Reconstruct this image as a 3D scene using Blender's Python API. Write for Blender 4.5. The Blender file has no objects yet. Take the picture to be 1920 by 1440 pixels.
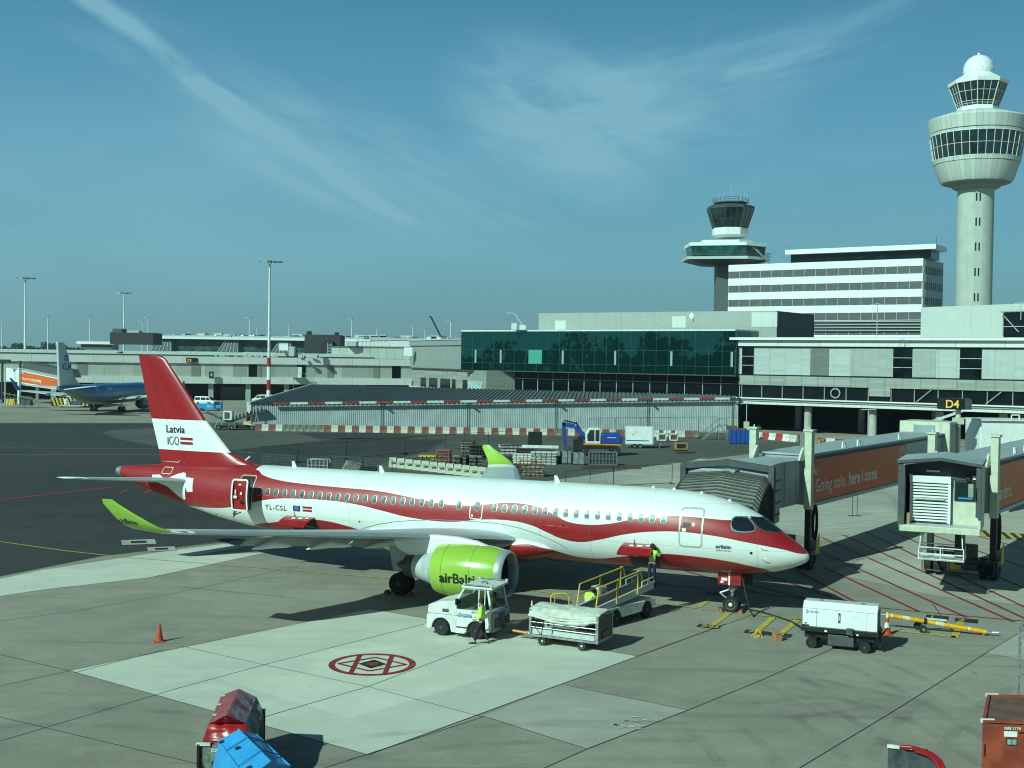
import bpy, bmesh, math, random
from math import sin, cos, pi, radians
from mathutils import Vector, Matrix
random.seed(7)
S = bpy.context.scene
COL = S.collection

# ---------------------------------------------------------------- camera, sky, sun, exposure
F_PX, PITCH, ROLL, CAM_H = 2232.7, 0.0205, -0.0142, 11.306
_F = Vector((0, cos(PITCH), -sin(PITCH))); _U = Vector((0, sin(PITCH), cos(PITCH))); _X = Vector((1, 0, 0))
_R = _X*cos(ROLL) - _U*sin(ROLL); _UP = _X*sin(ROLL) + _U*cos(ROLL)
cam_d = bpy.data.cameras.new('camera'); cam = bpy.data.objects.new('camera', cam_d); COL.objects.link(cam)
cam_d.sensor_width = 36; cam_d.lens = F_PX/1920*36; cam_d.clip_start = .1; cam_d.clip_end = 20000
M = Matrix.Identity(4)
for i, c in enumerate((_R, _UP, -_F)):
    for j in range(3): M[j][i] = c[j]
M[2][3] = CAM_H
cam.matrix_world = M
S.camera = cam

def ray(px, py):
    dx, dy = px-960, py-720
    return _F*F_PX + _R*dx - _UP*dy
def G(px, py, z=0.):                                   # photo pixel -> point on the level z
    d = ray(px, py); t = (z-CAM_H)/d.z
    return Vector((d.x*t, d.y*t, z))
def D(px, py, y):                                      # photo pixel -> point at depth y
    d = ray(px, py); t = y/d.y
    return Vector((d.x*t, y, CAM_H+d.z*t))
def ZD(px, py, y): return D(px, py, y).z

SUN_EL, SUN_AZ = radians(34), radians(43)              # light travels towards +x+y
W = bpy.data.worlds.new('World'); S.world = W; W.use_nodes = True
nt = W.node_tree; nt.nodes.clear()
def nd(t, nt, **k):
    n = nt.nodes.new(t)
    for a, b in k.items(): setattr(n, a, b)
    return n
class NT:
    """tiny helper for node maths"""
    def __init__(s, t): s.t = t
    def link(s, a, b): s.t.links.new(a, b)
    def val(s, x, sock):
        if isinstance(x, (int, float)): sock.default_value = x
        else: s.link(x, sock)
    def m(s, op, a, b=0., c=None, clamp=False):
        n = nd('ShaderNodeMath', s.t, operation=op, use_clamp=clamp)
        s.val(a, n.inputs[0]); s.val(b, n.inputs[1])
        if c is not None: s.val(c, n.inputs[2])
        return n.outputs[0]
    def smooth(s, x, a, b):
        n = nd('ShaderNodeMapRange', s.t, interpolation_type='SMOOTHSTEP')
        s.val(x, n.inputs[0]); n.inputs[1].default_value = a; n.inputs[2].default_value = b
        return n.outputs[0]
    def mix(s, f, a, b, blend='MIX'):
        n = nd('ShaderNodeMix', s.t, data_type='RGBA', blend_type=blend)
        s.val(f, n.inputs[0])
        for x, k in ((a, 6), (b, 7)):
            if isinstance(x, tuple): n.inputs[k].default_value = (*x[:3], 1)
            else: s.link(x, n.inputs[k])
        return n.outputs[2]
    def noise(s, vec, scale, detail=4, rough=.5, dist=0.):
        n = nd('ShaderNodeTexNoise', s.t); n.inputs['Scale'].default_value = scale
        n.inputs['Detail'].default_value = detail; n.inputs['Roughness'].default_value = rough
        n.inputs['Distortion'].default_value = dist
        if vec is not None: s.link(vec, n.inputs['Vector'])
        return n.outputs['Fac']
    def dot(s, v, d):
        n = nd('ShaderNodeVectorMath', s.t, operation='DOT_PRODUCT'); s.link(v, n.inputs[0]); n.inputs[1].default_value = d
        return n.outputs['Value']
    def scalev(s, v, sc, rot=(0, 0, 0), loc=(0, 0, 0)):
        n = nd('ShaderNodeMapping', s.t); s.link(v, n.inputs[0]); n.inputs['Scale'].default_value = sc
        n.inputs['Rotation'].default_value = rot; n.inputs['Location'].default_value = loc
        return n.outputs[0]
w = NT(nt)
sky = nd('ShaderNodeTexSky', nt, sky_type='NISHITA', sun_disc=False)
sky.sun_elevation = SUN_EL; sky.sun_rotation = pi+SUN_AZ; sky.altitude = 0; sky.air_density = 1.2; sky.dust_density = 2.2; sky.ozone_density = 2.0
tc = nd('ShaderNodeTexCoord', nt); dirv = tc.outputs['Generated']
def wdir(px, py):
    d = ray(px, py); return d.normalized()
def great_circle(p, q, wid, off=0., brk=6, thr=.42):
    """a trail along the great circle through two sky directions, broken up by noise"""
    a, b = wdir(*p), wdir(*q); n = a.cross(b).normalized(); mid = (a+b).normalized(); half = a.angle(b)/2
    wob = w.m('MULTIPLY', w.m('SUBTRACT', w.noise(dirv, 14, 3), .5), wid*1.6)
    dist = w.m('ABSOLUTE', w.m('ADD', w.dot(dirv, n), wob))
    band = w.m('SUBTRACT', 1, w.smooth(dist, wid*.15, wid))
    along = w.m('ABSOLUTE', w.dot(dirv, (b-a).normalized()))
    ends = w.m('SUBTRACT', 1, w.smooth(along, sin(half)*.75, sin(half)*1.05))
    near = w.m('GREATER_THAN', w.dot(dirv, mid), 0)
    br = w.smooth(w.noise(dirv, brk, 6, .65), thr-.12, thr+.2)
    return w.m('MULTIPLY', w.m('MULTIPLY', band, ends), w.m('MULTIPLY', near, br))
def patch(p, rx, ry, rot, sx, sy, thr, seed):
    """a patch of cirrus about one sky direction, drawn out along its own axis"""
    c = wdir(*p); e = c.cross(Vector((0, 0, 1))).normalized(); u = e.cross(c).normalized()
    e2 = e*cos(rot)+u*sin(rot); u2 = u*cos(rot)-e*sin(rot)
    x, y = w.dot(dirv, e2), w.dot(dirv, u2)
    r = w.m('ADD', w.m('POWER', w.m('DIVIDE', x, rx), 2.), w.m('POWER', w.m('DIVIDE', y, ry), 2.))
    mk = w.m('SUBTRACT', 1, w.smooth(r, 0., 1.))
    cb = nd('ShaderNodeCombineXYZ', nt); w.link(w.m('MULTIPLY', x, sx), cb.inputs[0]); w.link(w.m('MULTIPLY', y, sy), cb.inputs[1]); cb.inputs[2].default_value = seed
    nz = w.smooth(w.noise(cb.outputs[0], 1, 7, .62, .6), thr, thr+.35)
    return w.m('MULTIPLY', mk, nz)
clouds = [(great_circle((110, -60), (480, 240), .012, brk=15, thr=.37), .75),
          (great_circle((330, 130), (790, 430), .009, brk=15, thr=.35), .75),
          (patch((690, 320), .22, .06, -.38, 7, 34, .32, 2.), .5),
          (patch((1050, 225), .12, .075, -.42, 9, 34, .28, 5.), .6),
          (patch((1180, 215), .16, .06, .10, 7, 30, .30, 6.), .5),
          (patch((1270, 150), .20, .045, .22, 7, 38, .34, 8.), .45),
          (patch((1530, 95), .19, .03, .42, 6, 44, .38, 11.), .3),
          (patch((1500, 330), .25, .05, -.08, 5, 24, .45, 14.), .24),
          (patch((1120, 420), .3, .05, .1, 5, 22, .45, 17.), .2),
          (patch((180, 430), .34, .12, .1, 4, 12, .26, 20.), .34),
          (patch((420, 200), .2, .05, -.5, 6, 30, .42, 23.), .28)]
tot = None
for c, k in clouds:
    c = w.m('MULTIPLY', c, k)
    tot = c if tot is None else w.m('ADD', tot, c)
sep = nd('ShaderNodeSeparateXYZ', nt); w.link(dirv, sep.inputs[0])
SKY_TINT = (.16, .40, .44); CLOUD = (3.2, 6.6, 8.0)
base = w.mix(1., sky.outputs[0], SKY_TINT, 'MULTIPLY')
cr = nd('ShaderNodeValToRGB', nt); w.link(w.m('MULTIPLY', sep.outputs[2], 2.), cr.inputs[0])
for i, (p_, c_) in enumerate(((0., (2.0, 4.5, 4.9)), (.06, (2.15, 4.9, 5.4)), (.16, (2.15, 5.6, 6.7)), (.34, (1.7, 5.0, 7.0)), (.5, (1.15, 4.0, 6.2)), (.6, (.85, 3.2, 5.2)))):
    e_ = cr.color_ramp.elements[i] if i < 2 else cr.color_ramp.elements.new(p_)
    e_.position = p_; e_.color = tuple(x/10 for x in c_)+(1,)
vm = nd('ShaderNodeVectorMath', nt, operation='SCALE'); w.link(cr.outputs[0], vm.inputs[0]); vm.inputs['Scale'].default_value = 10
low = w.mix(w.m('MULTIPLY', w.m('SUBTRACT', 1, w.smooth(sep.outputs[2], .30, .42)), .95), base, vm.outputs[0])
skycol = w.mix(w.m('MINIMUM', tot, .75), low, CLOUD)
bg = nd('ShaderNodeBackground', nt); w.link(skycol, bg.inputs[0]); bg.inputs[1].default_value = .075
out = nd('ShaderNodeOutputWorld', nt); w.link(bg.outputs[0], out.inputs[0])

sun_d = bpy.data.lights.new('sun', 'SUN'); sun = bpy.data.objects.new('sun', sun_d); COL.objects.link(sun)
sun_d.energy = 4.75; sun_d.angle = radians(.5); sun_d.color = (.67, 1.0, .86)
_L = Vector((sin(SUN_AZ)*cos(SUN_EL), cos(SUN_AZ)*cos(SUN_EL), -sin(SUN_EL)))
sun.rotation_euler = _L.to_track_quat('-Z', 'Y').to_euler(); sun.location = (0, -20, 60)
S.view_settings.view_transform = 'Standard'; S.view_settings.look = 'None'
S.view_settings.exposure = 0; S.view_settings.gamma = 1
S.render.engine = 'CYCLES'; S.cycles.max_bounces = 6; S.cycles.filter_width = 1.1; S.cycles.transparent_max_bounces = 12; S.cycles.use_denoising = True

# ---------------------------------------------------------------- materials
MATS = {}
def mat(name, col, rough=.6, metal=0., var=.12, scale=3., spec=.5, emit=None, alpha=None, streak=None, bump=0., coat=0.):
    if name in MATS: return MATS[name]
    m = bpy.data.materials.new(name); m.use_nodes = True; MATS[name] = m
    t = m.node_tree; n = NT(t); b = t.nodes['Principled BSDF']
    b.inputs['Roughness'].default_value = rough; b.inputs['Metallic'].default_value = metal
    b.inputs['Specular IOR Level'].default_value = spec
    if coat: b.inputs['Coat Weight'].default_value = coat; b.inputs['Coat Roughness'].default_value = .06
    if emit: b.inputs['Emission Color'].default_value = (*emit[0], 1); b.inputs['Emission Strength'].default_value = emit[1]
    if alpha is not None: b.inputs['Alpha'].default_value = alpha
    b.inputs['Base Color'].default_value = (*col, 1)
    if var > 0:
        tcx = nd('ShaderNodeTexCoord', t).outputs['Object']
        f = n.noise(tcx, scale, 5, .6)
        dark = tuple(c*(1-var*1.6) for c in col); lite = tuple(min(1, c*(1+var)) for c in col)
        c = n.mix(n.smooth(f, .3, .7), dark, lite)
        if streak:
            v = n.scalev(tcx, (streak, streak, streak*.06))
            c = n.mix(n.m('MULTIPLY', n.smooth(n.noise(v, 1, 4, .6), .5, .8), .45), c, tuple(x*.45 for x in col))
        n.link(c, b.inputs['Base Color'])
        n.link(n.m('ADD', n.m('MULTIPLY', f, .25), max(0., rough-.12)), b.inputs['Roughness'])
        if bump:
            bp = nd('ShaderNodeBump', t); bp.inputs['Strength'].default_value = bump; bp.inputs['Distance'].default_value = .02
            n.link(n.noise(tcx, scale*6, 5, .7), bp.inputs['Height']); n.link(bp.outputs[0], b.inputs['Normal'])
    return m
def ground_mat(name, col, var=.18, big=.05, tyre=.25, slabs=True):
    m = bpy.data.materials.new(name); m.use_nodes = True; MATS[name] = m
    t = m.node_tree; n = NT(t); b = t.nodes['Principled BSDF']; b.inputs['Roughness'].default_value = .85; b.inputs['Specular IOR Level'].default_value = .25
    tcx = nd('ShaderNodeTexCoord', t).outputs['Object']
    f1 = n.noise(tcx, big, 5, .6); f2 = n.noise(tcx, .5, 6, .65); f3 = n.noise(tcx, 9, 4, .7)
    st = n.noise(n.scalev(tcx, (.06, 1.3, 1), (0, 0, .42)), 1, 5, .6)          # streaks of wear along the taxi direction
    st2 = n.noise(n.scalev(tcx, (.05, .9, 1), (0, 0, -.5), (9, 3, 0)), 1, 5, .6)
    f = n.m('ADD', n.m('MULTIPLY', f1, .42), n.m('ADD', n.m('MULTIPLY', f2, .33), n.m('MULTIPLY', f3, .25)))
    c = n.mix(n.smooth(f, .36, .64), tuple(x*(1-var) for x in col), tuple(x*(1+var) for x in col))
    cl = n.scalev(tcx, (1/7.3, 1/7.3, 1), (0, 0, radians(-49.8)), (.56, -3.79, 0)); sc_ = nd('ShaderNodeSeparateXYZ', t); n.link(cl, sc_.inputs[0])
    wn = nd('ShaderNodeTexWhiteNoise', t, noise_dimensions='1D'); n.link(n.m('ADD', n.m('FLOOR', sc_.outputs[0]), n.m('MULTIPLY', n.m('FLOOR', sc_.outputs[1]), 13.7)), wn.inputs['W'])
    c = n.mix(n.m('MULTIPLY', wn.outputs['Value'], .34 if slabs else 0.), c, tuple(x*.62 for x in col))
    c = n.mix(n.m('MULTIPLY', n.smooth(n.noise(tcx, .22, 7, .7, .8), .5, .7), .28), c, tuple(x*1.35 for x in col))
    c = n.mix(n.m('MULTIPLY', n.smooth(st, .53, .72), tyre), c, tuple(x*.45 for x in col))
    c = n.mix(n.m('MULTIPLY', n.smooth(st2, .56, .75), tyre*.8), c, tuple(x*.5 for x in col))
    sp = n.smooth(n.noise(tcx, 2.3, 3, .5), .70, .76)                          # oil spots
    c = n.mix(n.m('MULTIPLY', sp, .45), c, tuple(x*.3 for x in col))
    n.link(c, b.inputs['Base Color'])
    bp = nd('ShaderNodeBump', t); bp.inputs['Strength'].default_value = .25; bp.inputs['Distance'].default_value = .01
    n.link(f3, bp.inputs['Height']); n.link(bp.outputs[0], b.inputs['Normal'])
    return m
WHITE = mat('white_paint', (.80, .81, .79), .35, var=.04, scale=1.5, coat=.3)
WHITE_D = mat('worn_white_paint', (.70, .71, .67), .5, var=.12, scale=2.5, streak=3)
CREAM = mat('cream_paint', (.58, .60, .48), .5, var=.08, scale=2, streak=2)
GREY = mat('grey_paint', (.26, .28, .29), .5, var=.1)
LGREY = mat('light_grey_paint', (.46, .48, .49), .45, var=.08)
DGREY = mat('dark_grey_paint', (.07, .075, .08), .6, var=.15)
BLACK = mat('black_paint', (.012, .013, .014), .5, var=.2)
RUBBER = mat('rubber', (.018, .018, .018), .85, var=.25, scale=6)
STEEL = mat('galvanised_steel', (.42, .44, .44), .4, .7, var=.15, scale=5)
DSTEEL = mat('dark_steel', (.10, .105, .11), .5, .5, var=.2, scale=5)
RED = mat('red_paint', (.42, .022, .022), .4, var=.1)
YEL = mat('yellow_paint', (.72, .50, .05), .5, var=.12)
ORANGE = mat('orange_paint', (.75, .24, .02), .45, var=.1)
BLUE = mat('blue_paint', (.015, .075, .32), .4, var=.12)
LBLUE = mat('light_blue_paint', (.03, .22, .55), .4, var=.08)
GLASS = mat('dark_glass', (.012, .03, .03), .05, var=0, spec=.8)
LIME = mat('lime_paint', (.31, .50, .06), .22, var=.03, scale=1, coat=.5)
INK = mat('black_lettering', (.012, .014, .02), .5, var=0)
HIVIS = mat('hi_vis_fabric', (.55, .95, .10), .8, var=.1, scale=8)
NAVY = mat('navy_cloth', (.012, .016, .035), .9, var=.2, scale=8)
SKIN = mat('skin', (.45, .26, .18), .6, var=.05)
HAIR = mat('hair', (.02, .014, .01), .8, var=.2, scale=20)

# ---------------------------------------------------------------- mesh helpers
class MB:
    def __init__(s): s.v = []; s.f = []; s.m = []; s.T = None
    def add(s, vs, fs, m=0):
        k = len(s.v)
        for p in vs:
            p = Vector(p)
            s.v.append(s.T @ p if s.T is not None else p)
        for f in fs: s.f.append(tuple(k+i for i in f)); s.m.append(m)
        return s
    def box(s, c, d, rz=0., m=0, taper=1., R=None):
        """c centre of the base, d sizes; taper scales the top"""
        x, y, z = d[0]/2, d[1]/2, d[2]
        R = R or Matrix.Rotation(rz, 3, 'Z'); c = Vector(c)
        vs = [c + R @ Vector((sx*x*k, sy*y*k, zz)) for zz, k in ((0, 1), (z, taper)) for sx, sy in ((-1, -1), (1, -1), (1, 1), (-1, 1))]
        return s.add(vs, [(3, 2, 1, 0), (4, 5, 6, 7), (0, 1, 5, 4), (1, 2, 6, 5), (2, 3, 7, 6), (3, 0, 4, 7)], m)
    def bb(s, x0, x1, y0, y1, z0, z1, m=0): return s.box(((x0+x1)/2, (y0+y1)/2, z0), (abs(x1-x0), abs(y1-y0), z1-z0), 0, m)
    def hexa(s, b, t, m=0):
        """b four base corners, t four top corners, both in the same turn"""
        return s.add(list(b)+list(t), [(3, 2, 1, 0), (4, 5, 6, 7), (0, 1, 5, 4), (1, 2, 6, 5), (2, 3, 7, 6), (3, 0, 4, 7)], m)
    def wall(s, p, q, z0, z1, th, m=0, z0b=None, z1b=None):
        """upright slab from p to q; its front face is on the right hand of p->q ... th goes to the left"""
        p, q = Vector((p[0], p[1])), Vector((q[0], q[1])); n = Vector((-(q-p).y, (q-p).x)).normalized()*th
        z0b = z0 if z0b is None else z0b; z1b = z1 if z1b is None else z1b
        return s.hexa([(p.x, p.y, z0), (q.x, q.y, z0b), (q.x+n.x, q.y+n.y, z0b), (p.x+n.x, p.y+n.y, z0)],
                      [(p.x, p.y, z1), (q.x, q.y, z1b), (q.x+n.x, q.y+n.y, z1b), (p.x+n.x, p.y+n.y, z1)], m)
    def prism(s, pts, z0, z1, m=0):
        n = len(pts); a = sum(pts[i][0]*pts[(i+1) % n][1]-pts[(i+1) % n][0]*pts[i][1] for i in range(n))
        if a < 0: pts = pts[::-1]
        return s.add([(p[0], p[1], z0) for p in pts]+[(p[0], p[1], z1) for p in pts],
                     [tuple(range(n))[::-1], tuple(range(n, 2*n))]+[(i, (i+1) % n, n+(i+1) % n, n+i) for i in range(n)], m)
    def prof(s, pts, y0, y1, m=0, ax='y'):
        """outline in x,z pushed out along y (or outline in y,z along x)"""
        n = len(pts); a = sum(pts[i][0]*pts[(i+1) % n][1]-pts[(i+1) % n][0]*pts[i][1] for i in range(n))
        if a < 0: pts = pts[::-1]
        if ax == 'y': vs = [(p[0], y0, p[1]) for p in pts]+[(p[0], y1, p[1]) for p in pts]
        else: vs = [(y1, p[0], p[1]) for p in pts]+[(y0, p[0], p[1]) for p in pts]; 
        fs = [tuple(range(n)), tuple(range(n, 2*n))[::-1]]+[((i+1) % n, i, n+i, n+(i+1) % n) for i in range(n)]
        if ax != 'y': fs = [tuple(range(n)), tuple(range(n, 2*n))[::-1]]+[((i+1) % n, i, n+i, n+(i+1) % n) for i in range(n)]
        return s.add(vs, fs, m)
    def tube(s, p, q, r, n=8, m=0, r2=None):
        p, q = Vector(p), Vector(q); r2 = r if r2 is None else r2; d = (q-p)
        if d.length < 1e-6: return s
        Q = d.to_track_quat('Z', 'Y').to_matrix()
        vs = [p+Q @ Vector((r*cos(2*pi*i/n), r*sin(2*pi*i/n), 0)) for i in range(n)]+[q+Q @ Vector((r2*cos(2*pi*i/n), r2*sin(2*pi*i/n), 0)) for i in range(n)]
        return s.add(vs, [tuple(range(n))[::-1], tuple(range(n, 2*n))]+[(i, (i+1) % n, n+(i+1) % n, n+i) for i in range(n)], m)
    def path(s, pts, r, n=6, m=0):
        for a, b in zip(pts, pts[1:]): s.tube(a, b, r, n, m)
        return s
    def bar(s, p, q, w_, h_, m=0):
        """rectangular bar from p to q"""
        p, q = Vector(p), Vector(q); d = q-p; L = d.length
        up = Vector((0, 0, 1)) if abs(d.normalized().z) < .95 else Vector((0, 1, 0))
        sd = d.cross(up).normalized()*w_/2; u = sd.cross(d).normalized()*h_/2
        return s.hexa([p-sd-u, p+sd-u, q+sd-u, q-sd-u], [p-sd+u, p+sd+u, q+sd+u, q-sd+u], m)
    def lathe(s, prof, c=(0, 0, 0), ax='z', n=24, m=0, cap=True, sy=1.):
        """prof = [(r, h)...] turned about the axis through c"""
        c = Vector(c); k = len(prof); vs = []
        for r, h in prof:
            for i in range(n):
                a = 2*pi*i/n; u, v = r*cos(a), r*sin(a)*sy
                vs.append(c+Vector({'z': (u, v, h), 'x': (h, u, v), 'y': (v, h, u)}[ax]))
        fs = [(j*n+i, j*n+(i+1) % n, (j+1)*n+(i+1) % n, (j+1)*n+i) for j in range(k-1) for i in range(n)]
        ms = m if isinstance(m, (list, tuple)) else None
        kk = len(s.v); s.add(vs, fs, 0 if ms else m)
        if ms:
            for j in range(k-1):
                for i in range(n): s.m[len(s.m)-len(fs)+j*n+i] = ms[j]
        if cap:
            e = (ms[0], ms[-1]) if ms else (m, m)
            s.f.append(tuple(kk+i for i in range(n))[::-1]); s.m.append(e[0])
            s.f.append(tuple(kk+(k-1)*n+i for i in range(n))); s.m.append(e[1])
        return s
    def quad(s, a, b, c, d, m=0): return s.add([a, b, c, d], [(0, 1, 2, 3)], m)
    def build(s, name, mats, parent=None, smooth=None, bevel=0., fix=True, **tags):
        me = bpy.data.meshes.new(name); me.from_pydata([tuple(v) for v in s.v], [], s.f)
        for m in (mats if isinstance(mats, (list, tuple)) else [mats]): me.materials.append(m)
        me.polygons.foreach_set('material_index', s.m)
        if fix:
            bm = bmesh.new(); bm.from_mesh(me); bmesh.ops.recalc_face_normals(bm, faces=bm.faces); bm.to_mesh(me); bm.free()
        if smooth: me.shade_smooth(); me.set_sharp_from_angle(angle=radians(smooth))
        me.update()
        o = bpy.data.objects.new(name, me); COL.objects.link(o)
        if parent: o.parent = parent
        if bevel:
            b = o.modifiers.new('bevel', 'BEVEL'); b.width = bevel; b.segments = 2; b.limit_method = 'ANGLE'; b.angle_limit = radians(40)
        for k, v in tags.items(): o[k] = v
        return o
def thing(name, label, cat, loc=(0, 0, 0), rz=0., group=None):
    o = bpy.data.objects.new(name, None); COL.objects.link(o); o.location = loc; o.rotation_euler = (0, 0, rz)
    o.empty_display_size = .3; o['label'] = label; o['category'] = cat
    if group: o['group'] = group
    return o
def tag(o, label, cat, group=None):
    o['label'] = label; o['category'] = cat
    if group: o['group'] = group
    return o
def kids(o): return [c for c in bpy.data.objects if c.parent == o]
def dup(root, loc, rz=0., label=None, group=None, s=None):
    def cp(o, par):
        c = o.copy(); COL.objects.link(c); c.parent = par
        for ch in kids(o): cp(ch, c)
        return c
    ch = kids(root); r = root.copy(); COL.objects.link(r); r.location = loc; r.rotation_euler = (0, 0, rz)
    if label: r['label'] = label
    if group: r['group'] = group
    if s: r.scale = s if isinstance(s, (tuple, list)) else (s, s, s)
    for c in ch: cp(c, r)
    return r
def text2d(body, size, bold=0., align='LEFT', space=1., shear=0.):
    cu = bpy.data.curves.new('t', 'FONT'); cu.body = body; cu.size = size; cu.offset = bold; cu.align_x = align
    cu.space_character = space; cu.shear = shear; cu.resolution_u = 3
    o = bpy.data.objects.new('t', cu); COL.objects.link(o)
    dg = bpy.context.evaluated_depsgraph_get(); dg.update()
    me = bpy.data.meshes.new_from_object(o.evaluated_get(dg)); bpy.data.objects.remove(o); bpy.data.curves.remove(cu)
    vs = [(v.co.x, v.co.y) for v in me.vertices]; fs = [tuple(p.vertices) for p in me.polygons]
    bpy.data.meshes.remove(me); return vs, fs
def decal(name, vs, fs, fn, material, parent=None, grid=0., m=0, th=0.):
    """2-D outline mapped on a surface by fn(u, v)"""
    bm = bmesh.new(); V = [bm.verts.new((x, y, 0)) for x, y in vs]
    for f in fs:
        try: bm.faces.new([V[i] for i in f])
        except ValueError: pass
    if grid:
        for ax in (0, 1):
            a, b = min(v[ax] for v in vs), max(v[ax] for v in vs); n = int((b-a)/grid)
            for i in range(1, n+1):
                co = [0, 0, 0]; no = [0, 0, 0]; co[ax] = a+(b-a)*i/(n+1); no[ax] = 1
                bmesh.ops.bisect_plane(bm, geom=bm.verts[:]+bm.edges[:]+bm.faces[:], plane_co=co, plane_no=no)
    for v in bm.verts: v.co = Vector(fn(v.co.x, v.co.y))
    me = bpy.data.meshes.new(name); bm.to_mesh(me); bm.free()
    for mm in (material if isinstance(material, list) else [material]): me.materials.append(mm)
    o = bpy.data.objects.new(name, me); COL.objects.link(o)
    if parent: o.parent = parent
    return o
def flat_text(name, body, size, origin, ux, uy, material, parent=None, bold=0., align='LEFT', space=1.):
    vs, fs = text2d(body, size, bold, align, space); o_, ux, uy = Vector(origin), Vector(ux), Vector(uy)
    return decal(name, vs, fs, lambda u, v: o_+ux*u+uy*v, material, parent)
def wheel(parent, c, r, wd, ax='y', name='wheel', rim=None, hub=None):
    """tyre with a rim as its child; axis along local y or x"""
    mb = MB(); t = MB(); h = wd/2
    t.lathe([(r*.58, -h*.85), (r*.9, -h), (r, -h*.6), (r, h*.6), (r*.9, h), (r*.58, h*.85)], c, ax, 24)
    o = t.build(name, [RUBBER], parent, smooth=40)
    mb.lathe([(r*.20, -h*1.02), (r*.26, -h*.8), (r*.52, -h*.72), (r*.58, -h*.9), (r*.58, h*.9), (r*.52, h*.72), (r*.26, h*.8), (r*.20, h*1.02)], c, ax, 20)
    mb.build('rim', [rim or LGREY], o, smooth=40)
    return o
def structure(mb, name, mats, **k):
    o = mb.build(name, mats, **k); o['kind'] = 'structure'; return o
# ---------------------------------------------------------------- ground, paving, markings
GR = ground_mat('worn_concrete', (.33, .295, .245), .2, tyre=.4)
ASPH = ground_mat('dark_asphalt', (.050, .050, .048), .22, tyre=.4, slabs=False)
ASPH2 = ground_mat('mid_asphalt', (.105, .10, .088), .2, tyre=.35, slabs=False)
CONC = ground_mat('pale_concrete', (.64, .62, .535), .10, tyre=.2)
CONC2 = ground_mat('weathered_concrete', (.43, .40, .345), .22, tyre=.3)
JOINT = mat('joint_sealant', (.035, .035, .03), .8, var=.2)
PY = mat('yellow_marking', (.55, .42, .07), .7, var=.2, scale=6)
PYF = mat('faded_yellow_marking', (.22, .19, .07), .8, var=.3, scale=6)
PR = mat('red_marking', (.30, .03, .03), .7, var=.3, scale=5)
PW = mat('white_marking', (.55, .55, .5), .7, var=.3, scale=6)
PK = mat('black_marking', (.02, .02, .02), .8, var=.2)
me = MB(); N = 40
me.quad((-3100, -55, 0), (3100, -55, 0), (3100, 4200, 0), (-3100, 4200, 0))
structure(me, 'ground', [GR])
def sheet(name, polys, m, lvl):
    mb = MB()
    for p in polys:
        pts = [G(*q) for q in p]
        mb.add([(a.x, a.y, .004*lvl) for a in pts], [tuple(range(len(pts)))])
    o = structure(mb, name, [m], fix=False)
    for f in o.data.polygons:
        if f.normal.z < 0: f.flip()
    o.data.update()
    return o
sheet('taxiway_asphalt', [[(-400, 792), (285, 793), (500, 792), (900, 800), (1500, 815), (1500, 838), (1000, 905), (520, 1002), (430, 1016), (190, 1043), (0, 1081), (-400, 1165)]], ASPH2, 1)
sheet('dark_taxiway', [[(-400, 795), (285, 794), (330, 800), (215, 806), (190, 812), (215, 822), (300, 838), (420, 846), (640, 822), (840, 824), (800, 846), (600, 900), (480, 1007), (190, 1043), (0, 1081), (-400, 1165)],
                       [(560, 812), (700, 811), (800, 817), (760, 823), (600, 824)]], ASPH, 2)
sheet('concrete_strip', [[(-300, 1150), (0, 1086), (80, 1069), (290, 1037), (430, 1019), (462, 1026), (350, 1044), (500, 1036), (280, 1083), (80, 1106), (0, 1118), (-300, 1175)]], CONC, 3)
sheet('concrete_slab', [[(130, 1258), (695, 1142), (1195, 1231), (690, 1416)]], CONC, 2)
sheet('worn_slab', [[(905, 1343), (1052, 1284), (1290, 1332), (1100, 1405)], [(1850, 1224), (1990, 1140), (2200, 1180), (2080, 1268)]], CONC2, 2)
sheet('stand_concrete', [[(1560, 1075), (1650, 1035), (1480, 1000), (1380, 965), (1600, 905), (2100, 880), (2200, 1180), (1920, 1135), (1760, 1118)], [(1010, 905), (1250, 870), (1400, 858), (1560, 850), (1560, 905), (1200, 960), (980, 940)]], CONC2, 2)
def lines(name, segs, m, lvl, wd=.12, seed=0):
    mb = MB()
    for sg in segs:
        pts, w_ = (sg[0], sg[1]) if isinstance(sg[1], float) else (sg, wd)
        P = [G(*q) for q in pts]
        for a, b in zip(P, P[1:]):
            d = (b-a).normalized(); n = Vector((-d.y, d.x, 0))*w_/2; d *= w_*.0
            mb.add([a-n-d, b-n+d, b+n+d, a+n-d], [(0, 1, 2, 3)])
    for v in mb.v: v.z = .004*lvl
    return structure(mb, name, [m], fix=False)
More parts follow.
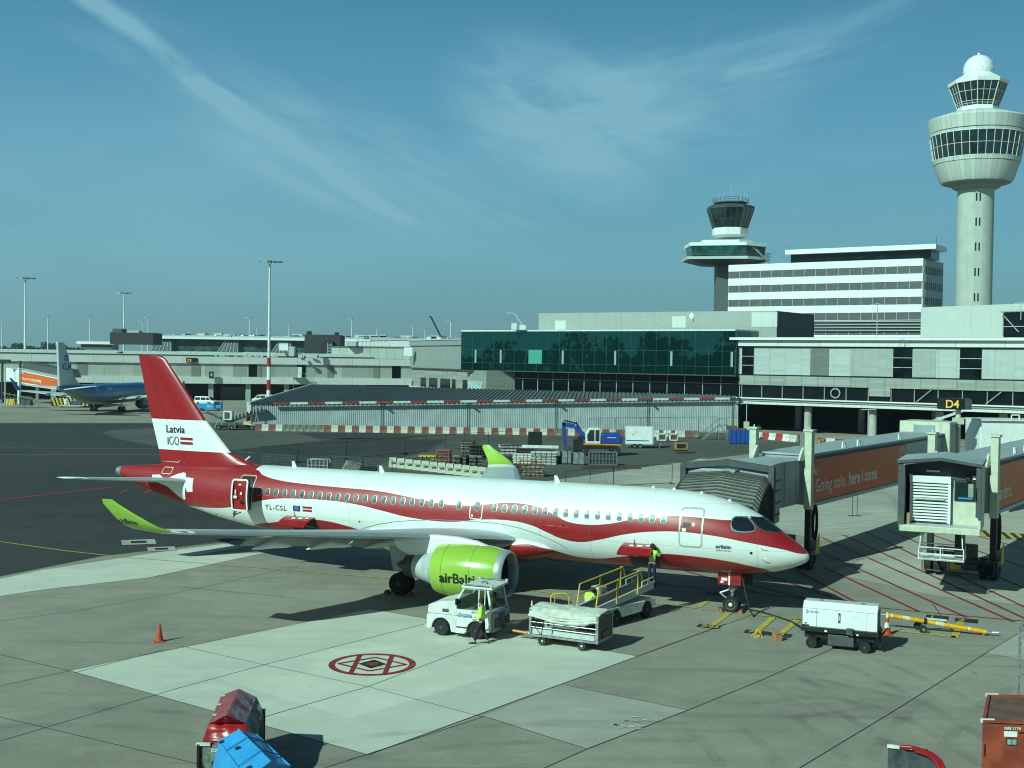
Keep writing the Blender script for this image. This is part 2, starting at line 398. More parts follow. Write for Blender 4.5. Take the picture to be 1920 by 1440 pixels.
# slab joints, found by following the paving in both directions
J = [[(130, 1258), (690, 1416)], [(130, 1258), (695, 1142)], [(695, 1142), (1195, 1231)], [(690, 1416), (1195, 1231), (1480, 1128)],
     [(0, 1287), (130, 1258)], [(310, 1218), (140, 1262)], [(495, 1247), (340, 1212)], [(0, 1290), (495, 1247), (805, 1168)][1:], [(330, 1292), (495, 1247)],
     [(495, 1345), (690, 1288), (955, 1188)], [(690, 1288), (905, 1345)], [(495, 1247), (690, 1288)], [(690, 1288), (495, 1345)],
     [(0, 1165), (130, 1148), (330, 1112), (560, 1062)], [(560, 1122), (330, 1100)], [(905, 1345), (610, 1440), (480, 1500)], [(1100, 1405), (905, 1343)], [(1290, 1332), (1052, 1284)],
     [(1000, 1450), (1100, 1405), (1290, 1332), (1420, 1279), (1560, 1217), (1620, 1190)], [(1500, 1440), (1690, 1325), (1850, 1224), (1990, 1140)], [(1450, 1480), (1500, 1440)],

     [(0, 1345), (400, 1440)], [(0, 1390), (330, 1292)], [(130, 1258), (0, 1228)], [(1195, 1231), (1360, 1170)]]
lines('paving_joints', J, JOINT, 4, .026)
lines('stand_guide_line', [[(-60, 1006), (0, 1016), (120, 1033), (240, 1046), (500, 1066), (730, 1085), (967, 1105), (1110, 1121), (1270, 1137), (1375, 1149), (1500, 1163), (1520, 1166)]], PYF if 0 else PY, 6, .13)
lines('taxi_lines', [[(-200, 838), (300, 842)], [(-200, 852), (310, 853)], [(440, 846), (478, 850)]], PYF, 5, .35)
lines('stop_bars', [([(1334, 1122), (1309, 1139)], .26), ([(1371, 1147), (1336, 1173)], .26), ([(1452, 1156), (1421, 1184)], .26), ([(1497, 1162), (1466, 1188)], .26),
                    ([(1667, 1182), (1792, 1195)], .25), ([(1790, 1196), (1802, 1166)], .3), ([(1735, 1188), (1730, 1180)], .25)], PY, 6)
lines('keep_clear_hatching', [[(1493, 1070), (1617, 1136)], [(1543, 1063), (1723, 1147)], [(1543, 1037), (1812, 1158)], [(1540, 1008), (1900, 1166)], [(1580, 1003), (1980, 1187)],
      [(1623, 998), (1960, 1157)], [(1663, 993), (1960, 1120)], [(1697, 985), (1960, 1078)], [(1740, 980), (1960, 1040)], [(1283, 1070), (1430, 1114)], [(1380, 1090), (1530, 1127)], [(1433, 1077), (1560, 1120)], [(1130, 1060), (1257, 1097)],
      ([(1130, 1088), (1227, 1095), (1433, 1113), (1533, 1127), (1620, 1137), (1740, 1149), (1920, 1165), (2000, 1172)], .10)], PR, 5, .17)
lines('red_apron_line', [([(-200, 959), (0, 938), (232, 911)], .5), ([(222, 927), (238, 919)], .4), ([(270, 926), (286, 917)], .4)], PR, 5)
lines('white_apron_lines', [([(1400, 1003), (1477, 994), (1563, 984), (1633, 975), (1659, 969)], .16), ([(1547, 1008), (1677, 990), (1800, 975)], .16), ([(1600, 1050), (1640, 1043)], .1), ([(1568, 1058), (1590, 1054)], .1),
      ([(1240, 1010), (1300, 1002)], .1)], PW, 6)
def tile(px, py, wd, dp, ang, m, lvl, name='marking'):
    c = G(px, py); mb = MB(); r = Matrix.Rotation(ang, 3, 'Z')
    mb.add([c+r @ Vector((sx*wd/2, sy*dp/2, 0)) for sx, sy in ((-1, -1), (1, -1), (1, 1), (-1, 1))], [(0, 1, 2, 3)])
    for v in mb.v: v.z = .004*lvl
    return structure(mb, name, [m], fix=False), c, r
A_ST = radians(-23.5)
for px, py, tx in ((1329, 1175, '22L'), (1418, 1186, '73'), (1462, 1191, '31'), (1342, 1113, '32'), (1757, 1158, '1'), (1812, 1164, '2')):
    o, c, r = tile(px, py, .95, .62 if px < 1500 else .8, A_ST, PK, 6, 'stop_mark_plate')
    t = flat_text('stop_mark_number', tx, .62, c+r @ Vector((-.36, -.2, .028)), r @ Vector((1, 0, 0)), r @ Vector((0, 1, 0)), PY, bold=.012); t['kind'] = 'structure'
c = G(1577, 992); t = flat_text('ground_number', '404', 1.2, c+Vector((-.9, -.5, .03)), (.96, .28, 0), (-.28, .96, 0), PW); t['kind'] = 'structure'
for px, py, s_ in ((260, 1017, 1.5), (303, 1030, 1.2)):
    tile(px, py, s_*1.3, s_*1.3, .35, CONC2, 7, 'pit_surround'); tile(px, py, s_*.6, s_*.6, .35, PK, 8, 'pit_cover')
c = G(1180, 1357)
mb = MB()
for i in range(22):
    a = random.uniform(0, 2*pi); q = random.uniform(0, 1)**.5
    x, y = c.x+cos(a)*q*.9, c.y+sin(a)*q*.75; w_ = random.uniform(.05, .13)
    mb.add([(x, y, .026), (x+w_*1.6, y, .026), (x+w_*1.4, y+w_, .026), (x, y+w_, .026)], [(0, 1, 2, 3)])
structure(mb, 'paint_flecks', [PW], fix=False)
# yellow and black hatched band at the edge of the next stand
mb = MB(); a, b = G(1842, 1006), G(1990, 1020); d = (b-a).normalized(); n = Vector((-d.y, d.x, 0))
for i in range(14):
    p = a+d*i*.62
    mb.add([p, p+d*.31, p+d*.31+n*3+d*-1.2, p+n*3-d*1.2], [(0, 1, 2, 3)], 0); mb.add([p+d*.31, p+d*.62, p+d*.62+n*3-d*1.2, p+d*.31+n*3-d*1.2], [(0, 1, 2, 3)], 1)
for v in mb.v: v.z = .03
structure(mb, 'hatched_band', [PY, PK], fix=False)
# round red emblem painted on the slab
c = G(698, 1246); R0 = 1.60
mb = MB()
def ring(r0, r1, m, z, n=72):
    for i in range(n):
        a, b = 2*pi*i/n, 2*pi*(i+1)/n
        mb.add([c+Vector((r0*cos(a), r0*sin(a), z)), c+Vector((r1*cos(a), r1*sin(a), z)), c+Vector((r1*cos(b), r1*sin(b), z)), c+Vector((r0*cos(b), r0*sin(b), z))], [(0, 1, 2, 3)], m)
def strip(x0, y0, x1, y1, w_, m, z):
    p, q = Vector((x0, y0, 0)), Vector((x1, y1, 0)); d = (q-p).normalized(); n = Vector((-d.y, d.x, 0))*w_/2
    mb.add([c+p-n+Vector((0, 0, z)), c+q-n+Vector((0, 0, z)), c+q+n+Vector((0, 0, z)), c+p+n+Vector((0, 0, z))], [(0, 1, 2, 3)], m)
ring(0, 1.36, 2, .012); ring(R0-.24, R0, 0, .016)
for x in (-.62, .60): strip(x, -1.28, x, 1.28, .18, 0, .020)
for q in ((-1.25, 0, 0, .98), (0, .98, 1.25, 0), (1.25, 0, 0, -.98), (0, -.98, -1.25, 0)): strip(*q, .13, 0, .024)
mb.add([c+Vector((x, y, .028)) for x, y in ((-.52, 0), (0, -.62), (.52, 0), (0, .62))], [(0, 1, 2, 3)], 1)
ring(0, .24, 0, .032, 24)
structure(mb, 'round_apron_emblem', [PR, PK, MATS['pale_concrete']], fix=False)

# tyre marks: long shallow arcs
def tyre_mat():
    m = bpy.data.materials.new('tyre_mark'); m.use_nodes = True; t = m.node_tree; n = NT(t); b = t.nodes['Principled BSDF']; b.inputs['Base Color'].default_value = (.05, .05, .045, 1); b.inputs['Roughness'].default_value = .8
    tcx = nd('ShaderNodeTexCoord', t).outputs['Object']; n.link(n.m('MULTIPLY', n.smooth(n.noise(tcx, .7, 5, .65), .3, .75), .15), b.inputs['Alpha']); return m
TM = tyre_mat(); mb = MB()
rt = random.Random(3)
ARC = [((1440, 1290), (1600, 1330), (1730, 1440)), ((1440, 1350), (1590, 1335), (1700, 1322)), ((1480, 1290), (1560, 1310), (1660, 1330)), ((1560, 1240), (1700, 1290), (1900, 1420)), ((1750, 1440), (1800, 1330), (1900, 1290)),
       ((0, 1365), (180, 1350), (370, 1380)), ((1420, 1275), (1490, 1320), (1550, 1342)), ((1290, 1370), (1330, 1400), (1350, 1440)), ((1490, 1345), (1530, 1375), (1590, 1430)),
       ((0, 1000), (300, 930), (600, 905)), ((0, 900), (300, 860), (700, 850)), ((0, 985), (200, 960), (420, 965)), ((1600, 905), (1690, 925), (1680, 960)), ((1560, 930), (1600, 900), (1700, 890)), ((560, 1440), (900, 1380), (1300, 1390))]
for A_, B_, C_ in ARC:
    for off in (0, 1):
        a, b, c_ = (G(*p) for p in (A_, B_, C_)); sc = (c_-a).length; prev = None
        w_ = .4 if sc < 40 else .6; gap = (1.7 if sc < 40 else 4.)*off
        for i in range(25):
            t = i/24; p = a*(1-t)**2+b*2*t*(1-t)+c_*t*t; d = ((b-a)*(1-t)+(c_-b)*t).normalized(); n = Vector((-d.y, d.x, 0)); q = (p+n*(gap-w_/2), p+n*(gap+w_/2))
            if prev: mb.add([prev[0], q[0], q[1], prev[1]], [(0, 1, 2, 3)])
            prev = q
for v in mb.v: v.z = .034
structure(mb, 'tyre_marks', [TM], fix=False)
# ---------------------------------------------------------------- airliner (x aft, y starboard, z up)
TH = 0.4111
AC = thing('airliner', 'large red and white striped airliner with lime green engine and winglets', 'airliner', (13.263, 52.51, 0), pi-TH)
def pchip(T):
    xs = [t[0] for t in T]; ys = [t[1] for t in T]; n = len(xs)
    d = [(ys[i+1]-ys[i])/(xs[i+1]-xs[i]) for i in range(n-1)]; m = [d[0]]+[0 if d[i-1]*d[i] <= 0 else 2*d[i-1]*d[i]/(d[i-1]+d[i]) for i in range(1, n-1)]+[d[-1]]
    def f(x):
        if x <= xs[0]: return ys[0]
        if x >= xs[-1]: return ys[-1]
        i = max(j for j in range(n-1) if xs[j] <= x); h = xs[i+1]-xs[i]; t = (x-xs[i])/h
        return ys[i]*(2*t**3-3*t*t+1)+m[i]*h*(t**3-2*t*t+t)+ys[i+1]*(-2*t**3+3*t*t)+m[i+1]*h*(t**3-t*t)
    return f
zt = pchip([(0, 2.78), (.06, 2.93), (.42, 3.26), (1.21, 3.80), (2.03, 4.38), (2.83, 4.78), (3.63, 5.05), (4.87, 5.31), (6.13, 5.41), (8, 5.44), (29.6, 5.43), (33, 5.33), (35.74, 5.16), (38.6, 4.95)])
zb = pchip([(0, 2.72), (.06, 2.58), (.4, 2.36), (.94, 2.15), (1.57, 1.97), (2.77, 1.8), (4.41, 1.71), (6.94, 1.69), (24.5, 1.69), (27, 1.82), (28.9, 2.03), (30.06, 2.2), (31.47, 2.42), (33.02, 2.75), (34.98, 3.2), (37, 3.8), (38.6, 4.3)])
hw = pchip([(0, 0.03), (.06, .2), (.4, .55), (.94, .86), (1.57, 1.12), (2.5, 1.4), (3.5, 1.6), (4.8, 1.72), (6, 1.75), (26, 1.75), (28, 1.7), (30, 1.55), (32, 1.3), (34, 1.02), (36, .7), (38.6, .32)])
def SA(x, a, off=0.):                                   # a = angle from the starboard horizontal upwards
    w_, zc, h = hw(x), (zt(x)+zb(x))/2, (zt(x)-zb(x))/2
    n = Vector((0, cos(a)/w_, sin(a)/h)).normalized()
    return Vector((x, w_*cos(a), zc+h*sin(a)))+n*off
def SZ(x, z, off=0.):
    zc, h = (zt(x)+zb(x))/2, (zt(x)-zb(x))/2
    return SA(x, math.asin(max(-1, min(1, (z-zc)/h))), off)
# livery
def livery():
    m = bpy.data.materials.new('striped_livery'); m.use_nodes = True; t = m.node_tree; n = NT(t); b = t.nodes['Principled BSDF']
    tcx = nd('ShaderNodeTexCoord', t).outputs['Object']; sp = nd('ShaderNodeSeparateXYZ', t); n.link(tcx, sp.inputs[0])
    X = n.m('DIVIDE', sp.outputs[0], 40.); Z = sp.outputs[2]
    def curve(pts):
        fc = nd('ShaderNodeFloatCurve', t); c = fc.mapping.curves[0]; c.points[0].location = (0, pts[0][1]/8); c.points[1].location = (1, pts[-1][1]/8)
        for x, z in pts: c.points.new(x/40, z/8)
        for p in c.points: p.handle_type = 'AUTO'
        fc.mapping.extend = 'HORIZONTAL'; fc.mapping.update(); n.link(X, fc.inputs['Value']); return n.m('MULTIPLY', fc.outputs[0], 8.)
    up = curve([(.8, 4.0), (1.9, 4.34), (2.5, 4.42), (3.22, 4.33), (4.48, 4.37), (5.42, 4.39), (6.34, 4.33), (7.57, 4.14), (8.82, 3.84), (9.67, 3.74), (10.56, 3.77), (11.47, 4.08), (12.6, 4.42), (13.72, 4.48), (15.16, 4.32), (16.11, 4.21), (17.44, 4.23), (19.08, 4.42), (21.15, 4.62), (23.25, 4.67), (25.2, 4.72), (27.13, 4.83), (28.3, 5.03), (28.9, 5.24)])
    lo = curve([(.1, 2.92), (1.03, 3.14), (2.5, 3.41), (4.04, 3.64), (5.47, 3.71), (6.7, 3.63), (7.96, 3.42), (9.26, 3.07), (10.33, 2.88), (11.01, 2.96), (11.89, 3.26), (12.78, 3.55), (13.69, 3.66), (15.09, 3.62), (17.0, 3.38), (18.97, 3.44), (20.77, 3.7), (22.33, 3.92), (23.92, 4.01), (25.52, 3.99), (26.83, 3.92), (27.83, 3.77), (29.3, 3.42), (30.3, 3.2), (32, 3.05), (34, 3.0), (36, 2.9)])
    be = curve([(1.2, 1.9), (1.82, 2.2), (2.55, 2.36), (3.28, 2.5), (4.85, 2.63), (6.5, 2.62), (7.6, 2.45), (8.7, 2.23), (9.45, 2.1), (10.34, 2.08), (11.16, 2.24), (12.01, 2.45), (12.87, 2.6), (13.53, 2.52), (14.14, 2.33), (15.2, 1.9), (16.5, 1.2), (20.5, 1.2), (21.5, 2.3), (22.14, 2.61), (22.9, 2.78), (23.94, 2.94), (25.0, 2.97), (26.0, 2.88), (27.0, 2.68), (28.75, 2.36), (30, 1.9)])
    e = .012
    a1 = n.m('MAXIMUM', n.smooth(n.m('SUBTRACT', up, Z), -e, e), n.m('MAXIMUM', n.m('GREATER_THAN', sp.outputs[0], 28.99), n.m('LESS_THAN', sp.outputs[0], 1.7)))
    a2 = n.smooth(n.m('SUBTRACT', Z, lo), -e, e); a3 = n.smooth(n.m('SUBTRACT', be, Z), -e, e)
    red = n.m('MAXIMUM', n.m('MULTIPLY', a1, a2), a3)
    dirt = n.smooth(n.noise(n.scalev(tcx, (.5, 1.5, 1.5)), 1.2, 5, .6), .4, .8)
    belly = n.m('MULTIPLY', n.smooth(n.m('SUBTRACT', 2.3, Z), 0, .7), n.smooth(n.noise(n.scalev(tcx, (.6, 3, 3)), 1, 5, .6), .3, .65))
    c = n.mix(red, (.80, .81, .79), (.33, .010, .014))
    sm_ = None
    for xx in (2.05, 6.9, 9.7, 12.2, 19.6, 22.6, 27.9, 31.2, 32.6, 36.4):
        g_ = n.m('LESS_THAN', n.m('ABSOLUTE', n.m('SUBTRACT', sp.outputs[0], xx)), .013); sm_ = g_ if sm_ is None else n.m('MAXIMUM', sm_, g_)
    for zz in (2.35, 3.05, 4.95): g_ = n.m('LESS_THAN', n.m('ABSOLUTE', n.m('SUBTRACT', Z, zz)), .009); sm_ = n.m('MAXIMUM', sm_, g_)
    c = n.mix(n.m('MULTIPLY', sm_, .32), c, (.12, .12, .12))
    c = n.mix(n.m('MULTIPLY', dirt, .09), c, (.25, .23, .2)); c = n.mix(n.m('MULTIPLY', belly, .5), c, (.10, .07, .045))
    n.link(c, b.inputs['Base Color']); b.inputs['Roughness'].default_value = .42; b.inputs['Coat Weight'].default_value = .35; b.inputs['Coat Roughness'].default_value = .04
    # faint waviness of the skin between frames
    bp = nd('ShaderNodeBump', t); bp.inputs['Strength'].default_value = .12; bp.inputs['Distance'].default_value = .02
    n.link(n.noise(n.scalev(tcx, (1.8, 1.2, 1.2)), 1, 2, .4), bp.inputs['Height']); n.link(bp.outputs[0], b.inputs['Normal'])
    return m
LIV = livery()
ACR = mat('deep_red_paint', (.33, .010, .014), .28, var=.04, scale=1, coat=.4)
SEAM = mat('panel_seam', (.25, .27, .27), .6, var=0)
mb = MB(); xs = [0, .02, .06, .13, .25, .4, .6, .8, 1.05, 1.3, 1.6, 1.9, 2.2, 2.5, 2.83, 3.2, 3.6, 4, 4.5, 5, 5.5, 6.1, 7, 8]+[9+i for i in range(16)]+[24.6+i*.5 for i in range(28)]+[38.6]
n_ = 64
for x in xs:
    for i in range(n_): mb.v.append(SA(x, 2*pi*i/n_))
for j in range(len(xs)-1):
    for i in range(n_): mb.f.append((j*n_+i, j*n_+(i+1) % n_, (j+1)*n_+(i+1) % n_, (j+1)*n_+i)); mb.m.append(0)
k = len(mb.v)-n_; mb.f.append(tuple(range(n_))); mb.m.append(0); mb.f.append(tuple(k+i for i in range(n_))); mb.m.append(1)
fus = mb.build('fuselage', [LIV, DGREY], AC, smooth=50)
# exhaust of the auxiliary power unit and wing-body fairing
MB().lathe([(.33, 38.55), (.27, 38.95), (.18, 39.0), (.16, 38.7)], (0, 0, 4.62), 'x', 20).build('exhaust_outlet', [STEEL], AC, smooth=40)
mb = MB(); fs = [0, .12, .3, .55, .8, 1., 1.]
prf = [(10.6, .0), (11.3, .14), (12.2, .42), (13.1, .72), (14.2, .94), (15.4, 1), (18, 1), (19.6, .97), (20.6, .84), (21.4, .58), (21.9, .3), (22.2, .02)]
for x, f in prf:
    for i in range(40):
        a = 2*pi*i/40; mb.v.append(Vector((x, (1.52+.34*f)*cos(a)*min(1, f**.5+.35), 2.45-.08*f+(.78+.22*f)*sin(a)*min(1, f**.6+.12))))
for j in range(len(prf)-1):
    for i in range(40): mb.f.append((j*40+i, j*40+(i+1) % 40, (j+1)*40+(i+1) % 40, (j+1)*40+i)); mb.m.append(0)
mb.build('wing_body_fairing', [LIV], AC, smooth=60)
def ringdec(name, pts, wd, fn, m, parent, closed=True):
    """thin outline strip along a closed polygon in surface coordinates"""
    mb = MB(); n = len(pts); V = []
    for i in range(n):
        p, q, r = Vector(pts[i-1]), Vector(pts[i]), Vector(pts[(i+1) % n])
        t = ((q-p).normalized()+(r-q).normalized()).normalized(); nn = Vector((-t.y, t.x))*wd/2
        V += [fn(*(q-nn)), fn(*(q+nn))]
    mb.v = [Vector(v) for v in V]
    for i in range(n if closed else n-1):
        a, b = 2*i, 2*((i+1) % n); mb.f.append((a, b, b+1, a+1)); mb.m.append(0)
    return mb.build(name, [m], parent)
def rrect(x0, x1, z0, z1, r, n=4):
    P = []
    for cx, cz, a0 in ((x1-r, z1-r, 0), (x0+r, z1-r, pi/2), (x0+r, z0+r, pi), (x1-r, z0+r, 3*pi/2)):
        for i in range(n+1): a = a0+i*pi/2/n; P.append((cx+r*cos(a), cz+r*sin(a)))
    Q = []
    for i in range(len(P)):                             # more points along the long sides so that the strip follows the skin
        a, b = Vector(P[i]), Vector(P[(i+1) % len(P)]); Q.append(tuple(a)); L = (b-a).length
        for k in range(1, int(L/.18)): Q.append(tuple(a.lerp(b, k/int(L/.18))))
    return Q
def patchdec(name, pts, fn, m, parent, grid=.12): return decal(name, pts, [tuple(range(len(pts)))], fn, m, parent, grid)
# cabin windows: rim and pane
RIM = mat('window_rim', (.42, .44, .44), .35, .6, var=0)
PANE = mat('cabin_window_pane', (.075, .10, .105), .35, var=.45, scale=2.6, spec=.4)
wx = [28.12-.5345*i for i in range(21)]+[16.45]+[14.57-.5225*i for i in range(17)]
wx = [x for x in wx if x > 5.9]
for x0 in wx:
    if abs(x0-16.9) < .01: continue
    mb = MB(); n = 20
    for rr, off in (((.160, .222), .004), ((.152, .214), .013), ((.138, .200), .014), ((.132, .194), .016)):
        for i in range(n):
            a = 2*pi*i/n; ca, sa = cos(a), sin(a); k = (abs(ca)**3+abs(sa)**3)**(-1/3)*.94
            mb.v.append(SZ(x0+rr[0]*ca*k, 4.205+rr[1]*sa*k, off))
    for j in range(3):
        for i in range(n): mb.f.append((j*n+i, j*n+(i+1) % n, (j+1)*n+(i+1) % n, (j+1)*n+i)); mb.m.append(0)
    mb.v.append(SZ(x0, 4.205, .016))
    for i in range(n): mb.f.append((3*n+i, 3*n+(i+1) % n, 4*n)); mb.m.append(1)
    mb.build('cabin_window', [RIM, PANE], AC)
f1 = lambda u, v: SZ(u, v, .008)
f2 = lambda u, v: SZ(u, v, .012)
SILV = mat('door_edge_metal', (.55, .56, .54), .35, .3, var=.1)
# doors
d = ringdec('front_door', rrect(4.44, 5.45, 3.08, 4.75, .16), .07, f1, SILV, AC)
patchdec('door_handle', [(4.98, 3.95), (5.3, 3.95), (5.3, 4.14), (4.98, 4.14)], f2, BLACK, d); patchdec('door_placard', [(4.78, 4.0), (4.9, 4.0), (4.9, 4.14), (4.78, 4.14)], f2, WHITE, d)
patchdec('door_placard', [(5.16, 3.74), (5.34, 3.74), (5.34, 3.88), (5.16, 3.88)], f2, WHITE, d)
d = ringdec('overwing_exit', rrect(15.2, 15.84, 3.62, 4.67, .13), .05, f1, WHITE, AC)
mb = MB()
for rr, off in (((.165, .225), .004), ((.13, .19), .016)):
    for i in range(20): mb.v.append(SZ(15.49+rr[0]*cos(2*pi*i/20), 4.2+rr[1]*sin(2*pi*i/20), off))
for i in range(20): mb.f.append((i, (i+1) % 20, 20+(i+1) % 20, 20+i)); mb.m.append(0)
mb.v.append(SZ(15.49, 4.2, .018))
for i in range(20): mb.f.append((20+i, 20+(i+1) % 20, 40)); mb.m.append(1)
mb.build('cabin_window', [RIM, PANE], d)
patchdec('door_placard', [(15.66, 3.72), (15.76, 3.72), (15.76, 3.82), (15.66, 3.82)], f2, WHITE, d)
# open rear service door: dark opening and the plug swung clear of the hull
patchdec('door_opening', rrect(28.62, 29.5, 3.2, 4.9, .14), f1, BLACK, AC); ringdec('door_surround', rrect(28.56, 29.56, 3.14, 4.96, .14), .05, f2, SILV, AC)
mb = MB(); P = rrect(28.2, 29.22, 3.24, 4.9, .15); n = len(P)
crv = lambda z: 2.42+.14*(1-((z-4.0)/.9)**2)
for off in (0, -.16): mb.v += [Vector((x, crv(z)+off, z)) for x, z in P]
mb.f = [tuple(range(n)), tuple(range(n, 2*n))[::-1]]+[(i, (i+1) % n, n+(i+1) % n, n+i) for i in range(n)]; mb.m = [0, 1]+[1]*n
d = mb.build('rear_service_door', [ACR, DGREY], AC)
ringdec('door_edge', rrect(28.24, 29.18, 3.28, 4.86, .13), .09, lambda u, v: Vector((u, crv(v)+.012, v)), WHITE, d)
for q in ((28.62, 28.78, 4.58, 4.66), (28.52, 28.64, 4.1, 4.24), (28.85, 29.05, 3.9, 4.04), (28.92, 28.98, 4.1, 4.35)): patchdec('door_placard', [(q[0], q[2]), (q[1], q[2]), (q[1], q[3]), (q[0], q[3])], lambda u, v: Vector((u, crv(v)+.015, v)), WHITE, d)
patchdec('door_handle', [(28.5, 3.62), (28.64, 3.62), (28.64, 3.8), (28.5, 3.8)], lambda u, v: Vector((u, crv(v)+.015, v)), BLACK, d)
mb = MB()
for z in (3.5, 4.2): mb.tube((28.9, 2.3, z), (28.66, 1.72, z), .035)
mb.tube((29.15, 2.35, 3.3), (29.3, 2.2, 2.95), .04, m=0).tube((29.3, 2.2, 2.95), (29.05, 1.9, 3.1), .03).tube((29.0, 2.35, 3.25), (29.25, 2.3, 2.85), .03)
mb.build('door_hinge', [DSTEEL], d)
# cargo doors
for x0, x1, zl, zh, s in ((6.52, 7.9, 1.82, 2.98, 1), (24.62, 26.2, 1.95, 3.02, 1)):
    patchdec('cargo_opening', rrect(x0, x1, zl, zh, .1), lambda u, v: SZ(u, max(1.72, v), .01), BLACK, AC)
    mb = MB(); P = [(x0+.02, 0), (x1+.1, 0), (x1+.22, .95), (x0+.1, .95)]
    def pf(u, v, off): y = SZ(u, zh).y; return Vector((u, y+v*.92, zh+.06-v*v*.42+off))
    Q = []
    for a, b in zip(P, P[1:]+P[:1]):
        for k in range(6): Q.append(Vector(a).lerp(Vector(b), k/6))
    n = len(Q)
    d = decal('cargo_door', [tuple(q) for q in Q], [tuple(range(n))], lambda u, v: pf(u, v, 0), [ACR, DGREY], AC, .2)
    sm = d.modifiers.new('thickness', 'SOLIDIFY'); sm.thickness = .10; sm.offset = -1; sm.material_offset = 1; sm.material_offset_rim = 0
    for q in ((.22, .40, .25, .40), (.55, .8, .3, .48), (.95, 1.15, .35, .5)): patchdec('door_placard', [(x0+q[0], q[2]), (x0+q[1], q[2]), (x0+q[1], q[3]), (x0+q[0], q[3])], lambda u, v: pf(u, v, .02), WHITE, d)
    mb = MB(); mb.tube(pf(x1-.35, .1, 0), pf(x1-.35, .05, .22), .025).tube(pf(x1-.4, .05, .2), pf(x1-.2, .05, .2), .02); mb.build('door_latch', [STEEL], d)
    MB().tube(pf(x0+.15, .8, -.08), SZ(x0+.12, zh-.55, -.05), .02).tube(pf(x1-.05, .8, -.08), SZ(x1-.08, zh-.55, -.05), .02).build('door_strut', [STEEL], d)
# flight deck windows, held as points on the hull
def zyp(P, off): return [tuple(p) for p in P]
CW = mat('flight_deck_glass', (.012, .018, .024), .04, var=0, spec=.9)
side = [(3.22, 4.12), (3.2, 4.38), (3.08, 4.47), (2.62, 4.45), (2.38, 4.26), (2.2, 4.03), (2.2, 3.93), (2.3, 3.87), (2.6, 3.84), (2.94, 3.86), (3.14, 3.95)]
o = patchdec('side_window', side, lambda u, v: SZ(u, v, .012), CW, AC, .1)
ringdec('window_frame', side, .05, lambda u, v: SZ(u, v, .018), RIM, o)
fr = [(2.50, .66), (2.2, .40), (2.05, .06), (1.75, .05), (1.5, .05), (1.26, .07), (1.25, .22), (1.3, .38), (1.55, .66), (1.9, .90), (2.05, .93), (2.25, .86), (2.42, .76)]
def fw(u, v, off=.012):                                 # x, y on the upper hull
    w_, zc, h = hw(u), (zt(u)+zb(u))/2, (zt(u)-zb(u))/2; s_ = -1 if v < 0 else 1
    a = math.acos(min(.999, abs(v)/w_)); p = SA(u, a, off); return Vector((p.x, p.y*s_, p.z))
for s_ in (1, -1):
    F = [(u, v*s_) for u, v in fr]
    o = patchdec('windscreen', F, lambda u, v: fw(u, v), CW, AC, .08)
    ringdec('window_frame', F, .04, lambda u, v: fw(u, v, .018), DGREY, o)
o = patchdec('side_window', [(u, v) for u, v in side], lambda u, v: Vector((1, -1, 1))*SZ(u, v, .012), CW, AC, .1)
# markings on the hull
def hull_text(name, body, size, x0, z0, m, bold=0., space=1.):
    vs, fs = text2d(body, size, bold, space=space)
    return decal(name, vs, fs, lambda u, v: SZ(x0-u, z0+v, .014), m, AC)
hull_text('registration_lettering', 'YL-CSL', .37, 27.68, 3.32, INK, .004, 1.22)
hull_text('airline_lettering', 'airBaltic', .21, 3.82, 3.10, mat('navy_lettering', (.02, .04, .14), .5, var=0), .006)
hull_text('type_lettering', 'AIRBUS A220-300', .085, 3.82, 2.97, MATS['navy_lettering'], 0)
def rectdec(name, x0, x1, z0, z1, m, off=.014): return patchdec(name, [(x1, z0), (x0, z0), (x0, z1), (x1, z1)], lambda u, v: SZ(u, v, off), m, AC)
o = rectdec('european_flag', 25.5, 25.92, 3.34, 3.63, mat('flag_blue', (.01, .03, .25), .5, var=0))
mb = MB()
for i in range(12):
    a = 2*pi*i/12; x, z = 25.71+.085*cos(a), 3.485+.085*sin(a)
    mb.add([SZ(x-.014, z-.014, .018), SZ(x+.014, z-.014, .018), SZ(x+.014, z+.014, .018), SZ(x-.014, z+.014, .018)], [(0, 1, 2, 3)])
mb.build('flag_stars', [YEL], o)
for z0, z1 in ((3.36, 3.46), (3.52, 3.62)): rectdec('latvian_flag_stripe', 24.78, 25.34, z0, z1, ACR)
# small probes and vents
mb = MB()
for x, z in ((1.9, 3.22), (1.85, 2.72)):
    p = SZ(x, z); mb.tube(p, p+Vector((-.04, .14, 0)), .015).tube(p+Vector((-.04, .14, 0)), p+Vector((-.22, .15, .03)), .012)
mb.build('probes', [STEEL], AC)
for x, z, r in ((22.0, 3.05, .045), (2.3, 2.95, .06), (11.0, 3.62, .05), (24.2, 2.1, .04), (2.75, 3.75, .03), (31.5, 2.7, .05)):
    patchdec('vent_port', [(x+r*cos(i*pi/5), z+r*sin(i*pi/5)) for i in range(10)], lambda u, v: SZ(u, v, .012), BLACK, AC)
fair = [(22.1, 2.62), (21.5, 2.82), (21.0, 2.97), (20, 3.18), (19, 3.32), (17.5, 3.45), (16, 3.49), (15, 3.5), (14.1, 3.47), (13.2, 3.34), (12.3, 3.12), (11.6, 2.88), (11.0, 2.58), (10.65, 2.22)]
mb = MB()
def fy(u, v):
    p = SZ(u, v, .012); f = 1-abs(u-16.2)/6
    return Vector((p.x, p.y+.0, p.z))
ringdec('fairing_seam', fair, .03, fy, SEAM, AC, False)
for x, z in ((33.3, 4.9), (34.3, 4.95), (3.05, 2.42), (6.1, 3.0), (11.3, 2.3)): pass
ringdec('access_panel_outline', rrect(34.6, 35.3, 4.72, 5.05, .06), .03, f2, WHITE, AC)
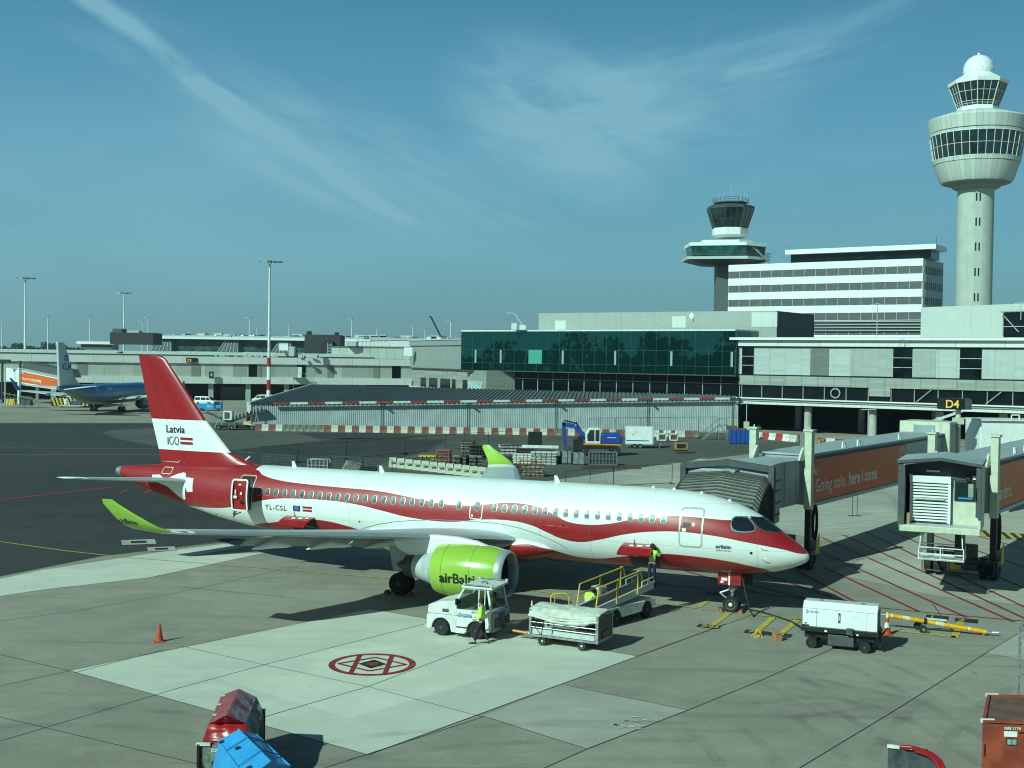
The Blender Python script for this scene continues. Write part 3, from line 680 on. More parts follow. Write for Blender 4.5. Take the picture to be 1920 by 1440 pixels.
for x in (27.0, 21.66, 11.97):                          # blade antennas on the crown
    z = zt(x)-.03; mb = MB(); mb.hexa([(x-.14, -.03, z), (x+.16, -.03, z), (x+.16, .03, z), (x-.14, .03, z)], [(x+.06, -.015, z+.34), (x+.2, -.015, z+.34), (x+.2, .015, z+.34), (x+.06, .015, z+.34)])
    mb.build('antenna', [WHITE], AC)
for x in (7.2, 6.2, 4.9, 3.6): MB().lathe([(.1, -.03), (.07, .05), (.01, .09)], (x, 0, zt(x)), 'z', 10).build('antenna', [WHITE], AC)
# ---- lofted aerofoils
def yt(t, th): return 5*th*(.2969*t**.5-.126*t-.3516*t*t+.2843*t**3-.1036*t**4)
def loft(secs, mats, name, parent, c0=0., c1=1., n=12, metal=.12, ms=None, sy=1):
    """sections: (leading-edge point, chord, thickness ratio, normal direction)"""
    mb = MB(); T = [c0+(c1-c0)*(1-cos(pi*i/n))/2 for i in range(n+1)]; K = 2*len(T)
    for le, c, th, nv in secs:
        le = Vector(le); nv = Vector(nv).normalized()
        for t in T: mb.v.append(le+Vector((c*t, 0, 0))+nv*(yt(t, th)*c))
        for t in reversed(T): mb.v.append(le+Vector((c*t, 0, 0))-nv*(yt(t, th)*c*.8))
    if sy < 0: mb.v = [Vector((v.x, -v.y, v.z)) for v in mb.v]
    for j in range(len(secs)-1):
        for i in range(K):
            tt = T[min(i, K-1-i)] if i < K else 0; mi = 0
            if metal and (T[i] if i < len(T) else T[K-1-i]) < metal: mi = 1
            mb.f.append((j*K+i, j*K+(i+1) % K, (j+1)*K+(i+1) % K, (j+1)*K+i)); mb.m.append(mi)
    k = (len(secs)-1)*K; mb.f.append(tuple(range(K))); mb.m.append(0); mb.f.append(tuple(k+i for i in range(K))); mb.m.append(0)
    return mb.build(name, mats, parent, smooth=35)
WG = mat('wing_grey', (.46, .49, .51), .35, var=.06, scale=.8); WGD = mat('wing_lower_grey', (.27, .29, .30), .5, var=.06, scale=.8)
LEM = mat('bare_metal_leading_edge', (.42, .45, .47), .35, .3, var=.05)
for sy in (1, -1):
    up = (0, -.07, 1)
    S1 = [((13.0, 1.0, 2.62), 7.3, .115, up), ((13.5, 1.8, 2.76), 6.9, .11, up), ((14.6, 3.6, 2.98), 5.7, .10, up), ((15.7, 5.5, 3.2), 4.7, .095, up), ((18.45, 11, 3.82), 3.1, .09, up), ((20.9, 15.9, 4.36), 2.15, .10, up)]
    wg = loft(S1, [WG, LEM], 'wing', AC, sy=sy, metal=.07)
    loft([((20.9, 15.9, 4.36), 2.15, .10, up), ((21.3, 16.5, 4.43), 1.98, .10, (0, -.2, 1)), ((21.45, 16.65, 4.47), 1.9, .10, (0, -.35, 1))], [WHITE, WHITE], 'wing_tip', wg, metal=0, sy=sy)
    patchdec('navigation_light', [(0, 0), (.34, .10), (.42, .22), (.05, .14)], lambda u, v: Vector((21.02+u*1.1, sy*(16.15+u*1.1), 4.42+v*.3)), BLACK, wg)
    wl = loft([((21.45, 16.65, 4.47), 1.9, .10, (0, -.35, 1)), ((21.75, 16.95, 4.62), 1.72, .095, (0, -.8, 1)), ((22.15, 17.15, 4.86), 1.5, .09, (0, -1.6, 1)), ((22.8, 17.32, 5.2), 1.1, .085, (0, -3, 1)), ((23.35, 17.44, 5.5), .78, .08, (0, -3, 1)), ((23.62, 17.5, 5.68), .5, .08, (0, -3, 1))], [LIME, LIME], 'winglet', wg, metal=0, sy=sy)
    vs, fs = text2d('airBaltic', .30, .006)
    if sy > 0: decal('airline_lettering', vs, fs, lambda u, v: Vector((23.62-u, 17.16+(v)*.30, 4.72+v)), INK, wl)
    else: decal('airline_lettering', vs, fs, lambda u, v: Vector((23.72-u, -17.08-v*.25+.0, 4.62+v)), INK, wl)
    for ya, yb, pa, pb, ch in ((2.0, 5.25, (19.5, 2.52), (19.75, 2.98), 1.35), (5.75, 12.3, (19.75, 3.0), (20.9, 3.72), 1.0)):
        mb = MB(); A = radians(33); n = 8
        for y, (x, z), c in ((ya, pa, ch), (yb, pb, ch*.72)):
            for t in (0, .1, .35, 1.): mb.v.append(Vector((x+c*t*cos(A)+yt(t, .14)*c*sin(A), sy*y, z-c*t*sin(A)+yt(t, .14)*c*cos(A))))
            for t in (.35, .1): mb.v.append(Vector((x+c*t*cos(A)-yt(t, .14)*c*sin(A), sy*y, z-c*t*sin(A)-yt(t, .14)*c*cos(A))))
        mb.f = [(i, (i+1) % 6, 6+(i+1) % 6, 6+i) for i in range(6)]+[tuple(range(6)), tuple(range(6, 12))]; mb.m = [0]*8
        mb.build('flap', [WGD], wg, smooth=30)
    for y, x, z, L in ((3.6, 19.3, 2.62, 1.5), (7.9, 19.9, 3.1, 1.35), (11.3, 20.6, 3.5, 1.15)):
        mb = MB(); mb.lathe([(.02, -.9*L), (.08, -.6*L), (.13, -.1*L), (.11, .35*L), (.02, .85*L)], (0, 0, 0), 'x', 14)
        for v in mb.v: v.z = v.z*1.25-.28*max(0, v.x); v.x += x; v.y += sy*y; v.z += z-.18
        mb.build('flap_track_fairing', [WHITE], wg, smooth=50)
    # engine
    ye = 5.6*sy; zc = 1.86
    ng = MB(); ng.lathe([(1.07, 12.33), (1.16, 12.8), (1.235, 13.5), (1.24, 14.1), (1.20, 14.75), (1.13, 15.25), (1.09, 15.42), (1.02, 15.42), (1.0, 15.0)], (0, ye, zc), 'x', 56, cap=False)
    eng = ng.build('engine', [LIME], AC, smooth=40)
    for xs_, rs_ in ((13.42, 1.229), (14.82, 1.196)): MB().lathe([(rs_+.001, xs_), (rs_+.004, xs_+.01), (rs_+.001, xs_+.02)], (0, ye, zc), 'x', 56, cap=False).build('cowl_seam', [mat('lime_seam', (.12, .22, .02), .6, var=0)], eng, smooth=60)
    MB().lathe([(1.07, 12.335), (1.05, 12.15), (1.0, 12.02), (.955, 11.99), (.905, 12.05), (.87, 12.2), (.855, 12.45)], (0, ye, zc), 'x', 56, cap=False).build('intake_lip', [LEM], eng, smooth=60)
    MB().lathe([(.856, 12.44), (.87, 12.7), (.93, 13.25), (.93, 13.35)], (0, ye, zc), 'x', 40, cap=False).build('intake_duct', [DGREY], eng, smooth=60)
    mb = MB(); mb.lathe([(.93, 13.28), (.93, 13.3)], (0, ye, zc), 'x', 40, m=0)
    for i in range(18):
        a = 2*pi*i/18; c0_, s0_ = cos(a), sin(a); c1_, s1_ = cos(a+.3), sin(a+.3)
        mb.add([(13.05, ye+.25*c0_, zc+.25*s0_), (13.2, ye+.25*c1_, zc+.25*s1_), (13.24, ye+.92*cos(a+.16), zc+.92*sin(a+.16)), (13.06, ye+.92*cos(a-.12), zc+.92*sin(a-.12))], [(0, 1, 2, 3)], 1)
    fan = mb.build('fan', [BLACK, DSTEEL], eng)
    MB().lathe([(.01, 12.72), (.12, 12.82), (.26, 13.02), (.28, 13.2)], (0, ye, zc), 'x', 24).build('spinner', [DGREY], fan, smooth=60)
    MB().lathe([(.93, 15.1), (.78, 15.7), (.60, 16.3), (.56, 16.62), (.5, 16.6)], (0, ye, zc), 'x', 40, m=0).build('core_cowl', [LGREY], eng, smooth=50)
    MB().lathe([(.56, 16.3), (.55, 16.8), (.46, 17.15), (.42, 17.1), (.3, 17.0), (.2, 17.4), (.05, 17.65)], (0, ye, zc), 'x', 36).build('exhaust_nozzle', [DSTEEL], eng, smooth=40)
    mb = MB(); P = [(12.75, 2.95), (13.6, 3.22), (14.6, 3.34), (15.6, 3.36), (16.4, 3.30), (17.8, 3.0), (17.6, 2.6), (16.9, 2.3), (16.2, 2.15), (15.2, 2.6), (13.6, 2.8)]
    mb.prof([(x, z) for x, z in P], ye-.2, ye+.2); py = mb.build('pylon', [WHITE], AC, bevel=.12)
    for x in (15.6, 16.0): MB().lathe([(.82-(x-15.6)*.3, x), (.82-(x-15.6)*.3-.03, x+.12)], (0, ye, zc), 'x', 36, cap=False).build('cowl_band', [LGREY], eng, smooth=40)
    # lettering on the cowl: wraps the cylinder below the shoulder
    vs, fs = text2d('airBaltic', .62, .012)
    def cow(u, v):
        x = 14.87-u if sy > 0 else 12.6+u; a = -(.30)+v/1.245; R_ = (1.245-.10*abs((x-14.3)/1.9)**2.2)+.012
        return Vector((x, ye+sy*R_*cos(a), zc+R_*sin(a)))
    decal('airline_lettering', vs, fs, cow, INK, eng, .15)
    # main gear: leg, brace, door, two wheels
    yg = 3.37*sy; mg = MB(); mg.tube((18.6, yg, .55), (18.55, yg*.97, 2.4), .11).tube((18.6, yg, .55), (18.6, yg, 1.4), .15).tube((18.6, yg-.42*1, .53), (18.6, yg+.42, .53), .08).tube((18.58, yg, 1.5), (18.3, yg*.5, 2.3), .07).tube((18.45, yg, 1.0), (18.3, yg, 1.3), .04).tube((18.3, yg, 1.3), (18.5, yg, 1.6), .04)
    g = mg.build('main_gear', [DSTEEL], AC)
    mb = MB(); mb.hexa([(18.0, yg+.22*sy, 1.15), (18.95, yg+.22*sy, 1.15), (18.95, yg+.26*sy, 1.15), (18.0, yg+.26*sy, 1.15)], [(17.85, yg+.28*sy, 2.55), (19.2, yg+.28*sy, 2.45), (19.2, yg+.32*sy, 2.45), (17.85, yg+.32*sy, 2.55)])
    mb.build('gear_door', [WG], g)
    for dy in (-.24, .24): wheel(g, (18.6, yg+dy, .53), .53, .36, rim=DGREY)
    # tailplane
    up2 = (0, -.05, 1)
    tp = loft([((32.75, .55, 4.36), 3.5, .10, up2), ((33.4, 1.2, 4.42), 3.1, .10, up2), ((36.0, 5.6, 4.80), 1.5, .09, up2), ((36.35, 6.1, 4.85), 1.25, .09, up2)], [WG, LEM], 'tailplane', AC, sy=sy, metal=.1)
    loft([((36.0, 5.6, 4.802), 1.51, .095, up2), ((36.36, 6.1, 4.852), 1.26, .095, up2), ((36.7, 6.25, 4.86), .8, .09, up2)], [WHITE, WHITE], 'tailplane_tip', tp, metal=0, sy=sy)
    P = [(32.75, 3.88), (33.25, 3.86), (33.3, 4.25), (34.2, 4.1), (33.5, 3.4), (34.2, 3.8), (34.6, 4.2), (35.95, 4.3), (35.95, 4.62), (35.4, 4.66), (34.9, 4.45), (34.1, 4.7), (33.65, 4.85), (33.45, 4.82), (33.4, 4.62), (32.78, 4.6)]
    P = [(32.76, 3.88), (33.2, 3.86), (33.3, 4.1), (33.42, 3.45), (33.6, 3.36), (34.7, 4.05), (35.9, 4.3), (35.98, 4.6), (35.4, 4.64), (34.9, 4.42), (34.1, 4.74), (33.65, 4.86), (33.45, 4.80), (33.4, 4.62), (32.8, 4.6)]
    patchdec('tailplane_fairing', P, lambda u, v: Vector((1, sy, 1))*SZ(u, v, .02), WHITE, AC, .2)
# fin and rudder
FZ = [(5.15, 28.9, 35.88), (5.35, 29.3, 35.93), (5.6, 30.05, 36.0), (6.0, 31.15, 36.1), (6.6, 31.75, 36.28), (7.0, 32.13, 36.4), (7.72, 32.85, 36.63), (9.4, 34.25, 37.1), (11.04, 35.62, 37.53), (11.2, 35.85, 37.57), (11.26, 36.15, 37.58)]
def fin_sec(z):
    for a, b in zip(FZ, FZ[1:]):
        if a[0] <= z <= b[0]: t = (z-a[0])/(b[0]-a[0]); return a[1]+(b[1]-a[1])*t, a[2]+(b[2]-a[2])*t
    return FZ[-1][1:]
def fin_y(x, z): le, te = fin_sec(z); c = te-le; t = max(0, min(1, (x-le)/c)); return yt(t, .115 if z > 6 else .10)*c
def finmat():
    m = bpy.data.materials.new('fin_livery'); m.use_nodes = True; t = m.node_tree; n = NT(t); b = t.nodes['Principled BSDF']
    tcx = nd('ShaderNodeTexCoord', t).outputs['Object']; sp = nd('ShaderNodeSeparateXYZ', t); n.link(tcx, sp.inputs[0]); z = sp.outputs[2]
    wt = n.m('MULTIPLY', n.m('GREATER_THAN', z, 6.0), n.m('LESS_THAN', z, 7.7))
    n.link(n.mix(wt, (.33, .010, .014), (.80, .81, .79)), b.inputs['Base Color']); b.inputs['Roughness'].default_value = .3; b.inputs['Coat Weight'].default_value = .3
    return m
FM = finmat()
def finloft(name, a, b, par):
    mb = MB(); n = 10; T = [a+(b-a)*i/n for i in range(n+1)] if a > 0 else [b*(1-cos(pi/2*i/n)) for i in range(n+1)]; K = 2*len(T)
    Z = [f[0] for f in FZ if f[0] < 6.0]+[6.0, 6.6, 7.0, 7.7]+[f[0] for f in FZ if f[0] > 7.8]
    for z in Z:
        le, te = fin_sec(z); c = te-le
        for t in T: mb.v.append(Vector((le+c*t, fin_y(le+c*t, z), z)))
        for t in reversed(T): mb.v.append(Vector((le+c*t, -fin_y(le+c*t, z), z)))
    for j in range(len(Z)-1):
        for i in range(K): mb.f.append((j*K+i, j*K+(i+1) % K, (j+1)*K+(i+1) % K, (j+1)*K+i)); mb.m.append(0)
    k = (len(Z)-1)*K; mb.f.append(tuple(k+i for i in range(K))); mb.m.append(0)
    return mb.build(name, [FM], par, smooth=35)
fin = finloft('fin', 0, .68, AC); rud = finloft('rudder', .685, 1., AC); rud.rotation_euler = (0, 0, 0)
ftx = lambda x0, z0: (lambda u, v: Vector((x0-u, fin_y(x0-u, z0+v)+.03, z0+v)))
vs, fs = text2d('Latvia', .60, .006); decal('country_lettering', vs, fs, ftx(35.5, 6.97), INK, fin, .15)
vs, fs = text2d('1', .60, .0); decal('centenary_lettering', vs, fs, ftx(35.5, 6.30), INK, fin, .15)
mb = MB(); pts = []
for i in range(41):                                     # a C running into an upright loop, drawn with one line
    t = i/40
    if t < .5: a = radians(50)+t*2*radians(265); pts.append((.42+.15*cos(a), .22+.215*sin(a)))
    else: a = radians(140)-(t-.5)*2*radians(300); pts.append((.80+.14*cos(a), .22+.215*sin(a)))
fn = ftx(35.5, 6.30)
for a, b in zip(pts, pts[1:]):
    d_ = (Vector(b)-Vector(a)).normalized(); n2 = Vector((-d_.y, d_.x))*.02
    mb.add([fn(a[0]-n2.x, a[1]-n2.y), fn(b[0]-n2.x, b[1]-n2.y), fn(b[0]+n2.x, b[1]+n2.y), fn(a[0]+n2.x, a[1]+n2.y)], [(0, 1, 2, 3)])
mb.build('centenary_lettering', [INK], fin)
for z0, z1 in ((6.36, 6.49), (6.6, 6.73)): patchdec('latvian_flag_stripe', [(33.55, z0), (34.42, z0), (34.42, z1), (33.55, z1)], lambda u, v: Vector((u, fin_y(u, v)+.03, v)), ACR, fin)
ringdec('fin_seam', [(35.9, 5.33), (34.6, 5.33), (34.4, 5.45)], .035, lambda u, v: Vector((u, max(SZ(u, min(v, zt(u)-.02)).y, fin_y(u, v))+.02, v)) if 0 else Vector((u, fin_y(u, v)+.03, v)), WHITE, fin, False)
MB().tube((30.2, 0, 5.62), (29.9, 0, 5.85), .05).build('antenna', [WHITE], AC)
# nose gear
ng = MB(); X0 = 3.42
ng.tube((X0, 0, .4), (X0-.05, 0, 1.9), .07).tube((X0, 0, .9), (X0-.03, 0, 1.8), .10).tube((X0, -.25, .38), (X0, .25, .38), .05).tube((X0, .0, 1.05), (X0+.55, .0, .82), .045).tube((X0+.55, 0, .82), (X0+.12, 0, .5), .045)
ng.tube((X0-.12, .12, 1.2), (X0-.12, .12, 1.0), .04).tube((X0+.1, .14, 1.25), (X0+.1, .14, 1.05), .045).tube((X0, -.16, 1.15), (X0, .16, 1.15), .05).tube((X0-.1, 0, 1.0), (X0-.25, .05, 1.15), .03)
g = ng.build('nose_gear', [STEEL], AC)
for dy in (-.2, .2): wheel(g, (X0, dy, .37), .37, .22, rim=WHITE_D)
o = MB().bb(2.93, 3.98, .40, .44, 1.28, 1.82).build('nose_gear_door', [ACR], g, bevel=.01)
MB().bb(2.93, 3.98, -.44, -.40, 1.28, 1.82).build('nose_gear_door', [ACR], g, bevel=.01)
MB().bb(3.42, 3.50, .441, .446, 1.28, 1.80).build('door_stripe', [WHITE], o)
MB().bb(3.55, 3.82, .441, .446, 1.47, 1.60).bb(3.72, 3.86, .441, .446, 1.36, 1.45).build('door_placard', [WHITE], o)
vs, fs = text2d('CSL', .17, .006, space=1.15); decal('door_lettering', vs, fs, lambda u, v: Vector((3.36-u, .447, 1.42+v)), INK, o)
mb = MB(); mb.bb(2.55, 2.9, -.3, -.27, 1.3, 1.78); mb.build('forward_gear_door', [BLACK], g)
# pilot seen behind the side window
# ---------------------------------------------------------------- terminal buildings
def facade_mat(name, col, px=1.2, pz=0., line=.35, rough=.45, wl=.06, metal=0., hvar=.12, spec=.5):
    """panelled cladding: joints every px along the wall and pz up it, a slightly different shade for each panel"""
    if name in MATS: return MATS[name]
    m = bpy.data.materials.new(name); m.use_nodes = True; MATS[name] = m; t = m.node_tree; n = NT(t); b = t.nodes['Principled BSDF']
    tcx = nd('ShaderNodeTexCoord', t).outputs['Object']; sp = nd('ShaderNodeSeparateXYZ', t); n.link(tcx, sp.inputs[0])
    fx = n.m('DIVIDE', sp.outputs[0], px); g = n.m('LESS_THAN', n.m('FRACT', fx), wl); cell = n.m('FLOOR', fx)
    if pz:
        fz = n.m('DIVIDE', sp.outputs[2], pz); g = n.m('MAXIMUM', g, n.m('LESS_THAN', n.m('FRACT', fz), wl)); cell = n.m('ADD', cell, n.m('MULTIPLY', n.m('FLOOR', fz), 7.3))
    wn = nd('ShaderNodeTexWhiteNoise', t, noise_dimensions='1D'); n.link(cell, wn.inputs['W'])
    c = n.mix(wn.outputs['Value'], tuple(x*(1-hvar) for x in col), tuple(min(1, x*(1+hvar)) for x in col))
    st = n.noise(n.scalev(tcx, (1.5, 1.5, .12)), 1, 4, .6)
    c = n.mix(n.m('MULTIPLY', n.smooth(st, .5, .8), .28), c, tuple(x*.5 for x in col))
    c = n.mix(n.m('MULTIPLY', g, 1-line), c, tuple(x*.3 for x in col)) if line < 1 else c
    n.link(c, b.inputs['Base Color']); b.inputs['Roughness'].default_value = rough; b.inputs['Metallic'].default_value = metal; b.inputs['Specular IOR Level'].default_value = spec
    return m
FW = facade_mat('white_cladding', (.62, .63, .59), 7.0, 0, .35, wl=.012, hvar=.03)
FP = facade_mat('grey_blind_panels', (.40, .41, .37), 3.4, 0, .45, wl=.02, hvar=.28)
FG = facade_mat('grey_metal_cladding', (.27, .29, .28), .55, 0, .75, wl=.12, hvar=.05)
FL = facade_mat('light_screen_panels', (.42, .45, .44), 2.7, .45, .72, wl=.05, hvar=.07)
FL2 = facade_mat('lower_screen_panels', (.30, .31, .28), 2.7, .4, .6, wl=.08, hvar=.14)
BIGG = facade_mat('pale_green_cladding', (.33, .35, .33), 1.3, .35, .82, wl=.05, hvar=.03)
BIGW = facade_mat('white_box_cladding', (.56, .58, .55), 2.4, .6, .85, wl=.03, hvar=.02)
GREEN = mat('green_glass', (.001, .014, .014), .012, var=0, scale=.16, spec=.5)
DKGL = mat('curtain_wall_glass', (.004, .008, .010), .05, var=.4, scale=.4, spec=.4)
BLACKGL = mat('lower_black_glass', (.002, .005, .008), .08, var=0, spec=.25)
CONCR = mat('fair_faced_concrete', (.40, .41, .37), .8, var=.10, scale=.8, streak=1.)
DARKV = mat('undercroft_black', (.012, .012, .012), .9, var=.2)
ROOFM = mat('roof_felt', (.20, .21, .20), .9, var=.2)
GREEN.node_tree.nodes['Principled BSDF'].inputs['IOR'].default_value = 2.15; GREEN.node_tree.nodes['Principled BSDF'].inputs['Specular Tint'].default_value = (.25, .95, .85, 1)
class Wall:
    """a frame along a facade: x along the wall (left to right as seen), y outwards to the viewer, z up"""
    def __init__(s, name, label, cat, p, q, group=None):
        s.p, s.q = Vector((p[0], p[1], 0)), Vector((q[0], q[1], 0)); s.L = (s.q-s.p).length
        s.a = math.atan2((s.q-s.p).y, (s.q-s.p).x)
        s.o = thing(name, label, cat, s.p, s.a, group)
        s.R = Matrix.Rotation(-s.a, 3, 'Z')
    def loc(s, P): v = s.R @ (Vector((P.x, P.y, 0))-s.p); return Vector((v.x, v.y, P.z))
    def box(s, name, x0, x1, z0, z1, d0, d1, m, bevel=0., par=None):
        """d0..d1: depth measured towards the viewer (negative is into the building)"""
        return MB().bb(x0, x1, -d1, -d0, z0, z1).build(name, m if isinstance(m, list) else [m], par or s.o, bevel=bevel)
def x_on(W_, px):
    """distance along the wall's line at which the photo column px falls"""
    d = ray(px, 680); a = W_.p; e = (W_.q-W_.p).normalized()
    # solve a + e*s = t*d (in plan)
    det = e.x*(-d.y)+d.x*e.y
    return (-a.x*(-d.y)+d.x*(-a.y))/det
# right pier -------------------------------------------------------------
R1 = Wall('terminal_pier', 'long white and grey terminal pier on columns behind the jet bridges', 'terminal', (37.9, 198.5), (95, 158.2))
L = R1.L
def rz(py, px=1416): return ZD(px, py, 197)
R1.box('floor_beam', 0, L, 4.55, 5.45, -24, .9, FW); R1.box('ledge', 0, L, 5.45, 5.62, -1, 1.5, WHITE)
R1.box('rain_gutter', 0, L, 5.12, 5.25, .9, 1.15, LGREY)
R1.box('window_band', 0, L, 5.62, 7.7, -1, -.2, DKGL)
R1.box('lower_panels', 0, L, 7.7, 9.25, -1, .25, FL2); R1.box('shadow_gap', 0, L, 9.25, 9.45, -1, .0, DGREY)
R1.box('upper_panels', 0, L, 9.45, 13.9, -1, .35, FL)
R1.box('dark_gap', 0, L, 13.9, 14.1, -1, .1, DGREY); R1.box('cornice', 0, L, 14.1, 15.1, -2, .9, FW); R1.box('roof_edge', -1.2, L, 15.1, 15.5, -24, 1.6, WHITE); R1.box('roof', 0, L, 15.5, 15.56, -24, 1.2, ROOFM)
for i in range(16):
    x = .4+i*3.55
    if x > L: break
    R1.box('window_mullion', x, x+.12, 5.62, 7.7, -.2, .02, GREY)
for px0, px1, z0, z1 in ((1393, 1415, 9.45, 13.9), (1676, 1712, 9.45, 13.9), (1801, 1842, 9.45, 13.9)):
    a, b = x_on(R1, px0), x_on(R1, px1); w_ = R1.box('window', a, b, z0, z1, .0, .42, DKGL)
    for k in (1, 2): R1.box('mullion', a, b, z0+(z1-z0)*k/3-.04, z0+(z1-z0)*k/3+.04, .42, .46, LGREY, par=w_)
for px0, px1, dk in ((1521, 1556, 'dim_screen_panels'), (1596, 1674, 'mid_screen_panels'), (1713, 1756, 'mid_screen_panels')):
    m_ = facade_mat('dim_screen_panels', (.15, .16, .15), 1.3, .45, .7, wl=.06, hvar=.08) if dk[0] == 'd' else facade_mat('mid_screen_panels', (.34, .36, .34), 1.3, .45, .75, wl=.06, hvar=.08)
    R1.box('louvre_screen', x_on(R1, px0), x_on(R1, px1), 9.5, 13.85, .3, .42, m_)
R1.box('lower_infill', x_on(R1, 1632), x_on(R1, 1671), 6.4, 7.7, -.2, .26, FL2)
for px in (1720, 1850): a = x_on(R1, px); MB().tube((a, -.1, 5.7), (a+2.2, -.1, 7.6), .09).build('diagonal_brace', [GREY], R1.o)
mb = MB()
for i in range(7): mb.bar((x_on(R1, 1425)+i*1.9, .6, 6.0), (x_on(R1, 1425)+i*1.9+1.0, .6, 6.6), .1, .1)
mb.build('seating_inside', [LGREY], R1.o)
MB().lathe([(.62, 0), (.8, .02), (.85, .1), (.8, .18), (.62, .18), (.62, 0)], (0, 0, 0), 'y', 28, cap=False).build('round_display', [GREY], R1.o).location = (x_on(R1, 1568), -.25, 6.7)
for px in (1512, 1634, 1760, 1880):
    a = x_on(R1, px); mb = MB(); mb.lathe([(.62, 0), (.62, 4.55)], (a, 1.2, 0), 'z', 20); mb.build('column', [CONCR], R1.o, smooth=40)
for a in (6, 17, 29, 42, 56): MB().lathe([(.6, 0), (.6, 4.55)], (a, 11, 0), 'z', 12).build('column', [CONCR], R1.o, smooth=40)
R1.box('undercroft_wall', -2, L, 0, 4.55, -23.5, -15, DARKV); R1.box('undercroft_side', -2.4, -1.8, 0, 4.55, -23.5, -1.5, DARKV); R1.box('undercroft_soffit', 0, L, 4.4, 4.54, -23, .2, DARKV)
# glass lounge
GL = Wall('glass_lounge', 'green glass lounge projecting over a dark glazed lower wall', 'glass building', (-8.9, 232), (37.9, 198.5))
L = GL.L
GL.box('lower_glazing', 1.2 if 0 else 0, L, 4.0, 9.2, -9, -.9, BLACKGL); GL.box('green_glass_wall', -.3, L-.25, 9.2, 16.6, -8, 1.4, GREEN)
GL.box('roof', -.3, L-.2, 16.6, 16.85, -8, 1.5, WHITE_D); GL.box('sill_beam', 0, L, 9.05, 9.2, -1, 1.5, DGREY)
for i in range(24):
    x = i*L/23-.03; GL.box('mullion', x, x+.05, 9.2, 16.6, 1.4, 1.43, mat('green_mullion', (.03, .10, .09), .3, var=0))
for z in (13.2, 10.6): GL.box('transom', -.3, L, z, z+.05, 1.4, 1.432, MATS['green_mullion'])
for i in range(17):
    x = 2.6+i*(L-3)/16; GL.box('lower_mullion', x, x+.10, 4.0, 9.05, -.9, -.82, LGREY)
GL.box('lower_transom', 2.6, L, 7.7, 7.8, -.9, -.8, LGREY); GL.box('end_wall', -.2, 2.6, 4, 9.05, -9, -.7, FG)
for px in (900, 947, 1063, 1161, 1266, 1379): a = x_on(GL, px); GL.box('lit_column', a-.2, a+.2, 10.6, 13.1, 1.41, 1.45, mat('lit_column', (.25, .36, .30), .6, var=0))
a, b = x_on(GL, 999), x_on(GL, 1024); GL.box('lit_blind', a, b, 10.6, 13.15, 1.405, 1.44, mat('lit_blind', (.05, .30, .22), .6, var=0))
# roof crane on the lounge
t = thing('roof_crane', 'small white window cleaning crane on the lounge roof', 'roof crane', D(970, 618, 222))
t.location.z = 16.85
mb = MB(); mb.box((-.6, 0, 0), (1.0, 1.0, 1.2), m=0).box((1.0, 0, 0), (1.2, 1, .9), m=0); mb.build('base', [WHITE], t, bevel=.05)
MB().bar((1.0, 0, .8), (-.5, 0, 3.0), .25, .25).bar((-.5, 0, 3.0), (-2.1, 0, 3.2), .2, .2).bar((1, 0, .8), (1.5, 0, .3), .2, .2).build('arm', [LGREY], t)
# big boxes on the roofs
def depth_for(px, py, z):
    d = ray(px, py); return (z-CAM_H)/d.z*d.y
p, q = D(1010, 588, 232), D(1457, 579, 205.5)
BX = Wall('roof_hall', 'pale windowless hall behind the glass lounge, its right end dark', 'hall', (p.x, p.y), (q.x, q.y))
BX.box('wall', 0, BX.L, 13, 20.4, -.5, 0, BIGG); r = D(1527, 587, 219); r = BX.loc(r)
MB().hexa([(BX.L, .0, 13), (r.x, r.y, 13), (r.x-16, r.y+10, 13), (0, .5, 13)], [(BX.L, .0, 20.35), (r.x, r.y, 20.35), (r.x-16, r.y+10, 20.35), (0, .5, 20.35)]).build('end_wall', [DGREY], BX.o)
for a, b, c, d_ in ((1040, 1060, 597, 615), (1259, 1285, 594, 615), (1408, 1456, 590, 616)):
    xa, xb = x_on(BX, a), x_on(BX, b); BX.box('panel', xa, xb, ZD(a, d_, 218), ZD(a, c, 218), 0, .06, BIGW)
p, q = D(1727, 577, 191), D(2060, 577, 165)
BX2 = Wall('white_roof_block', 'white windowless block on the pier roof below the tall control tower', 'roof block', (p.x, p.y), (q.x, q.y))
BX2.box('wall', 0, BX2.L, 15.2, 20.6, -8, 0, BIGW)
a = x_on(BX2, 1890); BX2.box('glazed_end', a, BX2.L, 15.6, 19.4, .05, 1.2, DKGL)
mb = MB()
for i in range(5): mb.bb(a+.3+i*.8, a+.4+i*.8, -2.6, -1.2, 19.3, 19.4)
mb.bar((a, -1.3, 18.9), (a+2.6, -1.3, 16.4), .1, .1).bar((a, -1.4, 15.8), (a, -1.4, 19.5), .15, .15).bar((a, -1.4, 19.4), (a+6, -1.4, 19.4), .15, .15).bar((a, -1.4, 17.2), (a+6, -1.4, 17.2), .1, .1)
mb.build('steel_frame', [LGREY], BX2.o)
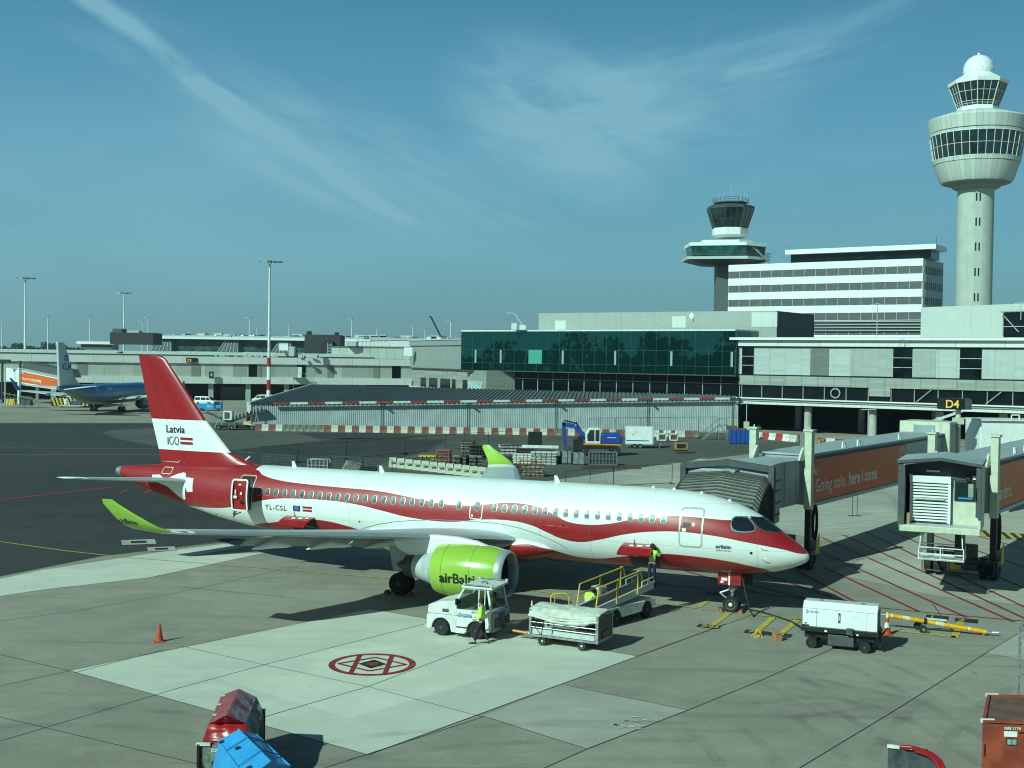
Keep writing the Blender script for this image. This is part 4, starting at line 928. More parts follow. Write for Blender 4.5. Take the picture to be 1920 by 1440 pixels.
# grey block between the two piers
p, q = D(770, 640, 262), D(876, 640, 232)
MG = Wall('grey_link_block', 'grey ribbed link building left of the green glass lounge', 'link building', (p.x, p.y), (q.x, q.y))
L = MG.L
MG.box('upper_wall', 0, L, 9.3, 13.9, -9, 0, FG); MG.box('cornice', 0, L, 14.0, 15.1, -9, .3, FG); MG.box('roof_edge', 0, L, 15.1, 15.3, -9, .5, LGREY); MG.box('dark_gap', 0, L, 13.85, 14.0, -9, .02, DGREY)
MG.box('soffit_line', 0, L, 9.1, 9.3, -9, .25, DGREY); MG.box('lower_wall', 0, L+9, 5.2, 9.1, -9, -.3, FL2)
for a, b in ((787, 797), (803, 818), (824, 842), (846, 852), (866, 874)):
    MG.box('window', x_on(MG, a), x_on(MG, b), 5.3, 7.2, -.3, -.22, DKGL)
MG.box('lit_window', x_on(MG, 876), x_on(MG, 902), 5.3, 7.0, -.3, -.2, mat('pale_blind', (.35, .50, .47), .5, var=.2, scale=2))
t = tag(MB().box((0, 0, 0), (1.9, .6, 1.9)).build('wall_unit', [WHITE], None, bevel=.1), 'white square unit on the corner of the grey link building', 'wall unit'); t.location = D(765.5, 668, 258)
# left pier -----------------------------------------------------------------
p, q = D(-60, 720, 282), D(772, 720, 311)
LP = Wall('low_pier', 'long low white pier with a row of grey blinds across the left', 'pier', (p.x, p.y), (q.x, q.y))
L = LP.L; z1, z2, z3, z4 = ZD(400, 669, 293), ZD(400, 682, 293), ZD(400, 707, 293), ZD(400, 720, 293)
LP.box('upper_fascia', 0, L, z2, z1, -18, .5, FW); LP.box('roof', 0, L, z1, z1+.12, -18, .1, ROOFM)
LP.box('blind_band', 0, L, z3, z2, -1, 0, FP); LP.box('lower_fascia', 0, L, z4, z3, -16, .6, FW)
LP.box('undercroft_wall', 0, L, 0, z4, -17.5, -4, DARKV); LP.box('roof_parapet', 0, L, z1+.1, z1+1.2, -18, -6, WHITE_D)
LP.box('shadow_line', 0, L, z1+.14, z1+.42, -6, -5.2, DGREY)
for px in (396, 466, 538, 610, 680, 330, 250, 180, 100): a = x_on(LP, px); LP.box('column', a-.6, a+.6, 0, z4, -1.4, -.5, CONCR)
LP.box('roller_door', x_on(LP, 415), x_on(LP, 462), .1, 3.4, -4, -3.8, DGREY)
for a, b in ((466, 482), (557, 573), (735, 751)): LP.box('window', x_on(LP, a), x_on(LP, b), z3+.1, z2-.1, -.2, .12, DKGL)
for a, b in ((478, 490), (614, 626), (700, 711), (359, 376), (145, 163), (75, 90)): LP.box('brown_blind', x_on(LP, a), x_on(LP, b), z3+.1, z2-.1, -.2, .1, mat('brown_blind', (.22, .21, .17), .7, var=.15))
d = LP.box('white_door', x_on(LP, 558), x_on(LP, 566), z3, z2-.6, .12, .2, WHITE); a = x_on(LP, 556)
mb = MB(); mb.bb(a-1, a+2, -2.4, -.6, z3-.1, z3+.05)
mb.bar((a+2, -1.5, z3), (a+5.2, -1.5, z4-1.5), .9, .25)
for u in range(4): mb.tube((a-1+u, -2.4, z3), (a-1+u, -2.4, z3+1.1), .05, 5)
mb.bar((a-1, -2.4, z3+1.1), (a+2, -2.4, z3+1.1), .08, .08).bar((a+2, -2.0, z3+1.1), (a+5.2, -2.0, z4-.4), .08, .08).bar((a-1, -2.4, z4-2.5), (a-1, -2.4, z3), .1, .1)
mb.build('escape_stair', [STEEL], LP.o)
for a0, b0, t_ in ((352, 370, 'C5'),):
    c = LP.box('gate_sign', x_on(LP, a0-3), x_on(LP, b0), ZD(360, 679.5, 292), ZD(360, 671, 292), .5, .7, BLACK); xx = x_on(LP, a0-1)
    vs, fs = text2d(t_, .85, .02); decal('sign_lettering', vs, fs, lambda u, v: Vector((xx+u, -.73, ZD(360, 678, 292)+v)), mat('amber_lettering', (.8, .5, .1), .5, var=0, emit=((1, .55, .1), .35)), c)
a = x_on(LP, 392); c = LP.box('docking_display', a, a+1.1, ZD(390, 710, 292), ZD(390, 697, 292), 1.4, 2.0, BLACK)
MB().bb(a+.35, a+.75, -2.03, -2.0, ZD(390, 706, 292), ZD(390, 700, 292)).build('screen', [LGREY], c); MB().bar((a+.5, -.2, z3), (a+.5, -1.8, z3+.4), .15, .15).build('bracket', [DGREY], c)
# raised deck between the low pier and the link block
p, q = D(622, 660, 318), D(770, 660, 310)
UP = Wall('rooftop_deck_block', 'row of grey panels standing on the low pier roof beside the link building', 'roof block', (p.x, p.y), (q.x, q.y))
UP.box('panel_wall', 0, UP.L, z1, ZD(700, 652, 314), -3, 0, facade_mat('pale_green_panels', (.34, .36, .33), 2.3, 0, .4, wl=.05, hvar=.12)); UP.box('top_rail', 0, UP.L, ZD(700, 652, 314), ZD(700, 649.5, 314), -3, .2, DGREY)
# far hall with sloping glass
p, q = D(286, 640, 398), D(572, 640, 400)
FH = Wall('far_glass_hall', 'far low hall with white roof line and slanted glass bays', 'hall', (p.x, p.y), (q.x, q.y))
zt_, zb_ = ZD(430, 634, 398), ZD(430, 660, 398)
FH.box('roof', -1, FH.L+22, zt_-.5, zt_+.3, -14, 2.5, WHITE); FH.box('glass_wall', 0, FH.L, zb_-4, zt_-.5, -10, 0, mat('far_glass', (.05, .09, .09), .15, var=.5, scale=.25))
FH.box('base_wall', 0, FH.L+20, 0, zb_, -8, 1, WHITE_D)
for px in (296, 420, 520):
    a = x_on(FH, px); mb = MB(); mb.prism([(a, 0), (a+7, 0), (a+7, .1), (a, .1)], 0, .1)
    mb = MB(); mb.hexa([(a-1.6, -3.6, zb_), (a+5.4, -3.6, zb_), (a+7, 0, zb_), (a, 0, zb_)], [(a+.6, -.6, zt_-.6), (a+4.4, -.6, zt_-.6), (a+5.0, 0, zt_-.6), (a, 0, zt_-.6)]); mb.build('slanted_bay', [mat('bay_glass', (.10, .14, .14), .3, var=.3)], FH.o)
    for k in range(6): MB().bar((a-1.4+k*1.3, -3.65, zb_), (a+.6+k*.75, -.65, zt_-.6), .15, .15).build('glazing_bar', [LGREY], FH.o)
def block(name, label, cat, px0, px1, py0, py1, y, m, dep=8., zb_=0., extra=()):
    a, b = D(px0, py0, y), D(px1, py0, y); o = thing(name, label, cat, (a.x, y, 0)); z = a.z; w_ = b.x-a.x; zz = ZD(px0, py1, y) if py1 else zb_
    MB().bb(0, w_, 0, dep, zz, z).build('wall', [m], o)
    for e in extra: MB().bb(w_*e[0], w_*e[1], e[4], e[5], z+e[2], z+e[3]).build('roof_unit', [e[6]], o)
    return o
o = block('dark_plant_room', 'dark boxy plant room on stilts behind the blue airliner tail', 'plant room', 206, 287, 623, 645, 345, mat('plant_room_black', (.028, .03, .033), .7, var=.1), 9, 0, ((.06, .28, 0, 1.1, 0, 4, DGREY), (.38, .65, 0, .6, 1, 4, LGREY)))
MB().bb(0, 14, 1, 3, 9, 12.2).build('stilts', [DSTEEL], o)
o = block('dark_plant_room', 'dark boxy plant room with two roof cowls behind the middle lamp masts', 'plant room', 571, 638, 627, 664, 325, MATS['plant_room_black'], 9, 0, ((.06, .17, 0, .9, 0, 2, BLACK), (.84, .94, 0, .7, 0, 2, BLACK)))
o = block('white_canopy_block', 'thin white canopy building left of the plant room on stilts', 'canopy', 152, 210, 642, 655, 352, mat('shaded_glass', (.09, .12, .12), .4, var=.3), 6)
MB().bb(-1, 10, -1, 6, 14.1, 14.9).build('roof', [WHITE], o)
o = block('ventilation_tower', 'black louvred ventilation stack at the left end of the rooftop deck', 'ventilation stack', 602, 622, 640, 669, 322, BLACK, 4)
# office block
p, q = D(1366, 497, 315), D(1731, 484, 287)
OF = Wall('office_block', 'white office block with bands of dark windows in front of the towers', 'office block', (p.x, p.y), (q.x, q.y))
L = OF.L; zT = ZD(1366, 497, 315); OFW = facade_mat('office_white', (.80, .81, .77), 6., 0, .6, wl=.01, hvar=.015); OWG = mat('office_window_glass', (.10, .105, .10), .35, var=.1, spec=.6)
e = OF.loc(D(1769, 493, 299)); e = Vector((e.x, e.y, 0))
OF.box('wall', 0, L, 0, zT-1.75, -12, -.35, OFW); OF.box('parapet', 0, L, zT-1.75, zT, -12, 0, OFW)
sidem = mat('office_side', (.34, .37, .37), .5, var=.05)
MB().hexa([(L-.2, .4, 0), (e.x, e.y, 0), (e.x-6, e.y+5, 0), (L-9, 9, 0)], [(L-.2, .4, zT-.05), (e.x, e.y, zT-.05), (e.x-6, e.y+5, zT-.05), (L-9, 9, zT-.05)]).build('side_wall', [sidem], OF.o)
for k in range(5):
    z = zT-1.75-1.85-k*3.72
    OF.box('window_band', .25, L-.25, z, z+1.85, -.3, -.12, OWG); OF.box('spandrel', 0, L, z-1.87, z, -.35, 0, OFW)
    mb = MB()
    for i in range(18): x = .15+i*(L-.4)/17; mb.bb(x, x+.1, -.0, .15, z, z+1.85)
    mb.build('window_mullions', [LGREY], OF.o)
    n = Vector((e.y, -e.x+L, 0)); dd = (e-Vector((L, 0, 0))); dn = Vector((dd.y, -dd.x, 0)).normalized()
    mb = MB(); A = Vector((L-.2, .4, 0))+dn*.03; B = e+dn*.03
    mb.quad(A+Vector((0, 0, z)), B+Vector((0, 0, z)), B+Vector((0, 0, z+1.85)), A+Vector((0, 0, z+1.85))); mb.build('side_window_band', [GLASS], OF.o)
    mb = MB(); dv = (B-A)/11
    for i in range(1, 11): c = A+dv*i+dn*.05; mb.box((c.x, c.y, z), (.3, .3, 1.85))
    mb.build('side_fins', [LGREY], OF.o)
a, b = x_on(OF, 1476), L-.5
OF.box('penthouse', a, b+2, zT, ZD(1600, 472, 297), -9, -1.2, DKGL); OF.box('penthouse_roof', a-1, b+3.5, ZD(1600, 472, 297)-.1, ZD(1600, 464, 297), -10, .3, OFW)
OF.box('louvre_band', 0, L, 19.4, 22.2, 0, .1, DGREY)
for i in range(4): OF.box('louvre', 0, L, 19.6+i*.75, 19.75+i*.75, .1, .5, LGREY)
MB().tube((a-.8, 2, ZD(1600, 464, 297)), (a-.8, 2, ZD(1600, 464, 297)+1.3), .05).tube((b+3, 2, ZD(1600, 464, 297)), (b+3, 2, ZD(1600, 464, 297)+2), .05).build('aerials', [DGREY], OF.o)
# old tower
c0 = D(1369, 430, 330); ot = thing('old_control_tower', 'old dark control tower with wide viewing deck and aerials above the office block', 'control tower', (c0.x, 330, 0)); k = 330/F_PX
zz = lambda py: ZD(1369, py, 330)
MB().bb((1343-1369)*k, (1366-1369)*k, -1.6, 1.9, 0, zz(490)).build('shaft', [mat('dark_shaft', (.10, .12, .125), .7, var=.06)], ot)
def octo(name, prof, mats, par, n=8, rot=pi/8, sx=1., sy=1., off=(0, 0), smooth=None):
    """prof: (radius, z, material of the band above)"""
    mb = MB(); K = len(prof)
    for r, z, _ in prof:
        for i in range(n): a = 2*pi*i/n+rot; mb.v.append(Vector((off[0]+r*cos(a)*sx, off[1]+r*sin(a)*sy, z)))
    for j in range(K-1):
        for i in range(n): mb.f.append((j*n+i, j*n+(i+1) % n, (j+1)*n+(i+1) % n, (j+1)*n+i)); mb.m.append(prof[j][2])
    mb.f.append(tuple(range(n))[::-1]); mb.m.append(0); mb.f.append(tuple((K-1)*n+i for i in range(n))); mb.m.append(0)
    return mb.build(name, mats, par, smooth=smooth)
x0, x1 = (1284-1369)*k, (1438-1369)*k; xc = (x0+x1)/2
mb = MB(); hx = (x1-x0)/2
def slab(z0, z1, s0, s1, m, name, cut=.0):
    mb = MB(); P = lambda s, z: [(xc+hx*s*a_, hx*.85*s*b_, z) for a_, b_ in ((-1, -.55), (.38, -1), (1, -.5), (1, .6), (.2, 1), (-1, .6))]
    mb.v = [Vector(p) for p in P(s0, z0)+P(s1, z1)]; mb.f = [tuple(range(6))[::-1], tuple(range(6, 12))]+[(i, (i+1) % 6, 6+(i+1) % 6, 6+i) for i in range(6)]; mb.m = [0]*8
    return mb.build(name, [m], ot)
slab(zz(499), zz(490), .55, .95, BLACK, 'deck_underside'); slab(zz(490), zz(485), 1., 1., mat('deck_edge', (.45, .48, .47), .6, var=.05), 'deck_edge')
slab(zz(485), zz(465), .86, .90, mat('deck_glass', (.01, .09, .08), .08, var=.4, scale=.5), 'deck_windows'); slab(zz(465), zz(459), .93, .93, WHITE, 'deck_roof'); slab(zz(459), zz(453), .62, .6, WHITE_D, 'upper_roof')
mb = MB()
P = [(xc+hx*a_, hx*.85*b_) for a_, b_ in ((-1, -.55), (.38, -1), (1, -.5))]
for z in (zz(480), zz(477), zz(482.5)):
    for a, b in zip(P, P[1:]): mb.tube((*a, z), (*b, z), .06, 5)
for a, b in zip(P, P[1:]):
    for i in range(17): t_ = i/16; mb.tube((a[0]+(b[0]-a[0])*t_, a[1]+(b[1]-a[1])*t_, zz(485)), (a[0]+(b[0]-a[0])*t_, a[1]+(b[1]-a[1])*t_, zz(477)), .05, 4)
mb.build('deck_railing', [DSTEEL], ot)
mb = MB(); q = P[2]; mb.bar((xc+hx*.6, -hx*.75, zz(473)), (xc+hx*.98, -hx*.5, zz(497)), .3, .3).bar((xc+hx*.5, -hx*.85, zz(470)), (xc+hx*.9, -hx*.6, zz(492)), .12, .12); mb.build('outside_stair', [LGREY], ot)
CABG = mat('cab_glass', (.006, .022, .024), .04, var=.5, scale=.6, spec=1.)
octo('cab_base', [(4.2, zz(446), 0), (5.1, zz(442), 0), (5.1, zz(430), 0), (4.9, zz(429), 0)], [WHITE], ot)
cb = octo('cab', [(4.75, zz(430), 1), (6.6, zz(393), 0), (6.7, zz(389), 0), (5.6, zz(386), 0)], [DGREY, CABG], ot)
mb = MB()
for i in range(8):
    a, b = 2*pi*i/8+pi/8, 2*pi*(i+1)/8+pi/8
    for t_ in (0, .33, .66):
        p0 = Vector((4.8*cos(a), 4.8*sin(a), zz(430))).lerp(Vector((4.8*cos(b), 4.8*sin(b), zz(430))), t_); p1 = Vector((6.65*cos(a), 6.65*sin(a), zz(393))).lerp(Vector((6.65*cos(b), 6.65*sin(b), zz(393))), t_); mb.tube(p0, p1, .07, 5)
    for h in (.45, .75): r_ = (4.8+1.85*h)*1.005; z = zz(430)+(zz(393)-zz(430))*h; mb.tube((r_*cos(a), r_*sin(a), z), (r_*cos(b), r_*sin(b), z), .05, 5)
mb.build('cab_mullions', [DSTEEL], cb)
octo('roof_drum', [(3.6, zz(386), 0), (3.6, zz(384), 0), (4.7, zz(382), 0), (4.7, zz(380), 0)], [DGREY], ot)
mb = MB()
for i in range(24): a = 2*pi*i/24; mb.tube((4.9*cos(a), 4.9*sin(a), zz(382)), (4.9*cos(a), 4.9*sin(a), zz(373)), .04, 4)
for z in (zz(373), zz(377)): mb.path([(4.9*cos(2*pi*i/24), 4.9*sin(2*pi*i/24), z) for i in range(25)], .04, 4)
mb.build('roof_railing', [DSTEEL], cb)
mb = MB()
for px, py in ((1340, 364), (1344, 362), (1352, 362), (1368, 345), (1374, 362), (1388, 364), (1396, 358), (1402, 366)): mb.tube(((px-1369)*k*.9, -1, zz(383)), ((px-1369)*k*.9, -1, zz(py)), .06, 5)
mb.build('aerials', [LGREY], cb)
# tall tower
c0 = D(1829, 400, 343); nt_ = thing('control_tower', 'tall round concrete control tower with wide drum, glazed cab and white dome', 'control tower', (c0.x, 343, 0)); k = 343/F_PX
zz = lambda py: ZD(1829, py, 343)
MB().lathe([(32.3*k, 0), (32.3*k, zz(352))], (0, 0, 0), 'z', 48).build('shaft', [mat('tower_concrete', (.46, .48, .43), .8, var=.05, scale=.3, streak=.6)], nt_, smooth=40)
mb = MB()
for py in (374, 420, 466, 513, 560):
    for dx in (-.95, .05): mb.bb(dx-.9-.05, dx-.9+.38, -32.6*k, -31*k, zz(py+7), zz(py-8))
o = mb.build('slit_windows', [BLACK], nt_)
MB().bb(-1.95, 0, -32.45*k, -31*k, 0, zz(360)).build('window_strip', [mat('tower_strip', (.52, .54, .49), .7, var=.03)], nt_)
RIB = facade_mat('drum_panels', (.58, .60, .55), 1., 0, 1., hvar=0)
def ribmat():
    m = bpy.data.materials.new('ribbed_drum'); m.use_nodes = True; t = m.node_tree; n = NT(t); b = t.nodes['Principled BSDF']; tcx = nd('ShaderNodeTexCoord', t).outputs['Object']
    sp = nd('ShaderNodeSeparateXYZ', t); n.link(tcx, sp.inputs[0]); an = n.m('ARCTAN2', sp.outputs[1], sp.outputs[0]); fr_ = n.m('MULTIPLY', an, 48/(2*pi)); wn = nd('ShaderNodeTexWhiteNoise', t, noise_dimensions='1D'); n.link(n.m('FLOOR', fr_), wn.inputs['W'])
    g = n.m('LESS_THAN', n.m('FRACT', fr_), .07); c = n.mix(wn.outputs['Value'], (.52, .54, .49), (.62, .64, .59)); n.link(n.mix(n.m('MULTIPLY', g, .6), c, (.2, .2, .2)), b.inputs['Base Color']); b.inputs['Roughness'].default_value = .7
    return m
RIBM = ribmat()
def lat(name, prof, mats, n=48): mb = MB(); mb.lathe([(r*k, zz(y)) for r, y in prof], (0, 0, 0), 'z', n, m=0); return mb.build(name, mats, nt_, smooth=30)
lat('lower_collar', [(34, 357), (43, 352), (45, 346), (60, 345), (62, 342)], [mat('collar_concrete', (.30, .31, .29), .8, var=.05)])
lat('lower_drum', [(62, 344), (66, 338), (75, 310), (72, 309)], [RIBM]); lat('lower_gap', [(70, 310), (71, 303)], [BLACK])
dg = lat('drum_windows', [(76, 303), (84, 256), (80, 255)], [CABG]); lat('upper_gap', [(78, 256), (79, 250)], [BLACK])
mb = MB()
for i in range(36): a = 2*pi*i/36; mb.tube((76.3*k*cos(a), 76.3*k*sin(a), zz(303)), (84.3*k*cos(a), 84.3*k*sin(a), zz(256)), .10, 5)
for r_, y in ((77, 302), (80.4, 279), (84.2, 257)): mb.path([(r_*k*cos(2*pi*i/48), r_*k*sin(2*pi*i/48), zz(y)) for i in range(49)], .13 if y != 279 else .08, 5)
mb.build('drum_mullions', [WHITE_D], dg); lat('window_sill', [(76, 309), (77.5, 302), (74, 302)], [RIBM]); lat('window_head', [(84, 257), (85, 252), (80, 252)], [RIBM])
lat('upper_drum', [(84, 250), (89, 228), (86, 225), (50, 213), (38, 211)], [RIBM])
cabb = octo('cab_base', [(38*k, zz(212), 0), (36*k, zz(201), 0)], [WHITE], nt_)
cb = octo('cab', [(36*k, zz(203), 1), (51*k, zz(160), 0), (51*k, zz(158), 0)], [WHITE_D, CABG], nt_)
octo('cab_roof', [(53*k, zz(161), 0), (54*k, zz(155), 0), (33*k, zz(143), 0), (28*k, zz(140), 0)], [WHITE], nt_)
mb = MB()
for i in range(8):
    a, b = 2*pi*i/8+pi/8, 2*pi*(i+1)/8+pi/8
    for t_ in (0, .33, .66):
        p0 = Vector((36.2*k*cos(a), 36.2*k*sin(a), zz(203))).lerp(Vector((36.2*k*cos(b), 36.2*k*sin(b), zz(203))), t_); p1 = Vector((51.3*k*cos(a), 51.3*k*sin(a), zz(160))).lerp(Vector((51.3*k*cos(b), 51.3*k*sin(b), zz(160))), t_); mb.tube(p0, p1, .14 if t_ == 0 else .07, 5)
    for h in (.1, .2, .62): r_ = (36.2+15.1*h)*k; z = zz(203)+(zz(160)-zz(203))*h; mb.tube((r_*cos(a), r_*sin(a), z), (r_*cos(b), r_*sin(b), z), .07, 5)
mb.build('cab_mullions', [WHITE_D], cb)
mb = MB(); R_ = 27.5*k; zc = zz(131); mb.lathe([(R_*cos(a*pi/36)+.0, zc+R_*sin(a*pi/36)) for a in range(-12, 19)], (0, 0, 0), 'z', 40); mb.lathe([(.4, zc+R_), (.4, zc+R_+.6)], (0, 0, 0), 'z', 8)
mb.build('radar_dome', [WHITE], nt_, smooth=60)
mb = MB()
for i in range(60):
    a = i*2.4; e_ = math.asin(-.3+1.25*i/60) if -.3+1.25*i/60 < 1 else 1.4; p = Vector((cos(a)*cos(e_), sin(a)*cos(e_), sin(e_)))*(R_-.02)+Vector((0, 0, zc)); mb.box((p.x, p.y, p.z-.08), (.2, .2, .16))
mb.build('dome_studs', [mat('dome_stud', (.62, .64, .62), .5, var=0)], nt_)
# shed -----------------------------------------------------------------------
p, q = G(471, 806), Vector((37.4, 196.5, 0))
SH = Wall('long_shed', 'long low corrugated shed with dark ribbed roof and red and white eaves beam', 'shed', (p.x, p.y), (q.x, q.y))
L = SH.L
def corr(name, col, per, wv=.5, ax=0, rough=.5, dark=.55):  # groove shade drawn as soft dark stripes in the colour
    m = bpy.data.materials.new(name); m.use_nodes = True; t = m.node_tree; n = NT(t); b = t.nodes['Principled BSDF']; tcx = nd('ShaderNodeTexCoord', t).outputs['Object']
    sp = nd('ShaderNodeSeparateXYZ', t); n.link(tcx, sp.inputs[0]); fr_ = n.m('FRACT', n.m('DIVIDE', sp.outputs[ax], per)); g = n.smooth(n.m('ABSOLUTE', n.m('SUBTRACT', fr_, .5)), .18, .34)
    st = n.noise(n.scalev(tcx, (.7, .7, .2)), 1, 4, .6); c = n.mix(g, col, tuple(x*dark for x in col)); c = n.mix(n.m('MULTIPLY', n.smooth(st, .45, .75), .3), c, tuple(x*.6 for x in col))
    n.link(c, b.inputs['Base Color']); b.inputs['Roughness'].default_value = rough
    return m
CW_ = corr('painted_corrugation', (.33, .37, .37), .62); RF_ = corr('ribbed_roof', (.10, .11, .115), .95, dark=.45, rough=.6)
mb = MB(); zl, zr = 4.0, 5.45; n = 260
for i in range(n):                                      # real corrugation, one fold every .62 m
    x0, x1 = L*i/n, L*(i+1)/n; z_a, z_b = zl+(zr-zl)*i/n, zl+(zr-zl)*(i+1)/n; h = (x1-x0)/4; d_ = .07
    P = [(x0, 0), (x0+h, 0), (x0+1.4*h, d_), (x0+2.6*h, d_), (x0+3*h, 0), (x1, 0)]
    for a, b in zip(P, P[1:]): mb.quad((a[0], a[1], 0), (b[0], b[1], 0), (b[0], b[1], z_b), (a[0], a[1], z_a))
mb.build('front_wall', [mat('shed_wall', (.46, .50, .50), .5, var=.08, scale=.5)], SH.o)
bk = SH.loc(D(585, 722, 212)); br = SH.loc(Vector((37.3, 202, 5.55)))
mb = MB(); A, B, C_, E_ = Vector((-.3, -.35, zl)), Vector((L+.2, -.35, zr)), Vector((br.x, br.y, 5.75)), Vector((bk.x, bk.y, ZD(585, 722, 212)))
n = 110
for i in range(n):
    for (t0, t1, h0, h1) in ((0, .5, 0, 0), (.5, .62, 0, .16), (.62, .88, .16, .16), (.88, 1, .16, 0)):
        f0, f1 = (i+t0)/n, (i+t1)/n; up_ = Vector((0, 0, 1))
        mb.quad(A.lerp(B, f0)+up_*h0, A.lerp(B, f1)+up_*h1, E_.lerp(C_, f1)+up_*h1, E_.lerp(C_, f0)+up_*h0)
mb.build('roof', [mat('shed_roof', (.12, .13, .135), .55, var=.12, scale=.3)], SH.o, fix=False)
mb = MB(); mb.add([(0, 0, 0), (0, 0, zl), (E_.x, E_.y, E_.z-.1), (E_.x, E_.y, 0)], [(0, 1, 2, 3)]).add([(L, 0, 0), (L, 0, zr), (C_.x, C_.y, 5.65), (C_.x, C_.y, 0)], [(0, 1, 2, 3)]); mb.build('end_wall', [CW_], SH.o)
MB().bar(A+Vector((0, 0, .1)), E_+Vector((0, 0, .1)), .35, .3).build('verge_trim', [LGREY], SH.o)
mb = MB(); n = 28
for i in range(n):
    a, b = 3.2+(L-5)*i/n, 3.2+(L-5)*(i+1)/n; mb.bar((a, -.75, zl+.02+(zr-zl)*a/L), (b, -.75, zl+.02+(zr-zl)*b/L), .3, .34, 0 if i % 2 == 0 else 1)
mb.build('striped_beam', [mat('faded_red', (.30, .05, .045), .6, var=.3, scale=4), WHITE_D], SH.o)
mb = MB()
for a, b, m_ in ((0, 1.35, 1), (1.35, 2.6, 0), (2.6, 4.3, 1)): mb.bb(-.7, -.1, -.2, .2, a, b, m_)
mb.build('striped_corner_post', [RED, WHITE], SH.o)
for px in (716, 878, 1042, 1215, 1374):
    a = x_on(SH, px); mb = MB(); z = zl+(zr-zl)*a/L; mb.tube((a, -.25, 0), (a, -.25, z-.2), .06, 6).bar((a, -.25, z-.25), (a+.35, -1.2, z-.35), .35, .14); mb.build('wall_lamp', [DSTEEL], SH.o)
# ---------------------------------------------------------------- jet bridges
AD = mat('orange_advert', (.72, .115, .018), .45, var=.03)
BROOF = mat('bridge_roof', (.37, .41, .42), .5, var=.08, scale=.8, streak=1)
BSIDE = mat('bridge_side', (.30, .34, .37), .45, var=.06, scale=.8, streak=1.5)
BEIGE = mat('beige_paint', (.56, .57, .44), .5, var=.06, streak=2)
BDIR = Vector((.571, .821, 0))
def lion(par, fn, m):
    """line drawing of a seated maned beast, thick strokes"""
    mb = MB()
    def stroke(P, w_):
        P = [Vector(p) for p in P]
        for a, b in zip(P, P[1:]):
            d = (b-a).normalized(); n = Vector((-d.y, d.x))*w_/2; mb.add([fn(*(a-n)), fn(*(b-n)), fn(*(b+n)), fn(*(a+n))], [(0, 1, 2, 3)])
    for r in (.42, .30): stroke([(.62+r*cos(a*pi/10), 1.62+r*.9*sin(a*pi/10)) for a in range(-2, 15)], .05)
    stroke([(.45, 1.55), (.38, 1.35), (.5, 1.28)], .05); stroke([(.75, 1.7), (.85, 1.62)], .05)
    stroke([(.3, 1.2), (.15, .8), (.22, .3), (.05, .1), (.35, .08)], .06); stroke([(.95, 1.4), (1.1, .9), (1.05, .4), (1.2, .1), (.8, .08), (.75, .5)], .06); stroke([(.45, .7), (.5, .1)], .05)
    return mb.build('advert_lion', [m], par)
